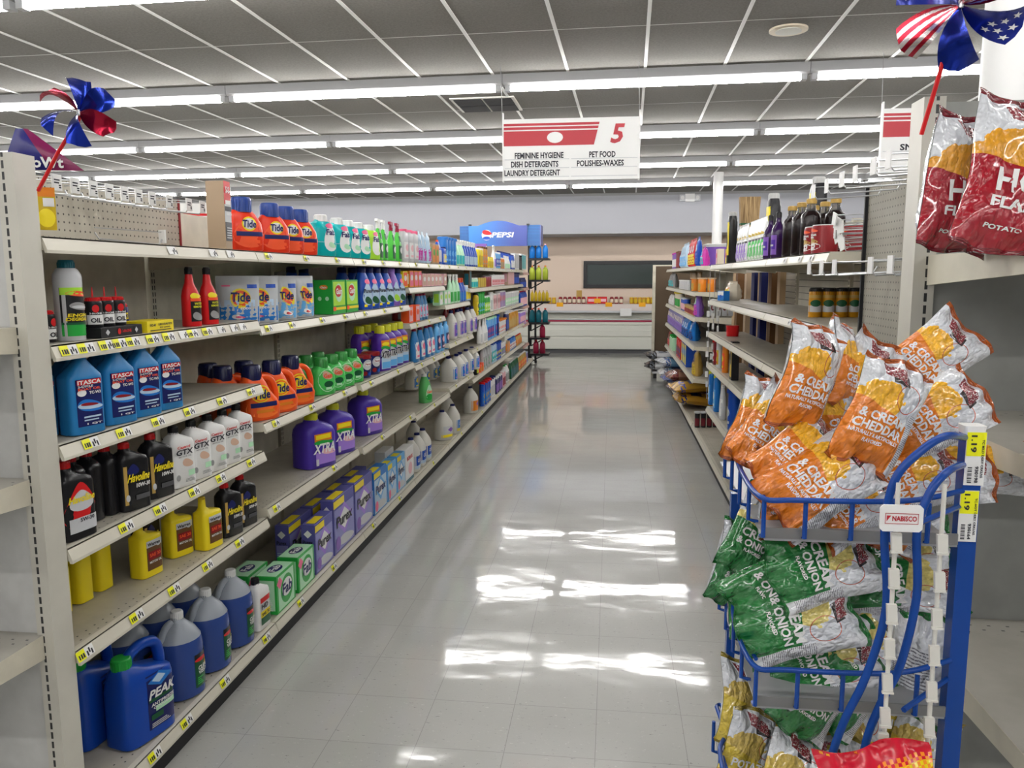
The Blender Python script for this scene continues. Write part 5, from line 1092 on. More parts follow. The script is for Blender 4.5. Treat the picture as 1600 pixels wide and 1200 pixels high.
FAR(1, 'rn3', 0.86, [('box', 0.089, 0.05, 0.268, 'black', None, 'dyellow', 'black', 'bug_bait_box', ((0.86, 5.69),), 'black and yellow box on the third shelf', 'box'),
('cyl', 0.092, 0.05, 0.261, 'dorange', 'orange', 'orangered', 'yellow', 'bug_spray_can', ((0.86, 6.13),), 'orange can with orange cap on the third shelf', 'can'),
('cyl', 0.094, 0.05, 0.25, 'silver', 'ylime', 'dyellow', 'red', 'bug_spray_can', ((0.86, 6.47),), 'grey can with yellow cap beside the orange can', 'can'),
('cyl', 0.095, 0.05, 0.213, 'maroon', 'red', 'dred', 'white', 'bug_spray_can', ((0.86, 6.68),), 'slim dark red can beside the orange cans', 'can'),
])
FAR(1, 'rn5', 0.49, [('cyl', 0.09, 0.085, 0.309, 'blue', 'blue', 'blue', 'silver', 'wipes_canister', ((0.88, 5.77),), 'dark blue canister on the lowest near shelf', 'canister'),
('tall', 0.092, 0.05, 0.28, 'silver', 'white', 'white', None, 'toilet_cleaner_bottle', ((0.86, 6.19),), 'slim white bottle on the lowest near shelf', 'bottle'),
('squat', 0.095, 0.054, 0.325, 'mblue', 'ylime', 'sky', 'white', 'cleaner_bottle', ((0.86, 6.55),), 'larger blue bottle with yellow top on the lowest near shelf', 'bottle'),
('squat', 0.097, 0.05, 0.31, 'mblue', 'ylime', 'sky', 'white', 'cleaner_bottle', ((0.86, 6.91),), 'blue bottle with yellow top left of a second one', 'bottle'),
])
# ================================================================ RIGHT RUN, NEAR PRODUCTS
BUILD.update({
 'syrup': lambda: bottle('syrup_bottle', .085, .085, .25, 'syr', (0.5, 0.5, 0.5), (.022, .022, 'gold'), [], [], body2=((0.012, 0.006, 0.006), .8), mat='glass', rough=.1),
 'pwine': lambda: bottle('juice_bottle', .072, .072, .24, 'wine', (0.03, 0.01, 0.06), (.013, .03, 'black'), [(-.45, .45, .08, .5, 'lpurple'), (-.4, .4, .2, .4, 'purple'), (-.3, .3, .26, .3, 'silver')], [], rough=.12),
 'coco': lambda: bottle('food_can', .105, .105, .13, 'cyl', 'dred', (.05, .006, 'silver'), [(-.5, .5, .06, .84, 'dred'), (-.42, .42, .1, .36, 'white', 'oval'), (-.4, .3, .32, .5, 'gold', 'lean'), (-.3, .3, .68, .8, 'orangered', 'lean')], [('Coconut', -.3, .3, .56, .64, 'white'), ('& Milk', -.2, .2, .48, .55, 'white')]),
 'spice': lambda: bottle('spice_jar', .058, .058, .135, 'cyl', 'amber', (.028, .03, 'black'), [(-.5, .5, .14, .78, 'amber'), (-.5, .5, .18, .4, 'silver'), (-.4, .4, .36, .6, 'dgreen', 'oval'), (-.5, .5, .66, .76, 'gold')]),
 'spicer': lambda: bottle('spice_jar', .058, .058, .135, 'cyl', 'tan', (.028, .03, 'black'), [(-.5, .5, .14, .78, 'orangered'), (-.5, .5, .18, .4, 'silver'), (-.4, .4, .36, .6, 'dgreen', 'oval')]),
 'cardv': lambda: pouch('wipes_pack', .11, .05, .25, 'white', [(-.46, .46, .05, .5, 'violet'), (-.46, .46, .48, .53, 'ink'), (-.4, .4, .6, .68, 'dyellow', 'lean')], seed=5),
 'cardg': lambda: pouch('wipes_pack', .11, .05, .25, 'white', [(-.46, .46, .05, .5, 'gain'), (-.46, .46, .48, .53, 'ink'), (-.4, .4, .6, .68, 'dyellow', 'lean')], seed=6),
 'redcup': lambda: bottle('plastic_cup', .1, .1, .1, 'tub', 'red', None, [], []),
 'mop': lambda: bottle('mop_refill', .09, .07, .4, 'squat', 'black', (.03, .04, 'white', 'trans'), [(-.2, .4, .15, .75, 'yellow'), (-.4, .2, .3, .6, 'black', 'lean')]),
 'bread': lambda: pouch('chip_pack', .2, .12, .15, 'cream', [(-.4, .4, .3, .7, 'dorange', 'oval'), (-.3, .3, .4, .6, 'yellow', 'oval')], seed=9),
 'jarb': lambda: bottle('jar', .085, .085, .14, 'cyl', 'amber', (.04, .02, 'dyellow'), [(-.5, .5, .14, .7, 'dyellow')]),
 'jarr': lambda: bottle('jar', .085, .085, .15, 'cyl', 'dred', (.03, .03, 'dred'), [(-.5, .5, .14, .66, 'cream')]),
 'redpack': lambda: carton('red_pack', .2, .1, .15, 'red', [(-.4, .4, .3, .7, 'lpink')]),
})
RT = 1.675
place('mop', .875, 6.1, RT, -90, 'black and yellow wrapped mop refill standing left on the right top shelf', 'mop refill', 'mop refills', sc=1.0)
place('mop', 1.02, 5.35, RT, -84, 'black and yellow wrapped mop refill standing behind the broom straw', 'mop refill', 'mop refills', sc=1.15)
place('mop', 1.05, 4.35, RT, -80, 'black and yellow wrapped mop refill standing behind the purple bottles', 'mop refill', 'mop refills', sc=1.1)
row('cardv', [(.88, 5.44), (.88, 5.54), (.88, 5.64), (.88, 5.75)], RT, 1, 'white and violet wipes pack on the right top shelf', 'wipes pack', 'wipes packs')
row('cardg', [(.88, 4.84), (.88, 4.94), (.88, 5.04), (.88, 5.15), (.88, 5.27)], RT, 1, 'white and green wipes pack on the right top shelf', 'wipes pack', 'wipes packs')
row('pwine', [(.865, 4.38), (.865, 4.6)], RT, 1, 'dark juice bottle with purple label at the shelf edge', 'bottle', 'dark juice bottles')
row('pwine', [(.95, 4.3), (.95, 4.5)], RT, 1, 'dark juice bottle with purple label in the second row', 'bottle', 'dark juice bottles')
row('syrup', [(.88, 3.76), (.88, 3.94), (.88, 4.14)], RT, 1, 'dark syrup bottle with golden cap in the front row', 'syrup bottle', 'dark syrup bottles')
row('syrup', [(.98, 3.74), (.98, 3.92), (.98, 4.12)], RT, 1, 'dark syrup bottle with golden cap in the second row', 'syrup bottle', 'dark syrup bottles')
row('coco', [(.88, 3.5), (.88, 3.63)], RT, 1, 'large dark red food can with white picture at the shelf edge', 'can', 'dark red food cans')
row('coco', [(1.0, 3.5), (1.0, 3.62)], RT, 1, 'large dark red food can in the second row behind the twin cans', 'can', 'dark red food cans')
for i in range(5): place('spice', .945 + .059 * i, 3.88 + .002 * i, 1.392, -8, 'black-lidded spice jar on the second right shelf, ' + ['leftmost', 'second from left', 'third from left', 'fourth from left', 'fifth from left'][i] + ' in front', 'spice jar', 'spice jars')
place('spicer', 1.27 - .03, 3.82, 1.392, 5, 'spice jar with orange label at the right end of the line', 'spice jar', 'spice jars')
for i in range(4): place('spice', .97 + .065 * i, 3.98, 1.392, 10, 'spice jar with black lid in the rear line, ' + ['leftmost', 'second from left', 'third from left', 'rightmost'][i], 'spice jar', 'spice jars')
place('redcup', .93, 6.3, 1.122, 0, 'bright red plastic cup on an empty shelf', 'cup')
place('bread', .96, 6.55, 1.392, -80, 'orange and cream snack bag at the far end of the second near shelf', 'bag')
BUILD['bluebox'] = lambda: carton('small_box', .1, .05, .075, 'mblue', [(-.45, .45, .55, .95, 'white'), (-.2, .2, .3, .6, 'blue', 'oval')])
place('bluebox', .87, 6.42, 1.392, -70, 'small blue and white box in front of the orange snack bag', 'box')
def straw_mat():
    m, nt, b = new_mat('broom_straw'); N = NT(m); x, y, z, P = N.pos(); mp = N.n('ShaderNodeMapping'); mp.inputs['Scale'].default_value = (1, 1, .04); nt.links.new(P, mp.inputs['Vector'])
    nt.links.new(N.ramp(N.noise(160, mp.outputs[0], 3), [(.35, (.14, .08, .03)), (.62, (.4, .27, .13))]), b.inputs['Base Color']); b.inputs['Roughness'].default_value = .8; return m
r = empty('whisk_broom', (.94, 5.78, 1.675), 0, 'tan straw broom head standing up behind the violet wipes packs', 'broom')
g = G().loft([[(x * a, y * b, z) for x, y in ((-1, -1), (1, -1), (1, 1), (-1, 1))] for z, a, b in ((0, .025, .02), (.12, .04, .03), (.2, .055, .035), (.45, .07, .03), (.453, .0, .0))])
o = g.make('straw_head', straw_mat(), r)
G().box(-.058, .058, -.037, .037, .2, .212).box(-.061, .061, -.037, .037, .26, .272).make('stitching', M('dgreen', .6), o)
for i, (x, y, t) in enumerate(((1.17, 5.75, .02), (1.16, 5.95, .03), (1.18, 6.12, .02), (1.16, 6.33, .03), (1.18, 6.55, .02), (1.17, 6.72, .03), (1.18, 7.2, .02), (1.16, 7.5, .03), (1.17, 7.8, .02))):
    c = ['tan', 'brown', 'cardb', 'navy', 'tan', 'navy', 'cardb', 'brown', 'tan'][i]
    o = G().box(-t, t, -.045, .045, 0, 1.5).make('standing_board', M(c, 0.6)); o.location = (x, y, .11); o.rotation_euler = (0, 0, .04 * (i % 3))
    tag(o, {'tan': 'light tan', 'brown': 'dark brown', 'cardb': 'cardboard brown', 'navy': 'dark blue'}[c] + ' long board standing behind the right shelves, %s' % nth(i, 9), 'board', 'boards standing behind the right shelves')
r = empty('bucket', (1.1, 8.75, 1.686), 0, 'clear bucket with white lid at the back of the far right top shelf', 'bucket')
G().loft([ring(0, .12, .12, p=2.4), ring(.2, .14, .14, p=2.4)]).make('bucket_body', M('lpurple', .3), r, smooth=50)
G().loft([ring(.2, .148, .148, p=2.4), ring(.225, .148, .148, p=2.4), ring(.235, .12, .12, p=2.4)]).make('lid', M('white', .35, 0, 'trans'), r, smooth=50)
# ---------------------------------------------------------------- peg hooks
def hook(L=.2):
    r = empty('peg_hook', (0, 0, 0)); mw = M('silver', .3, .8)
    g = G(); g.tube([(0, 0, .02), (.012, 0, 0), (L, 0, -.012), (L + .012, 0, .006)], .0028, 6); g.make('hook_wire', mw, r)
    G().tube([(0, 0, .035), (.01, 0, .035), (L + .01, 0, .03)], .002, 6).make('holder_wire', mw, r)
    g = G().box(L + .012, L + .016, -.02, .02, -.008, .038); g.make('label_holder', M('white', .4), r)
    return r
def hook_lab():
    r = hook(.14); g = G(); g.quad([(.1562 + .0008, -.018, -.004), (.1562 + .0008, .018, -.004), (.1562 + .0008, .018, .034), (.1562 + .0008, -.018, .034)])
    o = g.make('paper_tag', M('white', .6), r); g = G()
    for k in range(4):
        if k < 2: g.box(.1572, .1576, -.015, .006 + .003 * k, .012 + .008 * k, .016 + .008 * k)
        else: g.box(.1572, .1576, .004, .014, -.001 + .006 * (k - 2), .003 + .006 * (k - 2))
    g.make('tag_print', M('ink', .6), o); return r
BUILD['hookL'] = hook_lab; BUILD['hookR'] = lambda: hook(.22)
for i, y in enumerate((2.17, 2.25, 2.335, 2.415, 2.495, 2.575, 2.655, 2.765, 2.9, 3.0)):
    place('hookL', -1.75, y, 1.845, 0, 'wire peg hook with white paper tag on the left pegboard, ' + nth(i, 10), 'peg hook', 'tagged hooks on the left pegboard')
for i, y in enumerate((2.21, 2.34, 2.49, 2.64, 2.81, 3.0)):
    place('hookR', .938, y, 1.865, 180 + [0, 2, -2, 1, -1, 2][i], 'empty wire peg hook in the upper row on the right pegboard, ' + nth(i, 6), 'peg hook', 'upper hooks on the right pegboard')
for i, y in enumerate((2.15, 2.31, 2.67, 2.83, 3.0)):
    place('hookR', .938, y, 1.597, 180, 'empty wire peg hook in the lower row on the right pegboard, ' + nth(i, 5), 'peg hook', 'lower hooks on the right pegboard')
rnd = random.Random(5)
for i in range(7):
    o = place('hookR', 1.1 - .005 * i, 3.22 + .03 * (i % 3), RT + .012 + .016 * i, 184 + rnd.uniform(-14, 14), 'loose wire hook piled on the right top shelf end, %s' % ['lowest', 'second from bottom', 'third from bottom', 'middle', 'third from top', 'second from top', 'topmost'][i], 'peg hook', 'loose hooks piled on the right top shelf')
    o.rotation_euler = (rnd.uniform(-.5, .5), .0, o.rotation_euler[2])
o = place('hookR', -1.66, 2.42, TOPZ + .02, 62, 'loose wire hook lying on the left top shelf before the pegboard', 'peg hook')
# hanging packets at the left
BUILD['ypack'] = lambda: pouch('seed_packet', .06, .012, .14, 'dyellow', [(-.5, .5, .78, 1, 'dorange'), (-.1, .45, .55, .75, 'white'), (-.4, .45, .06, .5, 'yellow', 'oval')], seed=4)
place('ypack', -1.6, 2.12, 1.722, 40, 'narrow yellow packet hanging at the near end of the left pegboard', 'packet', sc=.85)
def tri():
    r = empty('candy_bag', (0, 0, 0)); g = G()
    n = 8
    for s in (-1, 1):
        b = len(g.v)
        for j in range(n + 1):
            t = j / n
            for i in range(n + 1):
                u = i / n; w_ = .2 * (1 - .86 * t); cx = -.045 * t - .02
                q = math.sin(PI * u) * math.sin(PI * min(1, t + .06))
                g.v.append((cx + w_ * (u - .5), s * (.012 * q + .0006), .105 * t))
        for j in range(n):
            for i in range(n):
                a = b + j * (n + 1) + i; f = (a, a + 1, a + n + 2, a + n + 1); g.f.append(f if s < 0 else f[::-1]); g.m.append(1 if i > 4 else 0)
    o = g.make('bag_body', [M((0.02, 0.02, 0.16), .25), M((0.2, 0.015, 0.08), .25)], r, smooth=60)
    g = G(); add_text(g, 'cHoWt', lambda x, z: (x, -.0145, z), -.085, .035, .004, .032); g.make('lettering', M('white', .5), o)
    return r
t_ = tri(); t_.location = (-1.475, 1.99, 1.87); t_.rotation_euler = (0, 0, .3); tag(t_, 'pointed dark blue and maroon candy bag hung by the left post under the pinwheel', 'bag')
# ================================================================ PINWHEELS
def foil_mat(name, kind):
    m, nt, b = new_mat(name); N = NT(m); u, v, UV = N.uv()
    b.inputs['Metallic'].default_value = .75; b.inputs['Roughness'].default_value = .22
    if kind == 'blue': c = (0.008, 0.03, 0.35)
    elif kind == 'red': c = (0.35, 0.006, 0.03)
    if kind == 'stripes':
        nt.links.new(N.mix(N.lt(N.frac(N.mul(u, 4.0)), .5), (0.65, 0.62, 0.6), (0.4, 0.01, 0.03)), b.inputs['Base Color'])
    elif kind == 'stars': b.inputs['Base Color'].default_value = (0.01, 0.025, 0.28, 1); b.inputs['Metallic'].default_value = .4
    else: b.inputs['Base Color'].default_value = (*c, 1)
    return m
F_B, F_R, F_S, F_T = foil_mat('foil_blue', 'blue'), foil_mat('foil_red', 'red'), foil_mat('foil_stripes', 'stripes'), foil_mat('foil_star_field', 'stars')
def pinwheel(head, foot, R_, label, tilt, kinds, nrm):
    r = empty('pinwheel', head, 0, label, 'pinwheel')
    H = Vector(head); Fv = Vector(foot) - H
    G().tube([tuple(Fv), tuple(Fv * .5), (0, 0.012, 0)], .0045, 8).make('stick', M('red', .3), r)
    n = len(kinds); nz = Vector(nrm).normalized(); e1 = nz.orthogonal().normalized(); e2 = nz.cross(e1)
    for k, kd in enumerate(kinds):
        a0 = 2 * PI * k / n + tilt; g = G(); g.uv = []; m_ = 8
        for j in range(m_ + 1):
            t = j / m_
            for i in range(5):
                s = i / 4
                ang = a0 + (s - .5) * (.95 - .3 * t) + .35 * t
                rr = R_ * (t ** .9) * (1 - .12 * abs(s - .5))
                lift = R_ * .55 * math.sin(PI * t) * (s ** 1.5) + R_ * .12 * t * math.sin(5 * s + k)
                P = e1 * math.cos(ang) * rr + e2 * math.sin(ang) * rr + nz * (lift + .004 * k / n)
                g.v.append(tuple(P)); g.uv.append((s, t))
        for j in range(m_):
            for i in range(4):
                a = j * 5 + i; g.f.append((a, a + 1, a + 6, a + 5)); g.m.append(0)
        o = g.make('foil_petal', {'b': F_B, 'r': F_R, 's': F_S, 't': F_T}[kd], r, smooth=60)
        if kd == 't':
            g2 = G()
            for (su, tu) in ((.2, .85), (.5, .85), (.8, .85), (.35, .68), (.65, .68), (.5, .52), (.25, .52)):
                def P_(s, t):
                    ang = a0 + (s - .5) * (.95 - .3 * t) + .35 * t; rr = R_ * (t ** .9) * (1 - .12 * abs(s - .5))
                    lift = R_ * .55 * math.sin(PI * t) * (s ** 1.5) + R_ * .12 * t * math.sin(5 * s + k)
                    return e1 * math.cos(ang) * rr + e2 * math.sin(ang) * rr + nz * (lift + .004 * k / n)
                for sg in (.0012, -.0012):
                    b_ = len(g2.v); g2.v.append(tuple(P_(su, tu) + nz * sg))
                    for q in range(10):
                        aa = 2 * PI * q / 10; rr = .085 if q % 2 == 0 else .036
                        g2.v.append(tuple(P_(su + rr * 1.1 * math.cos(aa), min(1, tu + rr * math.sin(aa))) + nz * sg))
                    for q in range(10): g2.f.append((b_, b_ + 1 + q, b_ + 1 + (q + 1) % 10)); g2.m.append(0)
            g2.make('star_print', M('white', .4), o)
    G().cyl(0, 0, -.006, .006, R_ * .06, 12).make('hub', M('silver', .3, .8), r)
pinwheel((-1.225, 1.76, 1.965), (-1.4, 1.835, 1.80), .085, 'blue and red foil pinwheel on a red stick above the left post', .5, 'brbbrb', (.35, -.8, .25))
pinwheel((.625, 1.62, 2.075), (.6, 1.7, 1.86), .115, 'star-spangled blue and red foil pinwheel on a red stick at upper right', .55, 'btsrts', (-.25, -.9, -.35))
# ================================================================ DRINK RACK with header sign
r = empty('drink_rack', (-1.5, 14.6, 0), 0, 'black metal drink rack with a blue arched header sign', 'display rack')
def lb(name, m, x0, x1, y0, y1, z0, z1, par=None): return bx(name, m, x0, x1, y0, y1, z0, z1, par or r)
mb = M('black', .4)
for x in (-.03, .09): lb('post', mb, x, x + .035, .0, .05, 0, 2.2)
lb('post', mb, -1.0, -.96, .0, .05, 0, 2.2)
def header_mat():
    m, nt, b = new_mat('header_blue'); N = NT(m); x, y, z, P = N.pos()
    f = N.math('MULTIPLY_ADD', x, .8, 2.2)
    nt.links.new(N.ramp(f, [(0.1, (0.0, 0.2, 0.62)), (.8, (0.012, 0.04, 0.3))]), b.inputs['Base Color']); b.inputs['Roughness'].default_value = .3; return m
g = G(); pts = [(-1.1, 2.135), (-.03, 2.135), (-.03, 2.5)]
for k in range(13):
    t = k / 12; x = -.18 - .75 * t; pts.append((x, 2.5 + .09 * math.sin(PI * t)))
pts.append((-1.1, 2.5))
g.loft([[(x, yy, z) for x, z in pts] for yy in (-.12, -.1)]); hd = g.make('header_panel', header_mat(), r)
m, nt, b = new_mat('ribbed_blue'); N = NT(m); x, y, z, P = N.pos()
nt.links.new(N.mix(N.lt(N.frac(N.mul(z, 38.0)), .3), (0.01, 0.13, 0.4), (0.005, 0.05, 0.2)), b.inputs['Base Color']); b.inputs['Roughness'].default_value = .4
lb('side_panel', m, -1.27, -1.1, -.09, -.07, 2.14, 2.5); lb('side_panel', m, -.03, .2, -.09, -.07, 2.14, 2.51)
e_ = lb('end_panel', M((0.16, 0.17, 0.4), .4), .2, .215, -.09, .35, 2.14, 2.51)
for x in (-1.1, -.04): lb('clip', mb, x, x + .05, -.125, -.08, 2.5, 2.53)
fn = lambda x, z: (x, -.1215, z); fn2 = lambda x, z: (x, -.123, z)
g = G(); add_patch(g, fn, -.86, -.68, 2.24, 2.43, 0, 'oval'); add_patch(g, fn2, -.85, -.69, 2.335, 2.425, 1, 'lean'); add_patch(g, fn2, -.84, -.7, 2.25, 2.31, 2, 'oval')
lo = g.make('globe_emblem', [M('white', .4), M('red', .4), M('blue', .4)], hd)
g = G(); add_text(g, 'PEPSI', fn2, -.68, -.29, 2.29, 2.385, shear=.25); g.make('lettering', M('white', .4), lo)
lev = [1.915, 1.525, 1.135, .75, .47, .175]
for z in lev:
    s_ = G().box(0, .36, -.1, .3, z - .035, z).make('rack_shelf', mb, r)
    G().box(.0, .04, -.02, .02, z - .16, z).put(G().tube([(.02, 0, z - .16), (.25, 0, z - .035)], .012, 6)).make('bracket', mb, s_)
for nm, k, c, cp, n_, txt in (('a', 0, 'mblue', 'lpink', 3, 'blue sports drink bottle with pink cap on the top rack shelf'), ('b', 1, (0.35, 0.42, 0.04), 'dorange', 3, 'yellow-green drink bottle with orange cap on the second rack shelf'), ('c', 2, 'dyellow', 'gold', 5, 'short yellow drink bottle on the third rack shelf'),
                       ('d', 3, 'dteal', 'orangered', 3, 'teal drink bottle with red cap on the fourth rack shelf'), ('e', 4, 'berry', 'berry', 1, 'single dark red drink bottle on the fifth rack shelf'), ('f', 5, 'berry', 'red', 2, 'dark red drink bottle on the lowest rack shelf')):
    H = .2 if nm == 'c' else .26
    BUILD['dr' + nm] = gen('round', .105 if n_ < 5 else .062, .105 if n_ < 5 else .062, H, c, cp, None, 'silver' if 0 else None, 'drink_bottle')
    for i in range(n_):
        dx = {3: .12, 5: .068, 1: .1, 2: .12}[n_]; x0 = {1: .24, 2: .12}.get(n_, .05)
        place('dr' + nm, -1.5 + x0 + dx * i, 14.6, lev[k] , 0, txt if n_ == 1 else txt + ', ' + (['leftmost', 'second from left', 'middle', 'second from right', 'rightmost'][i] if n_ == 5 else (['left one', 'middle one', 'right one'][i] if n_ == 3 else ['left one', 'right one'][i])), 'drink bottle', 'drink bottles on the rack')
G().box(.1, .14, -.06, .0, .0, .05).make('caster', mb, r)
# ================================================================ FREEZER CASE at the back wall
r = empty('freezer_case', (0, 16.5, 0), 0, 'long low white refrigerated case with red stripe along the back wall', 'refrigerated case')
x0, x1 = -4.5, 3.2
prof = [(.06, 0), (.06, .085), (0, .09), (0, .3), (.02, .305), (.02, .345), (0, .36), (0, .48), (.02, .49), (.02, .58), (0, .6), (0, .7), (.07, .72), (.07, .55), (.7, .55), (.72, .82), (.62, .84), (.62, 1.0), (.95, 1.0), (.95, 0)]
g = G(); g.loft([[(xx, y, z) for y, z in prof] for xx in (x0, x1)]); g.make('case_body', M((0.62, 0.62, 0.56), .4), r)
lb('kick_plate', M('dgrey', .5), x0, x1, .045, .058, 0, .08); lb('red_stripe', M('berry', .3), x0, x1, -.01, 0, .655, .69); lb('bumper', M('silver', .25, .6), x0, x1, -.015, .0, .69, .715)
lb('upper_rail', M((0.7, 0.62, 0.58), .4), x0, x1, .55, .62, .86, 1.0); lb('lower_rail', M('silver', .3, .5), x0, x1, .5, .55, .82, .86)
for i, (dx, c) in enumerate(((-.95, 'dgrey'), (-.82, 'brown'), (-.5, 'dgrey'), (-.38, 'berry'), (-.2, 'dgrey'), (.15, 'grey'), (.5, 'black'), (.78, 'dgrey'))):
    o = G().box(-.05, .05, -.03, .03, 0, .1 + .02 * (i % 2)).make('meat_package', M(c, .4)); o.location = (dx, 16.85, .551); o.rotation_euler = (0, 0, .2 * (i % 3))
    tag(o, 'small dark wrapped package inside the open case, %s from left' % ['first', 'second', 'third', 'fourth', 'fifth', 'sixth', 'seventh', 'eighth'][i], 'package', 'packages inside the case')
def jars(key, xs, txt, grp):
    n = len(xs)
    for i, x in enumerate(xs): place(key, x, 17.25, 1.0, 0, txt + ', %s from left' % ['first', 'second', 'third', 'fourth', 'fifth', 'sixth', 'seventh', 'eighth'][i], 'jar', grp)
jars('jarb', [-1.34, -1.24], 'yellow lidded jar left end of the case top', 'jars on the case top')
jars('jarr', [-1.1 + .1 * k for k in range(6)], 'dark red jar left of the red packs on the case', 'jars on the case top')
place('redpack', -.42, 17.25, 1.0, 0, 'bright red pack between dark red jars on the case top', 'pack')
place('redpack', -.2, 17.25, 1.0, 0, 'second red pack right of the first on the case top', 'pack')
jars('jarr', [.0 + .1 * k for k in range(3)], 'dark red jar right of the red packs', 'jars on the case top')
jars('jarb', [.42 + .088 * k for k in range(8)][:8], 'yellow lidded jar under the window on the case top', 'jars on the case top')
for i, x in enumerate((-1.1, -.3, -.06, .64)):
    o = G().box(-.07, .07, -.004, 0, -.045, .045).make('price_card', M((0.85, 0.4, 0.01), .5)); o.location = (x, 17.045, .99 if i != 1 else 1.07)
    tag(o, 'orange price card on the case front rail, %s from left' % ['first', 'second, higher', 'third', 'fourth'][i], 'price card', 'orange price cards')
o = G().box(-.12, .12, -.004, 0, -.08, .08).make('paper_notice', M('white', .6)); o.location = (.3, 16.97, .83); tag(o, 'white paper notice hanging on the case front', 'notice')
# ================================================================ SNACK BAGS
def bag_mat(name, low, chip, crimp, bagw=(0.66, 0.68, 0.72)):
    m, nt, b = new_mat(name); N = NT(m); u, v, UV = N.uv()
    # u 0..1 front, 1..2 back; v 0 bottom..1 top
    fr = N.lt(u, 1.0)
    bnd = N.math('MULTIPLY_ADD', u, -.16, .58)
    lowm = N.mul(N.lt(v, bnd), fr)
    nz = N.noise(9, UV, 3)
    dx = N.math('DIVIDE', N.add(u, -.33), .36); dy = N.math('DIVIDE', N.add(v, -.6), .17)
    rr = N.add(N.add(N.mul(dx, dx), N.mul(dy, dy)), N.mul(N.add(nz, -.5), 1.1))
    chipm = N.mul(N.mul(N.lt(rr, .8), fr), N.gt(v, bnd))
    chipc = N.ramp(N.noise(16, UV, 4, .7), [(.35, chip), (.6, tuple(min(1, k * 1.35) for k in chip))])
    r2x = N.math('DIVIDE', N.add(u, -.68), .17); r2y = N.math('DIVIDE', N.add(v, -.66), .13)
    rg = N.add(N.mul(r2x, r2x), N.mul(r2y, r2y)); ringm = N.mul(N.band(rg, .88, 1.0), fr)
    lx = N.add(u, -.42); ly = N.add(v, -.855); lr = N.math('ADD', lx, N.mul(ly, .4))
    logo = N.mul(N.mul(N.lt(N.math('ABSOLUTE', lr), .16), N.lt(N.math('ABSOLUTE', N.add(ly, N.mul(lx, .15))), .055)), fr)
    scr = N.noise(55, UV, 2, .6)
    box_ = N.mul(N.mul(N.lt(N.math('ABSOLUTE', N.add(lr, -.06)), .13), N.lt(N.math('ABSOLUTE', N.add(ly, .05)), .045)), fr)
    side = N.band(u, .84, 1.22)
    lines = N.mul(N.mul(side, N.lt(N.frac(N.mul(v, 60.0)), .38)), N.mul(N.band(v, .1, .56), N.gt(N.noise(60, UV, 1), .42)))
    backp = N.mul(N.mul(N.band(u, 1.3, 1.72), N.band(v, .12, .72)), N.mul(N.lt(N.frac(N.mul(v, 34.0)), .4), N.gt(N.noise(45, UV, 1), .4)))
    lines = N.math('MAXIMUM', lines, backp)
    c = bagw
    c = N.mix(lowm, c, N.mix(N.noise(5, UV, 2), low, tuple(k * .75 for k in low)))
    c = N.mix(N.mul(side, 1.0), c, (0.7, 0.71, 0.74))
    c = N.mix(chipm, c, chipc)
    c = N.mix(N.mul(ringm, N.math('SUBTRACT', 1.0, lowm)), c, (0.5, 0.1, 0.05))
    c = N.mix(box_, c, (0.03, 0.02, 0.02))
    c = N.mix(logo, c, N.mix(N.gt(scr, .58), (0.2, 0.02, 0.03), (0.7, 0.6, 0.6)))
    c = N.mix(lines, c, (0.16, 0.16, 0.19))
    c = N.mix(N.math('MAXIMUM', N.gt(v, .955), N.lt(v, .03)), c, crimp)
    b.inputs['Roughness'].default_value = .2
    nt.links.new(c, b.inputs['Base Color'])
    b.inputs['Coat Weight'].default_value = .9; b.inputs['Coat Roughness'].default_value = .06
    g_ = N.n('ShaderNodeNewGeometry'); bu = N.n('ShaderNodeBump'); bu.inputs['Strength'].default_value = .9; bu.inputs['Distance'].default_value = .012
    rg1 = N.math('ABSOLUTE', N.add(N.noise(4.5, UV, 2, .5), -.5)); rg2 = N.math('ABSOLUTE', N.add(N.noise(9.5, UV, 2, .5), -.5))
    h_ = N.add(N.add(N.mul(N.noise(7, UV, 3, .6), .5), N.add(N.mul(rg1, 2.6), N.mul(rg2, 1.0))), N.mul(N.math('SINE', N.mul(v, 420.0)), N.mul(N.math('MAXIMUM', N.gt(v, .955), N.lt(v, .03)), .1)))
    nt.links.new(h_, bu.inputs['Height']); nt.links.new(bu.outputs[0], b.inputs['Normal'])
    return m
FL = {
 'o': (bag_mat('snack_film_orange', (0.85, 0.23, 0.008), (0.74, 0.38, 0.015), (0.5, 0.1, 0.01)), [('& CREAM', .1, .8, .395, .48), ('CHEDDAR', .08, .82, .295, .38), ('NATURALLY & ARTIFICIALLY', .08, .8, .245, .28), ('FLAVORED', .3, .58, .19, .225)]),
 'g': (bag_mat('snack_film_green', (0.012, 0.2, 0.035), (0.6, 0.5, 0.15), (0.01, 0.18, 0.03)), [('CREAM', .14, .8, .4, .49), ('& ONION', .12, .8, .3, .38), ('FLAVORED', .3, .62, .24, .275)]),
 'y': (bag_mat('snack_film_yellow', (0.72, 0.53, 0.05), (0.5, 0.36, 0.08), (0.35, 0.26, 0.03)), [('POTATO', .12, .8, .38, .47), ('CHIPS', .2, .7, .27, .35)]),
 'r': (bag_mat('snack_film_red', (0.4, 0.006, 0.02), (0.62, 0.28, 0.02), (0.22, 0.01, 0.02)), [('HOT', .2, .78, .34, .5), ('FLAMIN', .18, .8, .24, .31), ('POTATO CHIPS', .2, .78, .12, .145)]),
}
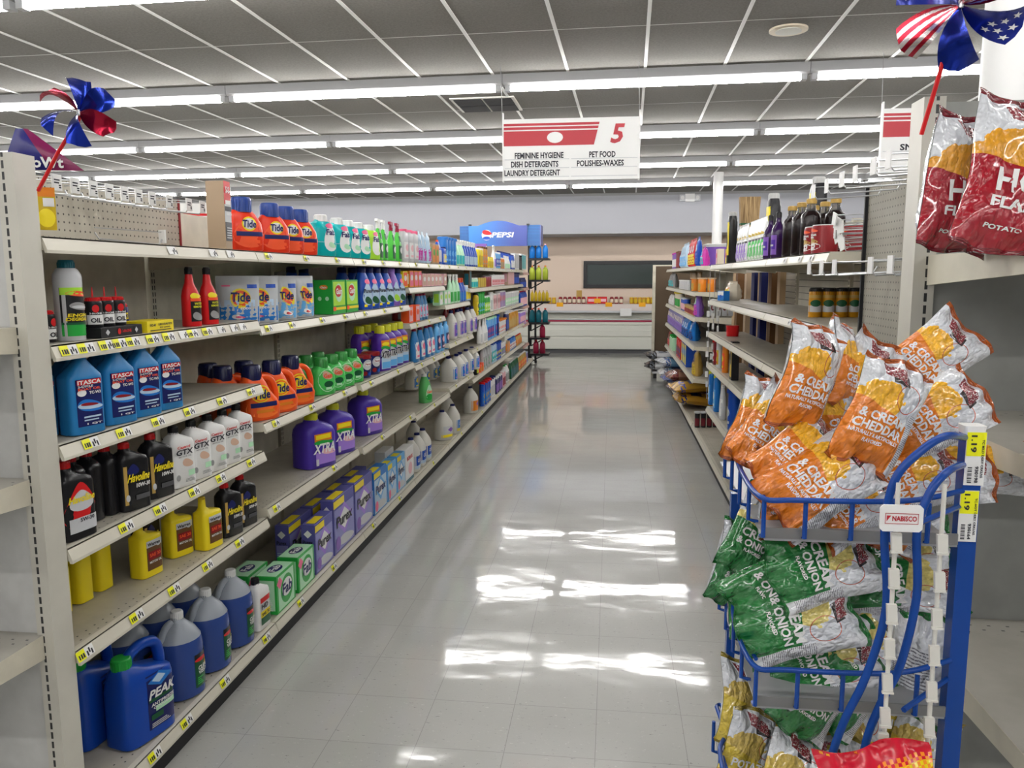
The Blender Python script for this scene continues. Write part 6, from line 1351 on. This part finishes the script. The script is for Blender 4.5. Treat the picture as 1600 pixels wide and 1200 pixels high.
def bag(fl, w, h, d, seed, wr=1.0):
    r = empty('snack_bag', (0, 0, 0)); rnd = random.Random(seed); ph = [rnd.uniform(0, 6.28) for _ in range(8)]
    nx, nz = 20, 26
    def pt(u, v, s, off=0.0):
        a = 2 * u - 1
        e = min(1, max(0, (v - .035) / .2)) * min(1, max(0, (.965 - v) / .24)); e = math.sin(e * PI / 2) ** .8
        q = max(0, 1 - abs(a) ** 2.6) ** .55
        wrk = 1 + wr * (.07 * math.sin(7 * a + ph[0] + 4 * v) + .06 * math.sin(15 * v + ph[1] - 5 * a) + .04 * math.sin(17 * a + 21 * v + ph[2]) - .10 * (1 - abs(math.sin(3.1 * a - 4.5 * v + ph[3]))) ** 5 - .08 * (1 - abs(math.sin(4.2 * a + 5.5 * v + ph[5]))) ** 6)
        endf = (1 - e)
        rad = .010 * wr * math.sin(11 * a + ph[3] + (2 if v > .5 else 0)) * endf * (1 if .03 < v < .97 else .25)
        y = d / 2 * e * q * wrk + .0008 + off
        bend = .018 * wr * math.sin(2.6 * v + ph[4]) * (1 if seed % 2 else -1)
        x = a * w / 2 * (1 - .1 * math.sin(PI * v) ** 1.5 + .012 * math.sin(13 * v + ph[5]))
        z = h * (v - .5) + .006 * wr * math.sin(4 * a + ph[6]) * abs(2 * v - 1) ** 3
        return (x, s * y + rad + bend, z)
    g = G(); g.uv = []
    for s in (-1, 1):
        b = len(g.v)
        for j in range(nz + 1):
            v = j / nz; v = .5 + .5 * math.copysign(abs(2 * v - 1) ** .85, 2 * v - 1)
            for i in range(nx + 1):
                u = i / nx; g.v.append(pt(u, v, s)); g.uv.append((u, v) if s < 0 else (2 - u, v))
        for j in range(nz):
            for i in range(nx):
                a = b + j * (nx + 1) + i; f = (a, a + 1, a + nx + 2, a + nx + 1); g.f.append(f if s < 0 else f[::-1]); g.m.append(0)
    o = g.make('bag_body', FL[fl][0], r, smooth=180)
    g = G()
    for s_, x0, x1, z0, z1 in FL[fl][1]:
        add_text(g, s_, lambda x, z: pt(x, z, -1, .0016), x0, x1, z0, z1, shear=.0)
    g.make('lettering', M('white', .4), o)
    return r
for f_ in 'ogyr':
    for sd in range(4):
        big = f_ == 'r'
        BUILD['bag%s%d' % (f_, sd)] = (lambda f_=f_, sd=sd, big=big: bag(f_, .2 if big else .118, .29 if big else .178, .075 if big else .05, sd + ord(f_), 1.0))
# (flavour, variant, x, y, z, lean clockwise, turn, tip back, scale, label)
BAGS = [
 ('o', 0, 0.399, 1.235, 1.378, 24, 12, -14, 0.93, 'large front orange bag standing tall in the top basket, text in full view'),
 ('o', 1, 0.302, 1.295, 1.424, 20, 34, -8, 0.93, 'orange bag standing upright at the upper left of the pile'),
 ('o', 2, 0.389, 1.435, 1.429, 16, 60, -5, 0.88, 'white-looking back edge bag just right of the upper left one'),
 ('o', 3, 0.428, 1.415, 1.401, 34, 8, -10, 0.93, 'orange bag leaning right behind the large front one'),
 ('o', 2, 0.548, 1.450, 1.441, 48, -10, -12, 0.93, 'topmost bag with its white end pointing up toward the slotted post'),
 ('o', 0, 0.506, 1.315, 1.359, 58, -6, -20, 0.93, 'orange bag right of the large front one, chips picture to the left'),
 ('o', 1, 0.256, 1.435, 1.327, 26, 30, -14, 0.88, 'leftmost orange bag at the edge of the top basket'),
 ('o', 3, 0.274, 1.345, 1.331, 38, 14, -22, 0.88, 'orange bag second from left, text tilted, behind the rim'),
 ('o', 2, 0.299, 1.285, 1.298, 52, 8, -28, 0.88, 'orange bag low at left, overlapped by the big lying one'),
 ('o', 1, 0.319, 1.235, 1.269, 58, 4, -32, 0.98, 'big lying orange bag at the front left of the top basket'),
 ('o', 3, 0.384, 1.265, 1.233, 60, 2, -36, 0.88, 'orange bag at front centre with its white tip to the right'),
 ('o', 0, 0.472, 1.295, 1.256, 66, -4, -34, 0.88, 'white and orange bag lying right of centre behind the wire'),
 ('o', 2, 0.457, 1.315, 1.211, 30, 10, -30, 0.84, 'orange bag poking down through the basket wires at centre'),
 ('o', 1, 0.553, 1.395, 1.246, 80, -8, -20, 0.93, 'orange bag at the far right of the top basket beside the post'),
 ('o', 3, 0.385, 1.395, 1.348, -10, 20, -10, 0.84, 'dark orange bag deep in the gap behind the pile centre'),
 ('o', 0, 0.275, 1.315, 1.232, 10, 40, -20, 0.84, 'orange bag pressed against the left wires of the top basket'),
 ('o', 2, 0.679, 1.530, 1.228, 85, -10, -15, 0.84, 'orange bag whose tip sticks out right of the blue post'),
 ('g', 0, 0.256, 1.355, 1.147, 30, 18, -20, 0.88, 'green bag at upper left of the middle basket'),
 ('g', 1, 0.336, 1.245, 1.136, 74, 2, -24, 1.02, 'large lying green bag at the top of the middle basket, text in view'),
 ('g', 2, 0.280, 1.275, 1.085, 62, 10, -26, 0.98, 'green bag sticking out left under the lying one'),
 ('g', 3, 0.298, 1.245, 1.043, 76, 4, -26, 1.02, 'lying green bag in the middle of the middle basket'),
 ('g', 0, 0.354, 1.275, 0.960, 76, 4, -30, 0.98, 'green bag half behind the blue wire of the middle basket'),
 ('g', 1, 0.420, 1.295, 0.980, 54, 0, -26, 0.93, 'green and white bag right of centre above the wire'),
 ('g', 2, 0.485, 1.335, 1.071, 88, -4, -30, 0.93, 'green bag lying behind the scroll rods'),
 ('g', 3, 0.507, 1.395, 1.101, 70, -8, -20, 0.93, 'grey and green bag high beside the post'),
 ('g', 0, 0.512, 1.375, 1.007, 50, -8, -20, 0.88, 'green bag beside the post at mid height'),
 ('g', 2, 0.498, 1.275, 0.959, -6, 150, -6, 0.98, 'white bag turned to its nutrition panel beside the post'),
 ('g', 3, 0.230, 1.450, 1.059, 20, 40, -14, 0.84, 'small looking white and green bag at the far left of the middle basket'),
 ('g', 1, 0.257, 1.435, 0.993, 14, 30, -18, 0.84, 'green bag hidden under the left edge of the middle basket'),
 ('g', 0, 0.491, 1.375, 0.960, 30, 10, -16, 0.88, 'white and green bag behind the left scroll rod'),
 ('g', 2, 0.408, 1.315, 0.898, 40, 6, -20, 0.88, 'green bag hanging low behind the wire at centre'),
 ('g', 3, 0.349, 1.305, 0.889, 34, 8, -20, 0.88, 'green bag hanging low behind the wire at left'),
 ('g', 1, 0.477, 1.395, 1.125, 84, 0, -26, 0.88, 'dark green bag in shade just under the top basket'),
 ('y', 0, 0.249, 1.430, 0.800, 14, 24, -14, 0.88, 'yellow bag at the far left of the lowest basket'),
 ('y', 1, 0.255, 1.355, 0.733, 22, 20, -20, 0.93, 'white bag with dark logo at left of the lowest basket'),
 ('y', 2, 0.308, 1.255, 0.753, 26, 10, -24, 0.93, 'white bag with black logo panel low at left'),
 ('y', 3, 0.370, 1.275, 0.744, 10, 4, -24, 0.93, 'white bag with black logo panel low at centre'),
 ('y', 0, 0.437, 1.375, 0.777, -14, 6, -18, 0.98, 'yellow bag facing forward behind the left scroll rod'),
 ('y', 1, 0.510, 1.395, 0.831, 12, 0, -20, 0.98, 'yellow bag with big pale letters behind the scroll rods'),
 ('y', 2, 0.530, 1.335, 0.773, 24, -6, -22, 0.88, 'white and black bag beside the post in the lowest basket'),
 ('y', 3, 0.332, 1.455, 0.798, -8, 14, -14, 0.88, 'yellow bag in shade under the middle basket'),
 ('r', 0, 0.628, 1.560, 1.747, 8, 28, -4, 0.84, 'red chip bag standing left on the end shelf, seen edge on'),
 ('r', 1, 0.684, 1.480, 1.748, 14, 4, -8, 0.95, 'large red chip bag standing at the right edge on the end shelf'),
]
for fl, vr, x, y, z, ro, yaw, pit, sc, lab in BAGS:
    o = place('bag%s%d' % (fl, vr), x, y, z, 0, lab, 'snack bag', {'o': 'orange snack bags in the wire rack', 'g': 'green snack bags in the wire rack', 'y': 'yellow snack bags in the wire rack', 'r': 'red chip bags on the end shelf'}[fl], sc=sc)
    o.rotation_euler = (Matrix.Rotation(math.radians(yaw), 3, 'Z') @ Matrix.Rotation(math.radians(pit), 3, 'X') @ Matrix.Rotation(math.radians(ro), 3, 'Y')).to_euler()
# red and yellow bag with dotted border, low in front
def dotbag():
    r = empty('snack_bag', (0, 0, 0)); m, nt, b = new_mat('snack_film_dotted'); N = NT(m); u, v, UV = N.uv()
    ln = N.add(N.math('MULTIPLY', u, -.1), v)
    c = N.mix(N.gt(ln, .8), (0.75, 0.6, 0.01), (0.55, 0.01, 0.03))
    chk = N.math('MODULO', N.add(N.math('FLOOR', N.mul(u, 34)), N.math('FLOOR', N.mul(ln, 44))), 2.0)
    c = N.mix(N.mul(N.band(ln, .74, .84), chk), c, (0.8, 0.25, 0.02))
    nt.links.new(c, b.inputs['Base Color']); b.inputs['Roughness'].default_value = .2
    FL['d'] = (m, [('CHEESE', .15, .85, .3, .45)]); bag_o = bag('d', .15, .2, .06, 3); return bag_o
BUILD['dot'] = dotbag
# ---------------------------------------------------------------- blue wire rack
r = empty('snack_rack', (0, 0, 0), 0, 'blue wire snack rack with tall square post and three baskets', 'display rack')
mbl = M('rackblue', .25)
bx('post', mbl, .511, .536, 1.2, 1.224, 0, 1.36, r)
G().loft([ring(1.358, .0145, .014, .5235, 1.212, 6), ring(1.37, .0155, .015, .5235, 1.212, 6)]).make('post_cap', M('white', .4), r)
bx('foot', mbl, .2, .55, 1.2, 1.24, 0, .03, r); bx('foot', mbl, .2, .23, 1.2, 1.7, 0, .03, r)
bx('rear_post', mbl, .5, .52, 1.6, 1.62, 0, 1.2, r); bx('rear_post', mbl, .245, .262, 1.6, 1.62, 0, 1.15, r)
R0 = .0042
for bi, (z, xl, yf, yr, drop) in enumerate(((1.262, .222, 1.165, 1.62, .058), (1.0, .22, 1.165, 1.55, .062), (.75, .205, 1.17, 1.5, .06))):
    B_ = empty('basket', (0, 0, 0)); B_.parent = r
    rim = spline([(.512, 1.2, z + .012), (.42, yf + .002, z + .003), (xl + .05, yf, z), (xl, yf + .012, z), (xl - .006, yf + .16, z + .005), (xl + .012, yr - .1, z + .0), (xl + .01, yr, z - .004)], 6)
    G().tube(rim, R0, 8).make('rim_wire', mbl, B_, smooth=60)
    rim2 = spline([(xl + .012, yf + .05, z - .01), (xl + .002, yf + .18, z - .012), (xl + .02, yr - .12, z - .012), (xl + .02, yr, z - .004), (xl + .01, yr + .004, z - .004)], 5)
    G().tube(rim2, R0 * .8, 6).make('rim_wire', mbl, B_, smooth=60)
    for x in (xl + .004, .285, .35, .405, .455): G().tube([(x, yf + .004, z), (x, yf + .004, z - drop), (x, yf + .02, z - drop - .004)], R0 * .85, 6).make('drop_wire', mbl, B_)
    for y in (yf + .09, yf + .18, yf + .27, yf + .36):
        if y < yr: G().tube([(xl - .003, y, z), (xl - .003, y, z - drop), (xl + .012, y, z - drop - .004)], R0 * .85, 6).make('drop_wire', mbl, B_)
    bx('tray', M('silver', .3, 0, 'trans'), xl + .008, .5, yf + .012, yr + .05, z - drop - .008, z - drop - .004, B_)
    bx('tray_lip', M('grey', .3, 0, 'trans'), xl + .008, .5, yf + .010, yf + .013, z - drop - .004, z - drop + .012, B_)
sc1 = [(.512, 1.205, 1.352), (.455, 1.13, 1.368), (.415, 1.105, 1.352), (.382, 1.1, 1.312), (.373, 1.1, 1.24), (.381, 1.1, 1.13), (.36, 1.1, 1.03), (.333, 1.1, .957), (.318, 1.1, .885), (.322, 1.1, .78), (.35, 1.12, .7)]
sc2 = [(.512, 1.205, 1.312), (.46, 1.13, 1.318), (.43, 1.105, 1.295), (.415, 1.1, 1.242), (.42, 1.1, 1.15), (.405, 1.1, 1.05), (.382, 1.1, .99), (.364, 1.1, .92), (.36, 1.1, .8), (.39, 1.12, .7)]
for s_ in (sc1, sc2): G().tube(spline(s_, 6), .0056, 10).make('scroll_rod', mbl, r, smooth=60)
# side braces tying the scroll rods to the post
for z in (1.25, .98, .73): G().tube([(.415, 1.105, z), (.513, 1.205, z)], R0, 6).make('brace', mbl, r)
# price tags on the post
def ptag(z0, z1, x0, x1, num, nm, lab):
    o = G().box(x0, x1, 1.1975, 1.1985, z0, z1).make('price_label', M('white', .5)); tag(o, lab, 'price label', 'price labels on the blue post')
    g = G(); f = lambda x, z: (x, 1.197, z); f2 = lambda x, z: (x, 1.1965, z); H = z1 - z0; W_ = x1 - x0
    add_patch(g, f, x0 + .0006, x1 - .0006, z0 + H * .55, z1 - .0006, 0, 'rect', 1, 1); g.make('yellow_field', PT, o)
    g = G(); add_text(g, '1.19', f2, x0 + W_ * .22, x0 + W_ * .52, z0 + H * .62, z0 + H * .94, vertical=1)
    add_text(g, nm, f2, x0 + W_ * .78, x0 + W_ * .9, z0 + H * .14, z0 + H * .86, vertical=1)
    add_text(g, num, f2, x0 + W_ * .5, x0 + W_ * .68, z0 + H * .05, z0 + H * .36, vertical=1)
    for k in range(9):
        zz = z0 + H * (.05 + .034 * k); g.quad([f2(x0 + W_ * .14, zz), f2(x0 + W_ * .36, zz), f2(x0 + W_ * .36, zz + H * (.012 if k % 2 else .02)), f2(x0 + W_ * .14, zz + H * (.012 if k % 2 else .02))])
    g.make('lettering', M('ink', .5), o)
ptag(1.283, 1.362, .511, .5385, '930198', 'TC MILD DERY CRKLNS', 'upper yellow and white price label reading 1.19 on the blue post')
ptag(1.198, 1.275, .508, .534, '930164', 'TC HOT DERY CRKLNS', 'lower yellow and white price label reading 1.19 on the blue post')
# clip strips
def strip(x, y, z0, z1, lab, clips):
    r = empty('clip_strip', (x, y, 0), 0, lab, 'clip strip', 'white clip strips')
    G().tube([(0, 0, z1 + .012), (0.0, 0, z1), (.002, 0, z0)], .0032, 8).make('strip', M('offwhite', .4), r)
    for z in clips:
        g = G().loft([[(a, b, zz) for a, b in ((-.0065 + o, -.008), (.0065 + o, -.008), (.0065 + o, -.002), (-.0065 + o, -.002))] for zz, o in ((z - .013, .001), (z + .013, -.001))])
        g.box(-.0075, .0075, -.0105, -.006, z - .014, z - .011); g.make('clip', M('offwhite', .35), r)
    return r
s1 = strip(.382, 1.085, .93, 1.3, 'white clip strip hanging left, with a small brand card on top', [1.232, 1.182, 1.132, 1.082, 1.032, .982, .945])
strip(.44, 1.085, .86, 1.3, 'white clip strip hanging right, in front of the blue scroll rods', [1.232, 1.18, 1.128, 1.076, 1.024, .972])
o = G().loft([[(x, y, z) for x, z in ((-.027, -.014), (-.023, -.018), (.023, -.018), (.027, -.014), (.027, .014), (.023, .018), (-.023, .018), (-.027, .014))] for y in (-.001, .002)]).make('brand_card', M('white', .35)); o.location = (.382 + .001, 1.07, 1.268)
tag(o, 'rounded white card with a small red company logo on the clip strip', 'card')
g = G(); f = lambda x, z: (x, -.0018, z)
for a, b2, c, d in ((-.021, .021, .0065, .0073), (-.021, .021, -.0073, -.0065)): add_patch(g, f, a, b2, c, d, 0, 'rect', 1, 1)
for a in (-.021, .0203): add_patch(g, f, a, a + .0007, -.0073, .0073, 0, 'rect', 1, 1)
add_text(g, 'NABISCO', f, -.012, .019, -.0035, .0038); g.quad([f(-.019, -.004), f(-.0135, .004), f(-.019, .004)])
g.make('logo_print', M('signred', .4), o)
d_ = place('dot', .375, 1.02, .86, 0, 'red and yellow snack bag with dotted border low at the front of the rack', 'snack bag'); d_.rotation_euler = (-.35, math.radians(-12), 0)
# ================================================================ PET FOOD BAGS lying on the bottom deck at right
def petbag(c1, c2, c3, w=.46, h=.6, d=.13, seed=2):
    m, nt, b = new_mat('pet_food_film'); N = NT(m); u, v, UV = N.uv()
    uu = N.frac(u)
    c = N.mix(N.band(v, .3, .72), c1, c2); c = N.mix(N.mul(N.band(v, .38, .62), N.band(uu, .2, .8)), c, c3)
    c = N.mix(N.mul(N.band(v, .15, .28), N.gt(N.noise(18, UV, 2), .5)), c, c3)
    nt.links.new(c, b.inputs['Base Color']); b.inputs['Roughness'].default_value = .25; b.inputs['Coat Weight'].default_value = .4
    bu = N.n('ShaderNodeBump'); bu.inputs['Strength'].default_value = .5; bu.inputs['Distance'].default_value = .01
    nt.links.new(N.noise(6, UV, 4), bu.inputs['Height']); nt.links.new(bu.outputs[0], b.inputs['Normal'])
    FL['p'] = (m, []); 
    r = empty('pet_food_bag', (0, 0, 0)); o = bag('p', w, h, d, seed)
    for k in kids(o):
        if k.name.startswith('bag_body'): k.parent = r
        else: bpy.data.objects.remove(k)
    for q in [q for q in bpy.data.objects if q.name.startswith('lettering') and q.data and len(q.data.vertices) == 0]: bpy.data.objects.remove(q)
    bpy.data.objects.remove(o); return r
PB = [
 ((0.5, 0.27, 0.02), (0.4, 0.2, 0.02), (0.02, 0.03, 0.12), .96, 9.15, .175, 'golden pet food bag with dark blue band, lower of the pair nearest the black bottles'),
 ((0.5, 0.27, 0.02), (0.45, 0.25, 0.03), (0.08, 0.1, 0.3), .93, 9.2, .325, 'golden pet food bag with blue end, upper of the pair nearest the black bottles'),
 ((0.12, 0.05, 0.03), (0.2, 0.04, 0.04), (0.03, 0.03, 0.04), .96, 10.0, .175, 'brown and dark red pet food bag, lower of the second stack'),
 ((0.2, 0.06, 0.04), (0.3, 0.15, 0.1), (0.15, 0.02, 0.03), .93, 10.05, .325, 'brown and dark red pet food bag, upper of the second stack'),
 ((0.05, 0.08, 0.25), (0.3, 0.35, 0.5), (0.02, 0.03, 0.12), .94, 10.9, .175, 'blue and silver pet food bag, lower of the third stack'),
 ((0.6, 0.62, 0.66), (0.2, 0.4, 0.6), (0.05, 0.12, 0.35), .92, 11.75, .325, 'white and light blue pet food bag, upper of the far stack'),
 ((0.65, 0.66, 0.68), (0.3, 0.45, 0.6), (0.1, 0.12, 0.2), .93, 11.7, .175, 'white and light blue pet food bag, lower of the far stack'),
]
for i, (a, b_, c, x, y, z, lab) in enumerate(PB):
    o = petbag(a, b_, c, .5, .5, .125, seed=20 + i); o.location = (x, y, z + .016)
    o.rotation_euler = (Matrix.Rotation(math.radians(-90 + 5 * (i % 3)), 3, 'Z') @ Matrix.Rotation(math.radians(-90), 3, 'X')).to_euler()
    tag(o, lab, 'pet food bag', 'pet food bags lying on the bottom deck')
for i, (z, lab) in enumerate(((.19, 'white litter bag with black mesh end, lower of the pair at the far corner'), (.34, 'white litter bag with black mesh end, upper of the pair at the far corner'))):
    o = petbag((0.03, 0.03, 0.03), (0.62, 0.63, 0.66), (0.25, 0.27, 0.32), .5, .55, .13, seed=31 + i); o.location = (.8, 12.66, z + .02)
    o.rotation_euler = (Matrix.Rotation(math.radians(-95 + 8 * i), 3, 'Z') @ Matrix.Rotation(math.radians(-90), 3, 'X') @ Matrix.Rotation(math.radians(180 * i), 3, 'Z')).to_euler() if 0 else (Matrix.Rotation(math.radians(-92 + 6 * i), 3, 'Z') @ Matrix.Rotation(math.radians(-90), 3, 'X')).to_euler()
    tag(o, lab, 'litter bag', 'litter bags at the far corner')
r = empty('cart', (.8, 12.66, 0), 0, 'low dark dolly under the litter bags at the far corner', 'dolly'); bx('platform', M('silver', .4), -.16, .25, -.2, .2, .08, .11, r)
for sx in (-.14, .18): G().box(sx, sx + .05, -.17, -.12, 0, .08).make('wheel', M('black', .5), r)
# silver bag bottom right
o = place('bagy1', .79, 1.4, .62, 0, 'grey silver snack bag low at the right edge under the shelf', 'snack bag'); o.rotation_euler = (-.3, .4, .3); o.scale = (1.15, 1.15, 1.15)
# pet treats hanging on clip strips between the third and fourth right bays
for i, (x, y) in enumerate(((.812, 6.832), (.85, 6.832), (.89, 6.832))):
    r = empty('clip_strip', (x, y, 0), 0, 'hanging strip of small white clips between pet food and empty shelves, %s' % ['leftmost', 'middle', 'rightmost'][i], 'clip strip', 'clip strips by the pet food')
    G().tube([(0, 0, 1.67), (0, 0, .55 + .2 * i)], .003, 6).make('strip', M('grey', .5), r)
    g = G()
    for k in range(10):
        z = 1.36 - .085 * k - .02 * i
        if z < .6 + .2 * i: break
        G().box(-.012 - .008 * (k % 2), .004, -.012, 0, z - .028, z + .02).make('clip', M('white', .4), r)
for i, x in enumerate((.86, .91, .96, 1.01)):
    o = G().box(-.02, .02, -.01, .0, -.145, 0).make('treat_pack', [M('silver', .3)]); o.location = (x, 7.0, 1.39)
    G().tube([(0, -.005, -.008), (1.27 - x, -.005, .0)], .0025, 6).make('hook_wire', M('grey', .4), o)
    tag(o, 'grey packet with dark red round hanging beyond the red cup, %s' % ['leftmost', 'second from left', 'third from left', 'rightmost'][i], 'treat packet', 'grey hanging packets')
    g = G(); add_patch(g, lambda a, b_: (a, -.0106, b_), -.016, .016, -.1, -.05, 0, 'oval'); g.make('round_print', M('maroon', .4), o)

BUILD['blk'] = gen('cyl', .05, .05, .165, 'black', 'silver', 'maroon', None, 'small_bottle')
for i, x in enumerate((.855, .915, .975, 1.035)):
    place('blk', x, 7.9 + .01 * i, .1, -20, 'small black bottle with grey cap on the bottom right deck, %s' % ['leftmost', 'second from left', 'third from left', 'rightmost'][i], 'bottle', 'small black bottles')
